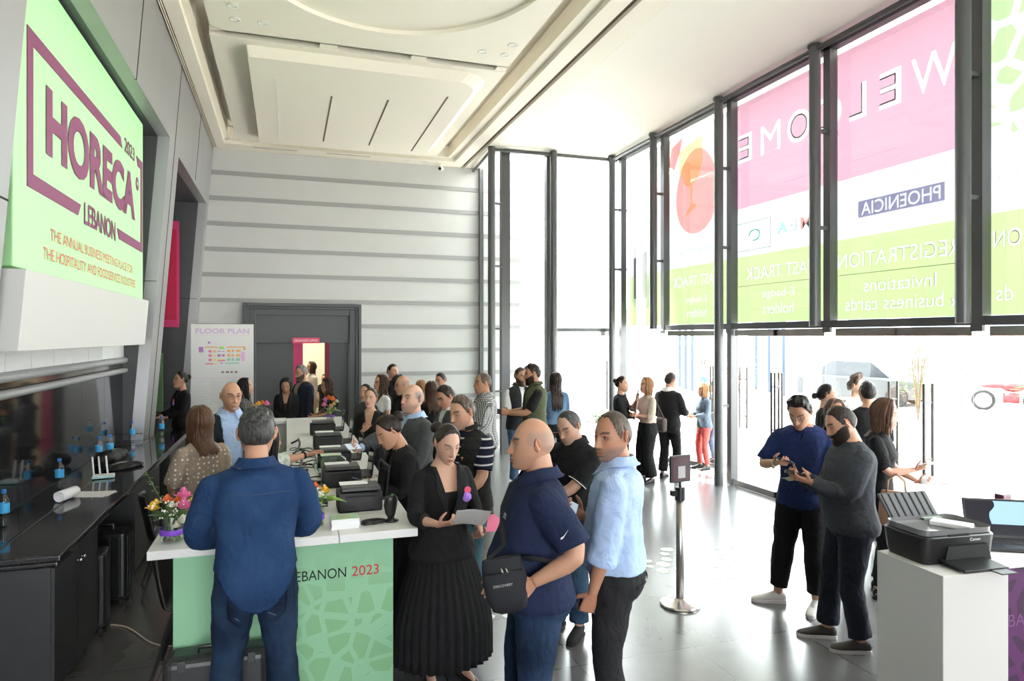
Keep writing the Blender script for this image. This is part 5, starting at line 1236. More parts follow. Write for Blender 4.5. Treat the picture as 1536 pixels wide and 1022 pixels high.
        return link('beard',MB().add(V,F).mesh(),HAIR[col],s.root,True)
    def glasses(s, m=None, r=(.022,.016), on_head=False):
        m = m or M_BLACKPL; g = MB(); dz = .075 if on_head else .006; yf = .104 if not on_head else .075
        for sd in (-1,1):
            g.tube([s.headM @ Vector((sd*.033+r[0]*math.copysign(abs(math.cos(a))**.7,math.cos(a)),yf-.0,dz+r[1]*math.copysign(abs(math.sin(a))**.7,math.sin(a)))) for a in np.linspace(0,2*PI,21)],.0016,5)
            g.tube([s.headM @ Vector((sd*.055,yf,dz+.004)), s.headM @ Vector((sd*.078,yf-.03,dz+.005)), s.headM @ Vector((sd*.082,.0,dz+.006)), s.headM @ Vector((sd*.078,-.03,dz-.01))],.0018,5)
        g.tube([s.headM @ Vector((-.011,yf,dz+.003)), s.headM @ Vector((0,yf+.004,dz+.006)), s.headM @ Vector((.011,yf,dz+.003))],.0015,5)
        return link('glasses',g.mesh(),m,s.root,True)
    # ---- clothing
    def top(s, name, m, off=.012, hem=.88, sleeve=1.0, soff=.012, cut=None, neck=1.495, flare=.0, fold=.010, sx=1.0, sflare=0, solid=True, fs=.09, loose=0):
        g = MB(); zs = np.linspace(hem,neck,22)
        g.loft([s.ring(z, off*(1-.85*sstep((z-1.43)/.06)) + flare*max(0,(1.05-z)/.25) + loose*math.exp(-((z-1.05)/.15)**2), 36, sx=sx) for z in zs]); s.traps(g, off*.55)
        if sleeve:
            for sd in (1,-1):
                g.ball(tuple(s.arms[sd][0]),s.arm_r(0)+soff*.6,18); s.armtube(g,sd,-.45,sleeve,soff,18,16,sflare)
        else:
            for sd in (1,-1): g.ball(tuple(s.arms[sd][0]*.86+(s.Tz(1.4) @ Vector((0,-.01,1.40)))*.14),s.arm_r(0)*.92+soff*.5,16)
        vox = .0085 if s.near else (.012 if s.mid else .016)
        me = remesh(g,vox,5,fold*(1.6 if s.near else 1),fs)
        if cut:
            c = coords(me); inv = [s.Tz(z).inverted() for z in np.linspace(.7,1.6,46)]; kill = []
            for i,p in enumerate(c.tolist()):
                k = int(min(45,max(0,(p[2]-.7)/.02))); l = inv[k] @ Vector(p); kill.append(cut(l.x,l.y,l.z) and (l.y < 0 or l.y < s.prof(l.z)[1]+off+loose+.030))
            F=[tuple(p.vertices) for p in me.polygons if not any(kill[v] for v in p.vertices)]
            bpy.data.meshes.remove(me); used = sorted({v for f in F for v in f}); mp_={v:i for i,v in enumerate(used)}; t = MB().add([c[v] for v in used],[tuple(mp_[v] for v in f) for f in F]); me = t.mesh()
        o = link(name,me,m,s.root,True)
        if cut: sm = o.modifiers.new('thick','SOLIDIFY'); sm.thickness=.006; sm.offset=0
        return o
    def trousers(s, m, off=.014, rise=1.0, width=(1.0,.062), end=1.93, name='trousers', fold=.014):
        g = MB(); g.loft([s.ring(z,off,32) for z in np.linspace(.80,rise,10)])
        for sd in (1,-1):
            ts = np.linspace(0,end,20); rr=[]
            for t in ts:
                r = s.leg_r(t)+off; aim = width[1]; rr.append(max(r, r*(1-sstep((t-.9)/.9))+aim*sstep((t-.9)/.9))*width[0] if aim > .05 else r*(1-sstep((t-1.2)/.7))+max(aim,.05)*sstep((t-1.2)/.7))
            P=[s.leg_pt(sd,t) for t in ts]; P[0] = P[0]+Vector((0,0,.0)); g.tube(P,rr,20)
        me = remesh(g,.009 if s.near else .014,5,fold,.07); return link(name,me,m,s.root,True)
    def shoes(s, m, sole=None, laces=None, low=False, toe=.0):
        for sd in (1,-1):
            J,K,A,ta = s.leg[sd]; M = Matrix.Translation((A.x,A.y,0)) @ Matrix.Rotation(-ta,4,'Z'); q = 1.0 if s.sex=='m' else .87; g = MB(); rings=[]
            prof = [(-.078,.022,.060,.03),(-.07,.032,.085,.012),(-.04,.036,.098,.010),(.0,.037,.100,.010),(.035,.040,.088,.010),(.08,.045,.068,.010),(.12,.047,.055,.010),(.16,.042,.046,.010),(.19,.030,.036,.012),(.203,.012,.026,.016)]
            for y,w,h,z0 in prof:
                if low: h = h*.62
                rings.append([tuple(M @ Vector((w*q*math.cos(a), y*q+.012, z0+(h-z0)*(.5+.5*math.copysign(abs(math.sin(a))**.75,math.sin(a)))))) for a in np.linspace(0,2*PI,17)[:-1]])
            g.loft(rings); o = link('shoe',g.mesh(),m,s.root,True)
            if s.near: ss=o.modifiers.new('s','SUBSURF'); ss.levels=1; ss.render_levels=1
            b = MB(); out = [(w*1.06*q*k_, y*q+.012) for k_ in (1,) for y,w,_,_ in prof] ; out += [(-x,y) for x,y in out[::-1]]
            hgt_ = .024 if (sole is SOLE_W) else .014
            b.loft([[tuple(M @ Vector((x*.97,y,0))) for x,y in out],[tuple(M @ Vector((x,y,hgt_*.5))) for x,y in out],[tuple(M @ Vector((x*.98,y,hgt_))) for x,y in out]])
            so = link('sole',b.mesh(),sole or SOLE_B,s.root,'auto'); so.parent = o
            if laces and s.near:
                l = MB()
                for k in range(6):
                    y = .03+.016*k; z = np.interp(y,[.0,.035,.08,.12],[.103,.094,.072,.058]); l.tube([M @ Vector((-.022,y,z-.006)),M @ Vector((0,y+.004,z+.004)),M @ Vector((.022,y,z-.006))],.003,5)
                lo_ = link('laces',l.mesh(),laces,s.root,True); lo_.parent = o
    def collar(s, m, name='collar', h=.036, drop=.020, gap=18, r=None, point=.035, out=.016):
        w0 = (.073 if s.sex=='m' else .060)*(1+.35*(s.g-1)) if r is None else r; M = s.Tz(1.48) @ Matrix.Translation((0,0,.020)); rows=[]
        for a in np.linspace(R(gap),2*PI-R(gap),33):
            fr = max(0,math.cos(a)); x,y = math.sin(a),math.cos(a); sl = -.030*fr; row=[]
            for (k,z) in ((1.0,-.012),(.98,h*.6),(1.02,h),(1.10,h*.85),(1.10+out/.066,-.004-drop*.6),(1.12+(out+.012)/.066+.3*fr*point/.035,-drop-point*fr**3)):
                row.append(tuple(M @ Vector((w0*k*x*1.02,-.014+w0*k*y*.98+.012*fr,1.478+z+sl))))
            rows.append(row)
        o = link(name,MB().loft(rows,cap=False,closed=False).mesh(),m,s.root,True); sm=o.modifiers.new('t','SOLIDIFY'); sm.thickness=.0035; sm.offset=0; ss=o.modifiers.new('s','SUBSURF'); ss.levels=1; ss.render_levels=1; return o
    def strip(s, name, m, left, right, off, side=1, thick=.004, n=6, parent=None):
        rows=[]
        for (xa,za),(xb,zb) in zip(left,right): rows.append([tuple(s.surf(xa+(xb-xa)*i/n, za+(zb-za)*i/n, off, side)) for i in range(n+1)])
        o = link(name,MB().loft(rows,cap=False,closed=False).mesh(),m,s.root,True); sm=o.modifiers.new('t','SOLIDIFY'); sm.thickness=thick; sm.offset=.5; return o
    def lapels(s, m, zb=1.12, off=.026, w=.055, zt=1.47, top=.062):
        for sd in (-1,1):
            L=[];Rr=[]
            for q in np.linspace(0,1,9):
                z = zb+(zt-zb)*q; x = sd*(.006+(top-.006)*q**1.1); ww = w*min(1,q*2.2)*(1 if q<.72 else .62); L.append((x,z)); Rr.append((x+sd*ww,z+.006))
            s.strip('lapel',m,L,Rr,off,1,.006)
    def vcut(s, zb=1.12, half=.075, zt=1.47, p=1.0): return lambda x,y,z: y > -.02 and z > zb and abs(x) < .008+(half-.008)*min(1.15,max(0,(z-zb)/(zt-zb)))**p
    def frontcut(s, w=.06, zt=1.5): return lambda x,y,z: y > 0 and abs(x) < w*(1+.3*max(0,(z-1.2)/.25))
    def belt(s, m=None, z=.985, off=.020, buckle=True):
        g = MB(); g.loft([s.ring(z+dz,off+o_,40) for dz,o_ in ((-.018,-.004),(-.018,.004),(.018,.004),(.018,-.004))]); return link('belt',g.mesh(),m or M_LEATHER,s.root,'auto')
    def watch(s, sd, m=None, t=1.88):
        p = s.arm_pt(sd,t); q = s.arm_pt(sd,t+.05); d = (q-p).normalized(); g = MB(); r = s.arm_r(t)+.004; g.tube([p-d*.011,p+d*.011],[r,r],16); nn = -s.hands[sd]['n']; g.ball(tuple(p+nn*(r+.002)),(.017,.017,.017),10); return link('watch',g.mesh(),m or M_BLACKPL,s.root,'auto')
    def blazer(s, m, inner=None, length=.80, zb=1.08, half=.075, lap=True, sleeve=1.86, off=.020, name='blazer', flare=.02):
        if inner: s.top('blouse' if s.sex=='f' else 'shirt',inner,.006,.98,None,.004,None,1.495 if s.sex=='m' else 1.30,fold=.003)
        o = s.top(name,m,off,length,sleeve,.018,s.vcut(zb,half),1.47,flare,.008)
        if lap: s.lapels(m,zb,off+.014,.056 if s.sex=='f' else .062,1.465,half-.014)
        return o
    def skirt(s, m, z0=1.04, z1=.17, r1=.34, n=34, depth=.045, name='pleated_skirt'):
        rows=[]; k = n*4
        for z in np.linspace(z0,z1,18):
            q = (z0-z)/(z0-z1); w,f,b = s.prof(max(z,.86)); w,f,b = w+.014,f+.014,b+.014; R1 = r1; ring=[]
            for i in range(k):
                a = 2*PI*i/k; e = sstep(q*1.25)*.9; pl = 1+depth*(q**.5)*math.cos(n*a); x = (w*(1-e)+R1*1.05*e)*math.sin(a)*pl; y = ((f if math.cos(a)>0 else b)*(1-e)+R1*.9*e)*math.cos(a)*pl; ring.append((-x,y,z))
            rows.append(ring)
        o = link(name,MB().loft(rows,cap=False).mesh(),m,s.root,True); sm=o.modifiers.new('t','SOLIDIFY'); sm.thickness=.004; return o
    def badge(s, x=-.075, z=1.29, off=.035):
        p = s.surf(x,z,off); g = MB(); P=Vector(p)
        pb = MB(); M = Matrix.Translation(p) @ Matrix.Rotation(R(90),4,'X').inverted()
        for k in range(9):
            a = k*.7; pb.ball((p.x+.020*math.cos(a),p.y+.002*(k%3),p.z-.012+.020*math.sin(a)),(.016,.008,.016),8)
        for k in range(5): pb.ball((p.x+.009*math.cos(k*1.3),p.y+.008,p.z-.012+.009*math.sin(k*1.3)),(.011,.007,.011),8)
        o = link('flower_badge',pb.mesh(),mat('lilac_badge',(.42,.20,.75),.5),s.root,True)
        c = MB(); c.cyl((p.x-.006,p.y-.002,p.z+.035),(p.x-.006,p.y+.006,p.z+.035),.024,n=20); q = link('badge_disc',c.mesh(),mat('coral_badge',(.85,.10,.22),.5),s.root,'auto'); q.parent = o; return o
    # ---- carried things
    def W(s): return Matrix.Translation((*s.xy,s.z0)) @ Matrix.Rotation(-s.phi,4,'Z') @ Matrix.Scale(s.scale,4)
    def grip(s, sd, a=0, b=.10, c=.026, roll=0, tilt=0):
        H = s.hands[sd]; p = H['w']+H['s']*a+H['f']*b+H['n']*c; M = Matrix((H['s'],H['f'],H['n'])).transposed().to_4x4()
        loc = s.W() @ p; return Matrix.Translation(loc) @ Matrix.Rotation(-s.phi,4,'Z') @ M @ Matrix.Rotation(R(roll),4,'Z') @ Matrix.Rotation(R(tilt),4,'X')
    def local(s, p): return s.W() @ Vector(p)
M_THIN = film_mat('thin_paper',(.96,.96,.98),.35,0,1.0)
M_PHONE = mat('phone_case_black',(.010,.010,.011),.3); M_PSCREEN = mat('phone_screen',(.012,.014,.018),.08); M_PSCREENL = mat('phone_screen_lit',(.25,.30,.36),.15, emit=((.55,.65,.75),.35))
def put(root, M): root.matrix_world = M
def phone(p, sd, label, size=(.074,.150,.009), lit=False, case=None, a=0, b=.105, c=.024, roll=0, flip=1, tilt=0):
    t = thing('phone', label, 'phone'); w,l,h = size
    MB().box((-w/2,-l/2,-h/2),(w/2,l/2,h/2)).build('case', case or M_PHONE, t, False, .0035)
    MB().box((-w/2+.003,-l/2+.004,h/2*flip-.0004),(w/2-.003,l/2-.004,h/2*flip+.0006)).build('screen', M_PSCREENL if lit else M_PSCREEN, t)
    t.matrix_world = p.grip(sd,a,b,c,roll,tilt); return t
def sheet(p, sd, label, size=(.148,.21), m=None, a=0, b=.14, c=.02, roll=0, curl=.02, print_m=None, tilt=0, name='paper_sheet', cat='paper'):
    g = MB(); rows=[]; w,l = size
    for i in range(13):
        v = i/12-.5; rows.append([(w*(j/6-.5), l*v, curl*(4*v*v) - curl*.4*math.cos(j)) for j in range(7)])
    o = g.loft(rows,cap=False,closed=False).build(name, m or M_THIN, None, True); sm=o.modifiers.new('t','SOLIDIFY'); sm.thickness=.0012
    o.matrix_world = p.grip(sd,a,b,c,roll,tilt); return tag(o,label,cat)
# ================================================================ the crowd
HOLD = dict(curl=(38,42,28), thumb=.7)
# --- man in the denim shirt, seen from behind at the desk
p = Person('man in a blue denim shirt and jeans seen from behind at the desk', 384,617,3.66,176,girth=1.09,shoulder=1.10,skin='mid',
   RH=dict(p=(.17,.30,1.06),pole=(.75,-.5,-.5),n=(-.4,.2,-1),curl=(45,50,30)),LH=dict(p=(-.17,.30,1.04),pole=(-.75,-.5,-.5),n=(.4,.2,-1),curl=(45,50,30)),feet=[(.15,.0,14),(-.16,.02,-16)],head=(8,14,0))
p.hair('short','salt',.015,.55,seed=3,top=.004)
def tail(x,y,z): return z < .775+.20*min(1,abs(x)/.19)**2.2
p.top('denim_shirt',D_SHIRT,.018,.76,1.97,.017,tail,1.49,.012,.012,fs=.12)
p.collar(D_SHIRT,h=.034,drop=.012,point=.05)
p.strip('yoke_seam',denim('denim_seam',(.035,.07,.15),(.06,.11,.20)),[(-.15,1.365),(.0,1.365),(.15,1.365)],[(-.15,1.359),(.0,1.359),(.15,1.359)],.033,-1,.0025,1)
p.trousers(D_JEAN,.017,.99,(1.0,.085))
for sd in (-1,1):
    cx_=sd*.085; p.strip('back_pocket',denim('jeans_pocket',(.008,.015,.038),(.022,.045,.09)),[(cx_-.055,.86),(cx_-.055,.80),(cx_-.05,.745),(cx_-.002,.715)],[(cx_+.055,.86),(cx_+.055,.80),(cx_+.05,.745),(cx_+.002,.715)],.026,-1,.004)
    p.strip('pocket_stitching',mat('pale_stitch',(.16,.22,.30),.8),[(cx_-.04,.775),(cx_,.750)],[(cx_-.04,.772),(cx_,.747)],.0315,-1,.001,2)
p.shoes(SH_BLACK)
# --- woman with brown hair and dotted blouse
p = Person('woman with straight brown hair and a beige dotted blouse seen from behind', 303,611,5.45,158,'f',girth=1.06,RH=dict(p=(.14,.28,1.05)),LH=dict(p=(-.15,.28,1.05)),head=(0,8,0))
p.hair('long','chestnut',.010,.2,.20,.004,seed=2,push=.075); p.top('dotted_blouse',P_DOTS,.016,.80,.95,.03,None,1.47,.01,.012,sflare=.02); p.trousers(C_TROUS,.012); p.shoes(SH_BLACK,low=True)
# --- bald man with glasses, light blue shirt, dark jacket
p = Person('bald man with glasses in a dark jacket over a light blue shirt', 345,573,6.45,-12,girth=1.1,belly=.03,skin='mid',stubble=.35,scalp=.35,head=(-6,6,0),RH=dict(p=(.2,.2,.95)),LH=dict(p=(-.2,.2,.95)))
p.glasses(mat('red_brown_frame',(.12,.02,.02),.4)); p.top('shirt',C_LBLUE,.010,.90,1.0,.008,None,1.49,0,.006); p.top('jacket',cloth('dark_slate_jacket',(.022,.026,.032)),.024,.82,1.9,.02,p.frontcut(.075),1.47,.01,.012); p.collar(C_LBLUE); p.trousers(C_TROUS); p.shoes(SH_BLACK)
# --- usher on the far left in black
p = Person('woman in a black suit with a lilac flower badge beside the dark side opening', 273,558,10.7,72,'f',RH=dict(p=(.10,.30,1.06),n=(0,-.5,.9),**HOLD),LH=dict(p=(-.12,.28,1.05),n=(0,-.5,.9),**HOLD),head=(0,0,0))
p.hair('bun','black',.008,.1,bun=(0,-.115,.035,.042)); p.blazer(C_BLACK2,C_BLACK2,.85); p.trousers(C_BLACK); p.shoes(SH_BLACK,low=True); p.badge(-.08,1.28,.04); phone(p,1,'white phone held by the woman in black at the side opening',case=M_WHITE)
# --- woman with black hair and plaid
p = Person('woman with smooth black hair in grey plaid before the floor plan board', 366,568,10.0,-78,'f',RH=dict(p=(.1,.28,1.1)),LH=dict(p=(-.1,.28,1.1)))
p.hair('long','black',.012,.05,.20,0,seed=4); p.top('plaid_jacket',P_PLAID,.022,.84,1.85,.02); p.trousers(C_BLACK); p.shoes(SH_BLACK)
# --- person in white leaf print sleeve reaching over the desk
p = Person('person in a white leaf print shirt reaching across the desk behind the denim man', 372,640,5.25,-112,'m',lean=14,skin='mid',LH=dict(p=(-.20,.66,1.40),pole=(-.6,-.2,-1),n=(.5,.1,-1),f=(.10,1,.22),curl=(12,14,10),thumb=.1),RH=dict(p=(.2,.3,1.0)),head=(0,8,0))
p.hair('long','black',.012,.1,.16,0,seed=6); p.top('leaf_print_shirt',P_FLORAL,.016,.86,1.22,.026,None,1.49,.008,.016,sflare=.016); p.collar(P_FLORAL); p.watch(-1); p.trousers(C_TROUS); p.shoes(SH_BLACK); FLORAL = p
# --- staff and visitors round the far end of the desk
p = Person('woman with long black hair in black writing at the far end of the desk', 430,567,10.95,8,'f',head=(0,30,0),eyes='down',RH=dict(p=(.08,.24,1.02)),LH=dict(p=(-.08,.26,1.0)))
p.hair('long','black',.010,.1,.34,.004,seed=8); p.blazer(C_BLACK2,cloth('brown_blouse',(.05,.03,.025)),.85,1.2); p.trousers(C_BLACK); p.shoes(SH_BLACK)
p = Person('grey haired bearded man in a navy jacket in front of the portal', 455,548,11.3,62,girth=1.08,head=(-5,10,0),stubble=.3)
p.hair('short','grey',.009); p.beard('greybrown',.008); p.glasses(); p.top('shirt',C_BEIGE,.010,.9,None,.006); p.top('jacket',cloth('navy_jacket',(.017,.022,.036)),.024,.82,1.9,.018,p.frontcut(.05)); p.trousers(C_TROUS); p.shoes(SH_BLACK)
p = Person('woman in a cream blouse in the lit doorway of the portal', 468,543,15.2,66,'f')
p.hair('long','brown',.010,.1,.12); p.top('blouse',C_CREAM,.016,.84,1.6,.02); p.trousers(C_BEIGE); p.shoes(SH_WHITE)
p = Person('dark clothed person half hidden by the red door edge of the portal', 487,562,16.4,30,'m'); p.hair('short','dark',.010); p.top('shirt',C_BLACK,.012,.85,.6,.012); p.trousers(C_TROUS); p.shoes(SH_BLACK)
p = Person('woman with long curly brown hair behind the red and white bouquet', 494,568,11.2,70,'f',head=(0,12,0),RH=dict(p=(.1,.28,1.08)),LH=dict(p=(-.1,.3,1.08)))
p.hair('long','brown',.014,.6,.36,.016,seed=12,locks=60); p.top('top',C_BLACK2,.012,.85,.35,.012); p.trousers(C_BLACK); p.shoes(SH_BLACK)
p = Person('woman in a black blazer with tied hair holding a hand to her chest', 556,583,8.45,12,'f',head=(10,-2,-4),skin='light',gaze=10,RH=dict(p=(.05,.20,1.23),pole=(.7,-.2,-1),n=(-.2,-1,.1),f=(-.7,.15,.7),curl=(20,25,20)),LH=dict(p=(-.16,.3,1.1)))
p.hair('bun','brown',.009,.1,bun=(0,-.11,.03,.04)); p.blazer(C_BLACK,C_BLACK2,.84,1.14,.08); p.trousers(C_BLACK); p.shoes(SH_BLACK,low=True)
p = Person('dark haired person just behind the woman with a hand on her chest', 549,577,9.8,30,'f'); p.hair('bun','black',.010,bun=(0,-.1,.05,.04)); p.top('jacket',C_CHAR,.016,.82,1.9,.016); p.trousers(C_BLACK); p.shoes(SH_BLACK)
p = Person('woman with brown hair in a white t-shirt by the slate portal frame', 573,563,10.0,62,'f',head=(0,0,0))
p.hair('long','brown',.012,.15,.26,.003,seed=15); p.top('t_shirt',C_WHITE,.012,.86,.55,.016); p.trousers(C_TROUS); p.shoes(SH_BLACK)
p = Person('dark haired man in black facing right by the back wall', 588,547,12.0,-42); p.hair('short','dark',.010); p.top('shirt',C_BLACK2,.014,.85,1.9,.014); p.trousers(C_TROUS); p.shoes(SH_BLACK)
p = Person('woman with straight black hair in a black blazer and white shirt, seen half from behind', 597,563,10.6,-110,'f'); p.hair('long','black',.010,.1,.30,seed=17); p.blazer(C_BLACK,C_WHITE,.82); p.trousers(C_BLACK); p.shoes(SH_BLACK)
p = Person('bald man with black glasses behind the man holding out a phone', 609,564,9.1,78,girth=1.1,skin='mid',stubble=.2,scalp=.6,head=(0,10,0)); p.glasses(); p.top('shirt',C_BLACK,.014,.85,1.9,.014); p.collar(C_BLACK); p.trousers(C_TROUS); p.shoes(SH_BLACK)
# --- bald man in grey suit handing a phone over the desk
p = Person('bald man in a grey suit stretching out a phone over the desk', 620,577,6.25,58,girth=1.16,belly=.03,skin='light',stubble=.6,scalp=.85,head=(-8,-4,0),gaze=-6,twist=0,
   RH=dict(p=(.03,.56,1.23),pole=(.7,-.3,-1),n=(-.6,-.1,.8),f=(-.35,1,.08),curl=(42,45,30),thumb=.6),LH=dict(p=(-.16,.32,1.02),pole=(-.6,-.6,-.8),n=(.3,-.4,.9),**HOLD))
p.top('shirt',C_LBLUE,.010,.9,2.02,.006,None,1.49,0,.004); p.top('suit_jacket',C_GREY,.024,.78,1.9,.022,p.vcut(1.05,.085),1.475,.015,.012); p.lapels(C_GREY,1.08,.030,.07); p.collar(C_LBLUE); p.trousers(C_GREY); p.shoes(SH_BLACK)
phone(p,1,'grey phone held out over the desk by the man in the grey suit',case=mat('grey_phone',(.30,.31,.32),.35),size=(.076,.16,.009),lit=True)
sheet(p,-1,'pale green leaflet in the lower hand of the man in the grey suit',(.15,.26),mat('leaflet_green',(.62,.70,.56),.6),roll=20)
# --- more heads in the queue
p = Person('blond woman seen from behind beside the bald man in glasses', 632,571,10.9,170,'f'); p.hair('long','blond',.010,.15,.22); p.top('top',C_BLACK,.014,.84,1.9,.014); p.trousers(C_BLACK); p.shoes(SH_BLACK)
p = Person('brown haired woman in black seen from behind in the queue', 648,573,9.7,168,'f'); p.hair('long','brown',.011,.15,.30,seed=22); p.top('top',C_BLACK2,.014,.84,1.9,.016); p.trousers(C_BLACK); p.shoes(SH_BLACK)
p = Person('short haired man by the back wall looking down, above the queue', 664,560,11.4,45,head=(0,14,0),eyes='down'); p.hair('short','dark',.010); p.top('shirt',C_CHAR,.014,.85,1.9,.014); p.trousers(C_TROUS); p.shoes(SH_BLACK)
p = Person('man in a grey suit bending his head behind the man in the striped polo', 676,579,7.6,58,head=(0,24,0),eyes='down',girth=1.05,skin='tan',stubble=.25,RH=dict(p=(.1,.33,1.15),**HOLD),LH=dict(p=(-.1,.33,1.15),**HOLD))
p.hair('short','dark',.013,.2); p.top('shirt',C_WHITE,.010,.9,None,.006); p.top('suit_jacket',C_GREY,.024,.80,1.9,.02,p.vcut(1.1,.075),1.475,.012); p.lapels(C_GREY,1.1); p.collar(C_WHITE); p.trousers(C_GREY); p.shoes(SH_BLACK)
# --- usher with hair bun bending over the desk
p = Person('woman in black with a hair bun bending over a phone at the desk', 617,622,5.35,74,'f',lean=10,head=(-4,34,0),eyes='down',skin='mid',RH=dict(p=(.05,.36,1.12),n=(-.5,-.3,.9),f=(-.3,1,.25),**HOLD),LH=dict(p=(-.10,.34,1.16),n=(.5,-.3,.9),f=(.2,1,.35),**HOLD))
p.hair('bun','dark',.011,.12,bun=(0,-.118,.045,.05)); p.blazer(C_BLACK,C_BLACK2,.86,1.16,.07); p.skirt(C_BLACK,1.04,.19,.26); p.shoes(SH_BLACK,low=True); p.badge(.08,1.26,.042)
phone(p,-1,'black phone in the hands of the bending woman with the bun',lit=True)
# --- the usher in the pleated skirt
p = Person('woman in a black blazer and long pleated skirt reading a white sheet', 664,636,4.52,-22,'f',girth=1.05,head=(-4,22,0),eyes='down',skin='light',hgt_pad=.0,
   RH=dict(p=(.13,.27,1.13),pole=(.6,-.5,-1),f=(-.75,.7,.22),n=(-.1,-.55,.8),curl=(34,40,25),thumb=.8),LH=dict(p=(-.17,.25,1.02),pole=(-.6,-.5,-1),f=(.55,.75,.10),n=(.1,-.35,.95),curl=(26,30,20),thumb=.5),feet=[(.10,.02,14),(-.12,.05,-10)])
p.hair('bun','dark',.010,.12,bun=(.02,-.122,.045,.047)); p.blazer(C_BLACK,C_BLACK2,.84,1.10,.090,flare=.05,sleeve=1.45); p.skirt(C_BLACK2,1.04,.15,.34); p.shoes(SH_BLACK,low=True); p.badge(-.115,1.27,.036)
sheet(p,1,'white sheet held by the woman in the pleated skirt',(.21,.30),a=-.03,b=.20,c=.014,roll=-58,curl=.012)
# --- striped polo and black vest
p = Person('man in a striped polo, black quilted vest and pale jeans with white sneakers', 700,594,5.5,42,girth=1.12,belly=.02,skin='mid',stubble=.35,head=(6,14,0),eyes='down',nose=1.15,
   LH=dict(p=(-.10,.27,1.0),pole=(-.9,-.5,-.5),f=(.85,.4,-.1),n=(.2,-.9,.1),curl=(30,35,20)),RH=dict(p=(.12,.28,1.05),**HOLD),feet=[(.12,.06,20),(-.11,.0,-6)])
p.hair('short','greybrown',.010,.3); p.top('striped_polo',P_STRIPE,.014,.90,.72,.022,None,1.49,0,.006,sflare=.012); p.top('quilted_vest',P_QUILT,.030,.82,None,.02,p.frontcut(.055,1.5),1.49,.006,.014); p.collar(P_QUILT,'vest_collar',.045,-.02,30,out=.004,point=0); p.trousers(D_TEAL,.014,1.0,(1.0,.068)); p.shoes(SH_WHITE,SOLE_W,M_WHITE)
p.strip('emblem',mat('gold_emblem',(.45,.28,.12),.4,.5),[(-.108,1.30),(-.10,1.275)],[(-.088,1.30),(-.096,1.275)],.040,1,.003)
# --- navy polo man with a shoulder bag
p = Person('bald man in a navy polo with a bag at his hip, in profile', 806,628,3.55,82,girth=1.33,belly=.085,skin='mid',stubble=.22,scalp=.45,head=(2,2,0),nose=1.1,
   LH=dict(p=(-.285,.06,1.045),pole=(-.35,-1,-.1),f=(.10,.75,-.62),n=(.95,.0,-.1),curl=(30,35,25),thumb=.3),RH=dict(p=(.24,.16,.90)),feet=[(.12,.05,8),(-.12,-.05,-10)])
p.top('navy_polo',C_NAVYP,.018,.86,.86,.030,None,1.50,.012,.008,sflare=.014,fs=.14); p.collar(C_NAVYP,h=.036,drop=.015,point=.045); p.trousers(D_JEAN,.014,.97,(1.0,.080)); p.shoes(SH_BLACK)
# chest emblem and sleeve mark
M_EMB = mat('white_embroidery',(.72,.72,.74),.6); M_EMBR = mat('red_embroidery',(.55,.06,.08),.6)
q = MB(); sp = p.surf(-.11,1.30,.0235); nx = (p.surf(-.06,1.30,.0235)-sp).normalized(); uz = (p.surf(-.11,1.34,.0235)-sp).normalized()
add_text(q,'USA',sp+(p.surf(-.11,1.30,.028)-sp),nx,uz,.045,.018,.02); add_text(q,'__',p.surf(-.115,1.292,.028),nx,uz,.05,.004,.02); link('chest_emblem',q.mesh(),M_EMB,p.root)
S_,E_,W_ = p.arms[-1]; c0 = p.arm_pt(-1,.62); rr_ = p.arm_r(.62)+.040; ax_ = (E_-S_).normalized(); outv = Vector((-1,.1,0)); outv = (outv-ax_*outv.dot(ax_)).normalized(); tn = ax_.cross(outv)
if tn.y < 0: tn = -tn
q = MB(); P_=[(-.026,-.006),(-.020,-.010),(-.010,-.009),(.030,.007),(-.006,-.003),(-.018,-.001)]
q.prism(P_, c0+outv*rr_, -tn, -ax_, .003); link('sleeve_mark',q.mesh(),M_EMB,p.root)
# bag with strap
t = thing('crossbody_bag','black crossbody bag hanging in front of the man in the navy polo','bag'); t.matrix_world = Matrix.Translation(p.local((-.262,.185,1.035))) @ Matrix.Rotation(-p.phi+R(-97),4,'Z') @ Matrix.Rotation(R(-10),4,'Y') @ Matrix.Scale(.93,4)
M_BAG = mat('black_bag_fabric',(.010,.011,.015),.7,bump=(200,.2))
g = MB(); rows=[]
for z,w_,d_ in ((-.145,.055,.022),(-.13,.088,.034),(-.06,.112,.040),(.02,.116,.040),(.10,.108,.032),(.135,.100,.022)):
    rows.append([(w_*math.copysign(abs(math.cos(a))**.6,math.cos(a)),d_*math.copysign(abs(math.sin(a))**.7,math.sin(a)),z) for a in np.linspace(0,2*PI,25)[:-1]])
g.loft(rows).build('body', M_BAG, t, 'auto')
g = MB(); g.tube([(-.10,-.036,.070),(0,-.043,.072),(.10,-.036,.070)],.004,6); g.build('zip', M_BLACKPL, t, True)
g = MB(); 
for x in (-.005,.018): g.tube([(x,-.046,.095),(x+.006,-.050,.070)],.006,6)
g.build('zip_pull', M_STEEL, t, True)
g = MB(); add_text(g,'DISCOVERY',(-.06,-.0435,.0),(1,0,0),(0,0,1),.10,.013,.01); g.build('lettering', mat('pale_print',(.45,.45,.45),.5), t)
g = MB(); 
Wi = t.matrix_world.inverted() @ p.W()
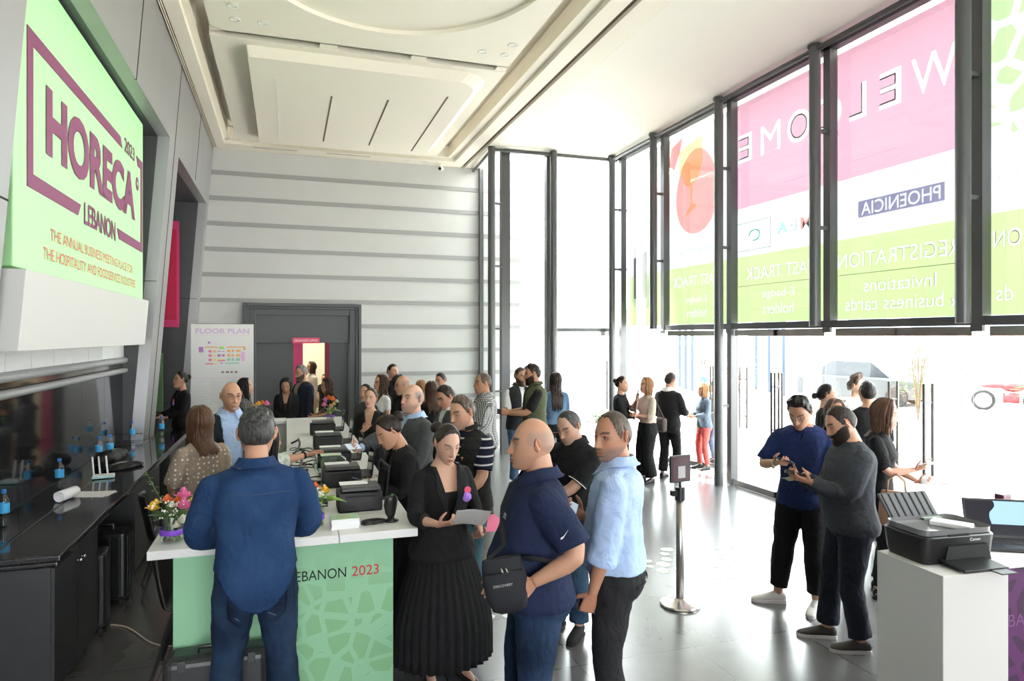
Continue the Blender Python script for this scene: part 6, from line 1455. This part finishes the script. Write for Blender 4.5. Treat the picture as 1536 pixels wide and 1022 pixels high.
pts = [Wi @ Vector((-.245,.26,1.15))] + [Wi @ p.surf(x,z,.026,1) for x,z in ((-.15,1.18),(-.08,1.25),(.03,1.32),(.10,1.42))] + [Wi @ (p.Tz(1.45) @ Vector((.12,-.02,1.475)))] + [Wi @ p.surf(x,z,.026,-1) for x,z in ((.08,1.38),(-.02,1.22),(-.12,1.06))] + [Wi @ p.surf(-.18,1.08,.03,-1), Wi @ Vector((-.262,.02,1.14)), Wi @ Vector((-.255,.10,1.15))]
g.tube(pts,.016,8,flat=.18).build('strap', M_BAG, t, True)
# --- black polo man
p = Person('balding man in a black polo with white sleeve piping looking down', 862,615,5.28,38,girth=1.12,belly=.03,skin='light',stubble=.4,head=(0,26,0),eyes='down',LH=dict(p=(.06,.31,1.05),pole=(-1,-.4,-.6),f=(1,.25,0),n=(.1,-1,0),curl=(25,30,20)),RH=dict(p=(.14,.32,1.06),**HOLD),feet=[(.14,.04,22),(-.12,.10,-18)])
p.hair('buzz','salt',.004,.2); p.top('black_polo',C_BLACK2,.018,.86,.85,.026,None,1.49,.008,.010,sflare=.012); p.collar(C_BLACK2); p.trousers(D_MID,.016,.98,(1.0,.078)); p.shoes(SH_SUEDE,SOLE_B)
for sd in (-1,1):
    g = MB(); a = p.arm_pt(sd,.815); b = p.arm_pt(sd,.835); r_=p.arm_r(.83)+.036; g.tube([a,b],[r_,r_],20); link('sleeve_piping',g.mesh(),M_WHITE,p.root,'auto')
# --- man in the pale blue shirt
p = Person('man in a pale blue shirt turning his head to the camera, phone in hand', 925,617,3.80,98,girth=1.08,belly=.035,skin='tan',stubble=.9,head=(-52,6,0),gaze=4,nose=1.25,
   LH=dict(p=(-.23,.11,.76),pole=(-.2,-1,.1),f=(.05,.35,-1),n=(.8,.4,0),curl=(50,55,35),thumb=.6),RH=dict(p=(.07,.20,1.17),pole=(.6,-.6,-1),f=(-.30,.8,.45),n=(-.55,-.35,.75),curl=(42,45,30),thumb=.7),feet=[(.12,.04,10),(-.12,-.04,-8)])
p.hair('buzz','greybrown',.004,.15,seed=4); p.top('blue_shirt',C_LBLUE,.022,.94,1.30,.026,None,1.50,.006,.016,sflare=.022,fs=.11,loose=.012); p.collar(C_LBLUE,h=.036,drop=.012,point=.05); p.trousers(C_TROUS,.016,.99,(1.0,.082)); p.belt(); p.shoes(SH_BLACK)
for sd in (-1,1):
    g = MB(); r_=p.arm_r(1.2)+.035; g.tube([p.arm_pt(sd,1.16),p.arm_pt(sd,1.20),p.arm_pt(sd,1.32),p.arm_pt(sd,1.36)],[r_-.006,r_,r_*1.02,r_-.004],20); link('rolled_cuff',g.mesh(),C_LBLUE,p.root,'auto')
for sd in (-1,1): p.strip('back_pocket',C_TROUS,[(sd*.085-.06,.885),(sd*.085-.06,.872)],[(sd*.085+.06,.885),(sd*.085+.06,.872)],.024,-1,.003)
phone(p,1,'black phone in the raised hand of the man in the pale blue shirt',b=.115,c=.026,lit=True)
t = thing('pen','blue pen held low by the man in the pale blue shirt','pen'); t.matrix_world = p.grip(-1,-.02,.085,.026,55)
MB().cyl((0,-.075,0),(0,.055,0),.0045,n=10).build('barrel', mat('blue_pen',(.015,.05,.32),.35), t, 'auto'); MB().cyl((0,.055,0),(0,.072,0),.003,.001,8).build('tip', M_STEEL, t, 'auto')
t = thing('car_key','black car key in the lowered hand of the man in the pale blue shirt','key'); t.matrix_world = p.grip(-1,.024,.07,.034,0)
MB().box((-.013,-.03,-.006),(.013,.025,.006)).build('fob', M_BLACKPL, t, False, .004); MB().box((-.006,.0,.006),(.006,.012,.0075)).build('button', M_STEEL, t)
# --- checked shirt
p = Person('balding man in a black and white checked shirt in profile', 727,560,8.75,76,girth=1.22,belly=.06,skin='tan',stubble=.25,head=(-4,2,0),LH=dict(p=(-.12,.3,1.0)),RH=dict(p=(.1,.3,1.0)))
p.hair('recede','greybrown',.007); p.top('checked_shirt',P_CHECK,.018,.84,1.9,.02,None,1.49,.01); p.collar(P_CHECK); p.trousers(C_TROUS); p.shoes(SH_BLACK)
# --- pair by the round post
p = Person('bearded man in a dark grey vest and blue jeans by the round post', 779,552,10.3,-28,girth=1.05,skin='mid',stubble=.4,head=(-6,8,0),LH=dict(p=(-.10,.30,1.12),**HOLD),RH=dict(p=(.12,.28,1.1),**HOLD),feet=[(.12,.05,10),(-.14,.10,-12)])
p.hair('short','greybrown',.010); p.beard('greybrown',.006); p.top('shirt',C_WHITE,.012,.9,.9,.016); p.top('grey_vest',cloth('dark_grey_vest',(.028,.029,.034)),.028,.84,None,.02,p.frontcut(.03),1.49); p.collar(C_CHAR,'vest_collar',.045,-.01,26,point=0); p.trousers(D_WASH,.016,1.0,(1.0,.07)); p.shoes(SH_BLACK)
p = Person('dark bearded man in an olive vest over a black t-shirt, in profile', 803,547,9.6,82,girth=1.10,belly=.02,skin='tan',stubble=.7,head=(0,8,0),RH=dict(p=(.06,.36,1.13),**HOLD),LH=dict(p=(-.08,.36,1.13),f=(.2,1,.1),**HOLD),feet=[(.12,.10,4),(-.12,-.05,-6)])
p.hair('short','dark',.012,top=.008); p.beard('dark',.010); p.top('black_tshirt',C_BLACK2,.014,.88,.85,.018,sflare=.008); p.top('olive_vest',C_OLIVE,.030,.84,None,.02,p.frontcut(.05),1.49,.006); p.collar(C_OLIVE,'vest_collar',.045,-.01,26,point=0); p.trousers(D_MID,.016,1.0,(1.0,.07)); p.shoes(SH_BLACK)
p.glasses(on_head=True); phone(p,-1,'dark phone held by the bearded man in the olive vest')
p = Person('woman mostly hidden behind the two men in vests', 793,549,11.3,-60,'f'); p.hair('long','brown',.01,.1,.2); p.top('top',C_WHITE,.014,.84,1.5,.016); p.trousers(C_TROUS); p.shoes(SH_BLACK)
p = Person('woman with very long dark hair in a light denim jacket seen from behind', 834,559,10.7,168,'f',LH=dict(p=(-.12,.3,1.08)),RH=dict(p=(.14,.3,1.05)))
p.hair('long','dark',.010,.1,.42,.004,seed=31); p.top('denim_jacket',D_JACKET,.020,.92,1.85,.02); p.trousers(C_BLACK); p.shoes(SH_BLACK)
# --- group at the open glass door
p = Person('woman in black with a bun holding a pink folder by the glass corner', 931,565,10.6,-76,'f',head=(0,0,0),RH=dict(p=(-.02,.26,1.10),pole=(.8,-.4,-.6),f=(-.6,.6,.4),n=(-.3,-1,0),curl=(20,25,15)),LH=dict(p=(-.12,.26,1.08)))
p.hair('bun','dark',.010,.2,bun=(0,-.105,.05,.045)); p.blazer(C_BLACK,C_WHITE,.85); p.trousers(C_BLACK); p.shoes(SH_BLACK,low=True)
g = MB().box((-.11,-.15,-.004),(.11,.15,.004)).build('folder', mat('pale_pink_card',(.80,.52,.58),.6), None); g.matrix_world = Matrix.Translation(p.local((.03,.26,1.20))) @ Matrix.Rotation(-p.phi,4,'Z') @ Matrix.Rotation(R(80),4,'X') @ Matrix.Rotation(R(18),4,'Y') @ Matrix.Rotation(R(10),4,'Z'); tag(g,'pale pink folder held by the woman with the bun at the glass corner','folder')
p = Person('blond woman in a beige blouse speaking on a phone at the open door', 971,567,10.55,60,'f',head=(0,0,0),RH=dict(p=(.02,.20,1.40),pole=(.8,.1,-1),f=(-.3,.1,.9),n=(-.2,-.9,.1),**HOLD),LH=dict(p=(-.1,.26,1.15)))
p.hair('long','blond',.014,.3,.12,.006,seed=33); p.top('beige_blouse',C_BEIGE,.018,.96,1.3,.03,None,1.46); p.trousers(C_BLACK,.03,1.02,(1.05,.10)); p.shoes(SH_BLACK); phone(p,1,'black phone at the mouth of the blond woman')
t = thing('handbag','dark brown shoulder bag of the blond woman','bag'); t.matrix_world = Matrix.Translation(p.local((-.05,-.24,.98))) @ Matrix.Rotation(-p.phi,4,'Z')
g = MB(); g.box((-.10,-.05,-.12),(.10,.05,.10)); g.build('body', mat('dark_brown_leather',(.04,.025,.018),.5), t, False, .03); g = MB(); g.tube([(-.09,0,.09),(-.06,.10,.30),(.03,.16,.42),(.08,.10,.30),(.09,0,.09)],.008,6); g.build('strap', mat('dark_brown_leather',(.04,.025,.018),.5), t, True)
p = Person('man in a black suit seen from behind at the open glass door', 1003,560,10.8,-148,girth=1.05,head=(16,10,0),feet=[(.12,.05,10),(-.12,.0,-10)],LH=dict(p=(-.2,.2,.95)),RH=dict(p=(.16,.3,1.1)))
p.hair('short','dark',.010); p.top('shirt',C_WHITE,.012,.92,None,.006); p.top('suit_jacket',C_BLACK,.026,.78,1.9,.022,None,1.46,.012); p.collar(C_WHITE); p.trousers(C_BLACK,.016,1.0,(1.0,.08)); p.shoes(SH_BLACK)
# --- people outside
p = Person('person in a grey jacket and brick red trousers outside the glass door', 1056,575,11.6,60,'f',RH=dict(p=(.1,.28,1.1)),LH=dict(p=(-.1,.28,1.1))); p.hair('long','blond',.01,.1,.15); p.top('grey_jacket',cloth('blue_grey_jacket',(.10,.13,.17)),.022,.85,1.9,.02); p.trousers(C_RED,.014,1.0,(1.0,.06)); p.shoes(SH_BLACK)
p = Person('person in dark blue outside, just beside the third steel post', 1072,572,12.2,100,'m'); p.hair('short','dark',.01); p.top('jacket',cloth('blue_windbreaker',(.05,.08,.14)),.022,.82,1.9,.02); p.trousers(D_WASH); p.shoes(SH_BLACK)
p = Person('distant person in a red top in the street beyond the open door', 1008,536,28.0,20,'m'); p.hair('short','brown',.01); p.top('red_shirt',C_RED,.016,.86,1.0,.02); p.trousers(C_BEIGE); p.shoes(SH_WHITE)
p = Person('distant person with dark hair in pink beyond the glass door', 1055,538,27.0,0,'f'); p.hair('long','dark',.01,.1,.15); p.top('pink_top',C_PINKC,.016,.86,1.0,.02); p.trousers(D_WASH); p.shoes(SH_WHITE)
# --- navy scrubs and slate sweater
p = Person('young man with clear glasses in a navy scrub top looking at his phone', 1205,595,5.72,10,girth=1.0,skin='mid',head=(8,32,0),eyes='down',hgt_pad=.0,
   RH=dict(p=(.16,.23,1.20),pole=(.9,-.5,-.8),f=(-.65,.7,.1),n=(-.1,-.45,.85),curl=(30,38,25),thumb=.8),LH=dict(p=(-.12,.25,1.09),pole=(-.9,-.5,-.8),f=(.88,.45,.03),n=(.1,-.5,.85),curl=(28,34,22),thumb=.7),feet=[(.19,.05,66),(-.11,.06,4)])
p.hair('short','black',.015,.5,top=.026,seed=9); p.glasses(mat('clear_frame',(.62,.62,.60),.2),(.024,.018)); p.top('scrub_top',C_SCRUB,.026,.82,.88,.024,None,1.485,.02,.014,sflare=.016,fs=.13); p.strip('neck_band',C_SCRUB,[(-.052,1.47),(-.03,1.43),(-.004,1.385)],[(-.03,1.475),(-.012,1.44),(.004,1.40)],.030,1,.004); p.strip('neck_band',C_SCRUB,[(.03,1.475),(.012,1.44),(-.004,1.40)],[(.052,1.47),(.03,1.43),(.004,1.385)],.030,1,.004)
p.trousers(C_JOG,.030,1.0,(1.0,.056),1.86); p.shoes(SH_WHITE,SOLE_W,M_WHITE); p.watch(-1); p.watch(1,mat('beige_band',(.5,.4,.3),.6),1.86)
phone(p,1,'dark phone in the hand of the man in navy scrubs',lit=True,roll=30,b=.10)
sheet(p,-1,'folded pale green leaflet held by the man in navy scrubs',(.10,.21),mat('leaflet_lime',(.70,.76,.55),.6),a=.0,b=.13,c=.02,roll=52,curl=.006)
p = Person('bearded man in a slate grey sweater and dark trousers using a phone', 1276,610,4.98,66,girth=1.18,belly=.05,skin='mid',stubble=.8,head=(2,24,0),eyes='down',
   LH=dict(p=(-.06,.31,1.20),pole=(-.35,-.45,-1),f=(.35,.9,.25),n=(.35,-.45,.85),curl=(32,40,26),thumb=.8),RH=dict(p=(.07,.33,1.20),pole=(.35,-.45,-1),f=(-.35,.9,.25),n=(-.4,-.4,.8),**HOLD),feet=[(.12,.12,10),(-.12,-.02,6)])
p.hair('short','dark',.005,.2,seed=5); p.beard('dark',.009,1.2,-.028); p.top('slate_sweater',C_SLATE,.022,.84,1.94,.020,None,1.492,.012,.012,fs=.13); p.trousers(C_DKJEAN,.018,.98,(1.0,.080)); p.shoes(SH_GREY,SOLE_W)
phone(p,-1,'black phone in both hands of the man in the slate sweater',b=.11)
# --- people behind those two
p = Person('woman with light brown hair behind the man in navy scrubs', 1251,600,6.6,-32,'f',head=(6,2,0),skin='tan',RH=dict(p=(.12,.28,1.05)),LH=dict(p=(-.12,.3,1.05)),feet=[(.15,.10,10),(-.15,-.02,-20)])
p.hair('long','chestnut',.012,.2,.22,.004,seed=41); p.top('dark_top',C_BLACK2,.016,.86,1.0,.02); p.trousers(C_TROUS,.012,1.0,(1.0,.05)); p.shoes(SH_WHITE,SOLE_W,M_WHITE)
p = Person('woman with a low black bun in profile behind the navy scrub top', 1238,577,7.9,-95,'f'); p.hair('bun','black',.011,.1,bun=(0,-.125,-.012,.04)); p.top('black_top',C_BLACK2,.016,.86,1.0,.02); p.trousers(C_BLACK); p.shoes(SH_BLACK)
p = Person('man with curly hair in white outside the entrance door', 1284,565,9.0,-70,skin='light'); p.hair('short','brown',.024,.9,top=.02,seed=6); p.top('white_shirt',C_WHITE,.016,.86,1.0,.02); p.trousers(D_WASH); p.shoes(SH_WHITE)
p = Person('man with cropped black hair seen from behind near the entrance door', 1302,573,7.55,160); p.hair('short','black',.009); p.top('black_shirt',C_BLACK2,.016,.86,1.0,.02); p.trousers(C_BLACK); p.shoes(SH_BLACK)
p = Person('woman with sunglasses on her brown hair holding a phone, beige bag on her arm', 1318,599,5.95,-84,'f',head=(0,14,0),skin='light',RH=dict(p=(.10,.29,1.17),pole=(.6,-.5,-1),f=(-.1,1,.35),n=(-.4,-.3,.9),**HOLD),LH=dict(p=(-.06,.30,1.04),f=(.1,1,.1),n=(.4,-.3,.9),**HOLD))
p.hair('long','chestnut',.013,.15,.16,.003,seed=44); p.top('black_tshirt',C_BLACK2,.016,.86,.9,.022); p.trousers(C_BLACK,.014); p.shoes(SH_BLACK); p.glasses(M_BLACKPL,(.026,.02),True)
phone(p,1,'white phone held up by the woman with sunglasses on her hair',case=M_WHITE,lit=True)
sheet(p,-1,'white leaflet in the lower hand of the woman with the beige bag',(.12,.21),curl=.01)
t = thing('handbag','beige handbag on the arm of the woman with sunglasses on her hair','bag'); t.matrix_world = Matrix.Translation(p.local((.24,.16,.86))) @ Matrix.Rotation(-p.phi+R(90),4,'Z')
M_TAN = mat('tan_leather',(.42,.25,.15),.5,bump=(120,.2)); g = MB(); rows=[]
for z,w_,d_ in ((-.16,.12,.05),(-.14,.14,.065),(0,.13,.055),(.10,.115,.03),(.13,.11,.018)): rows.append([(w_*math.copysign(abs(math.cos(a))**.5,math.cos(a)),d_*math.copysign(abs(math.sin(a))**.6,math.sin(a)),z) for a in np.linspace(0,2*PI,25)[:-1]])
g.loft(rows).build('body', M_TAN, t, 'auto'); g = MB()
for y in (-.022,.022): g.tube([(-.07,y,.12),(-.06,y,.22),(0,y,.27),(.06,y,.22),(.07,y,.12)],.007,8)
g.build('handle', M_TAN, t, True)
# ================================================================ the street outside
M_PAVE = mat('pale_paving', (.62,.60,.57), .8, var=.06, varscale=2); M_KERB = mat('pale_kerb', (.70,.66,.58), .8)
struct(MB().box((6.62,-40,-.14),(70,60,-.02)).box((-20,-40,-.14),(6.62,-8,-.02)).box((4.06,12.74,-.14),(6.62,60,-.02)).build('ground_street', M_PAVE), 'pale sunlit paving outside the glass')
def label_thing(mb, name, label, cat, mats, group=None, **k):
    o = mb.build(name, mats, **k); return tag(o, label, cat, group)
label_thing(MB().box((9.5,-6,-.02),(9.9,24,.38)), 'planter_wall','low pale planter wall outside the entrance','wall', M_KERB, bevel=.01)
label_thing(MB().box((22,-10,-.02),(22.3,44,1.0)), 'boundary_wall','pale boundary wall along the far side of the street','wall', M_KERB)
f = thing('bar_fence','pale fence of vertical bars on the boundary wall','fence',(22.15,17,1.0))
MF = mat('rusty_pale_bars',(.10,.055,.05),.6)
for k in range(70): MB().box((-.015,-12+k*.34-.012,0),(.015,-12+k*.34+.012,1.35)).build('bar', MF, f)
MB().box((-.02,-12,.1),(.02,12,.14)).box((-.02,-12,1.25),(.02,12,1.29)).build('rail', MF, f)
# shrubs
M_SHRUB = mat('yellow_green_foliage',(.065,.095,.018),.7,var=.4,varscale=12)
def shrub(label, x, y, r, h, seed, z0=-.02):
    rg = random.Random(seed); mb = MB()
    for k in range(260):
        a = rg.random()*6.28; e = math.asin(rg.uniform(-.3,1)); q = r*(.6+.4*rg.random()); c = Vector((q*math.cos(a)*math.cos(e), q*math.sin(a)*math.cos(e), h*(.5+.5*math.sin(e))*(.7+.3*rg.random())))
        leaf(mb,c,(math.cos(a),math.sin(a),rg.uniform(-.2,.8)),rg.uniform(.10,.2),.035)
    t = thing('shrub',label,'shrub',(x,y,z0),0,'shrubs outside the glass'); mb.build('foliage', M_SHRUB, t); st = MB()
    for k in range(5): st.tube([(0,0,0),(.3*r*math.cos(k*1.3),.3*r*math.sin(k*1.3),h*.7)],.018,5)
    st.build('stem', mat('woody_stem',(.10,.07,.04),.8), t)
shrub('small yellow green shrub outside the far glass door',5.9,14.3,.40,.65,1)
shrub('shrub outside the glass corner behind the woman with the folder',6.9,14.2,.5,.6,2)
shrub('shrub outside the far glass wall nearest the round post',5.0,15.3,.35,.5,3)
shrub('tall shrub beside the street column seen past the third post',15.2,20.5,.7,2.2,4)
shrub('tall climbing shrub at the street column behind the entrance doors',16.0,13.9,.5,2.4,5)
shrub('tall climbing shrub near the parked motorcycle',16.8,11.3,.45,2.4,6)
# steel street columns and gantry
M_STEELB = mat('pale_blue_steel',(.045,.065,.10),.5,.2)
def gantry(label,x,y,l):
    t = thing('steel_gantry',label,'gantry',(x,y,-.02),R(70))
    for q in (0,.5,1): MB().box((l*q-.06,-.06,0),(l*q+.06,.06,3.4)).build('post', M_STEELB, t)
    MB().box((-.1,-.05,2.75),(l+.1,.05,2.85)).box((-.1,-.05,3.3),(l+.1,.05,3.4)).build('beam', M_STEELB, t)
gantry('blue steel gantry across the street beyond the third post',18.0,21.5,3.2); gantry('blue steel gantry across the street behind the red top person',16.0,24.6,2.4)
for (x,y,lb) in ((14.6,16.2,'grey street column behind the fourth hanging post'),(15.7,9.6,'grey street column behind the fifth hanging post')):
    label_thing(MB().box((x-.18,y-.18,-.02),(x+.18,y+.18,4.5)),'street_column',lb,'column',mat('warm_grey_column',(.12,.115,.11),.7),'columns across the street')
# parked car, motorcycle
def car(label,x,y,rz):
    t = thing('parked_car',label,'car',(x,y,-.02),rz); P = mat('grey_car_paint',(.06,.065,.07),.3,.3)
    MB().loft([[(s_*w_,yy,z) for s_,z in ((-1,z0),(1,z0),(1,z1),(-1,z1))] for yy,w_,z0,z1 in ((-2.1,.6,.35,.65),(-1.95,.82,.25,.85),(-.8,.86,.22,.92),(1.0,.86,.22,.95),(1.9,.82,.25,.88),(2.1,.65,.35,.75))]).build('body',P,t,False,.06)
    MB().loft([[(s_*w_,yy,z) for s_,z in ((-1,.85),(1,.85),(.85,z1),(-.85,z1))] for yy,w_,z1 in ((-1.1,.74,.90),(-.5,.74,1.42),(.8,.74,1.45),(1.6,.72,.95))]).build('cabin',mat('car_glass_dark',(.03,.035,.04),.1),t,False,.04)
    for xx in (-.82,.82):
        for yy in (-1.35,1.35): MB().cyl((xx-.1,yy,.32),(xx+.1,yy,.32),.32,n=24).build('wheel',M_BLACKMT,t,'auto')
car('grey parked car across the street behind the door handles',18.8,18.5,R(24))
t = thing('motorcycle','red and white motorcycle parked across the street','motorcycle',(20.9,15.0,-.02),R(-52)); 
for xx in (-.65,.65):
    w = MB(); w.tube([(xx+.27*math.cos(a),0,.30+.27*math.sin(a)) for a in np.linspace(0,2*PI,25)],.05,8); w.build('wheel',M_BLACKMT,t,True)
b = MB(); b.ball((.1,0,.72),(.30,.13,.14),14); b.ball((-.35,0,.75),(.38,.11,.08),14); b.box((-.15,-.12,.25),(.25,.12,.55)); b.build('body',mat('red_motorcycle_paint',(.12,.012,.016),.35),t,True)
b = MB(); b.tube([(.65,0,.30),(.45,0,.95)],.03,8); b.tube([(.42,-.35,1.0),(.45,0,.97),(.42,.35,1.0)],.018,8); b.build('fork',M_STEEL,t,True)
# pale building opposite
t = thing('pale_building','pale modern building across the street with strip windows','building',(34,16,-.02),R(8))
MB().box((0,-26,0),(6,30,7)).build('wall',mat('pale_facade',(.70,.72,.74),.8),t)
for k in range(14): MB().box((-.05,-24+k*3.8,2.6),(.02,-21.6+k*3.8,4.0)).build('window',mat('blue_window_band',(.10,.14,.18),.2),t)
# ================================================================ light
wd = bpy.data.worlds.new('sky'); SC.world = wd; wd.use_nodes = True; N = wd.node_tree.nodes; L = wd.node_tree.links
bg = N['Background']; bg.inputs['Color'].default_value = (.93,.97,1,1); bg.inputs['Strength'].default_value = 8.0
su = bpy.data.lights.new('sun','SUN'); su.energy = 18; su.angle = R(1.5); su.color = (1,.95,.86); so = bpy.data.objects.new('sun',su); COL.objects.link(so); so.rotation_euler = Vector((.25,-.55,-.80)).to_track_quat('-Z','Y').to_euler()
def area(name, loc, size, power, rot=(0,0,0), col=(1,.9,.75)):
    l = bpy.data.lights.new(name,'AREA'); l.shape='RECTANGLE'; l.size, l.size_y = size; l.energy = power; l.color = col; o = bpy.data.objects.new(name,l); COL.objects.link(o); o.location = loc; o.rotation_euler = rot; return o
area('office_lamp',(.5,16.0,2.85),(1.5,1.5),40,(0,0,0),(1,.93,.78))
# ================================================================ camera
cam = bpy.data.cameras.new('camera'); cam.sensor_width = 36; cam.lens = 24; cam.clip_start = .05; cam.clip_end = 200; cam.shift_y = -6/1536
co = bpy.data.objects.new('camera', cam); COL.objects.link(co); co.location = (0,0,CAMZ); co.rotation_euler = (R(90),0,-YAW); SC.camera = co
vs = SC.view_settings; SC.display_settings.display_device = 'sRGB'; vs.view_transform = 'Standard'; vs.look = 'None'; vs.gamma = 1; vs.use_curve_mapping = False; vs.exposure = 0.85
SC.cycles.use_denoising = True
SC.cycles.max_bounces = 10; SC.cycles.diffuse_bounces = 5; SC.cycles.glossy_bounces = 4; SC.cycles.transparent_max_bounces = 12; SC.cycles.sample_clamp_indirect = 10; SC.cycles.caustics_reflective = False; SC.cycles.caustics_refractive = False
bpy.data.scenes.remove(TMP)
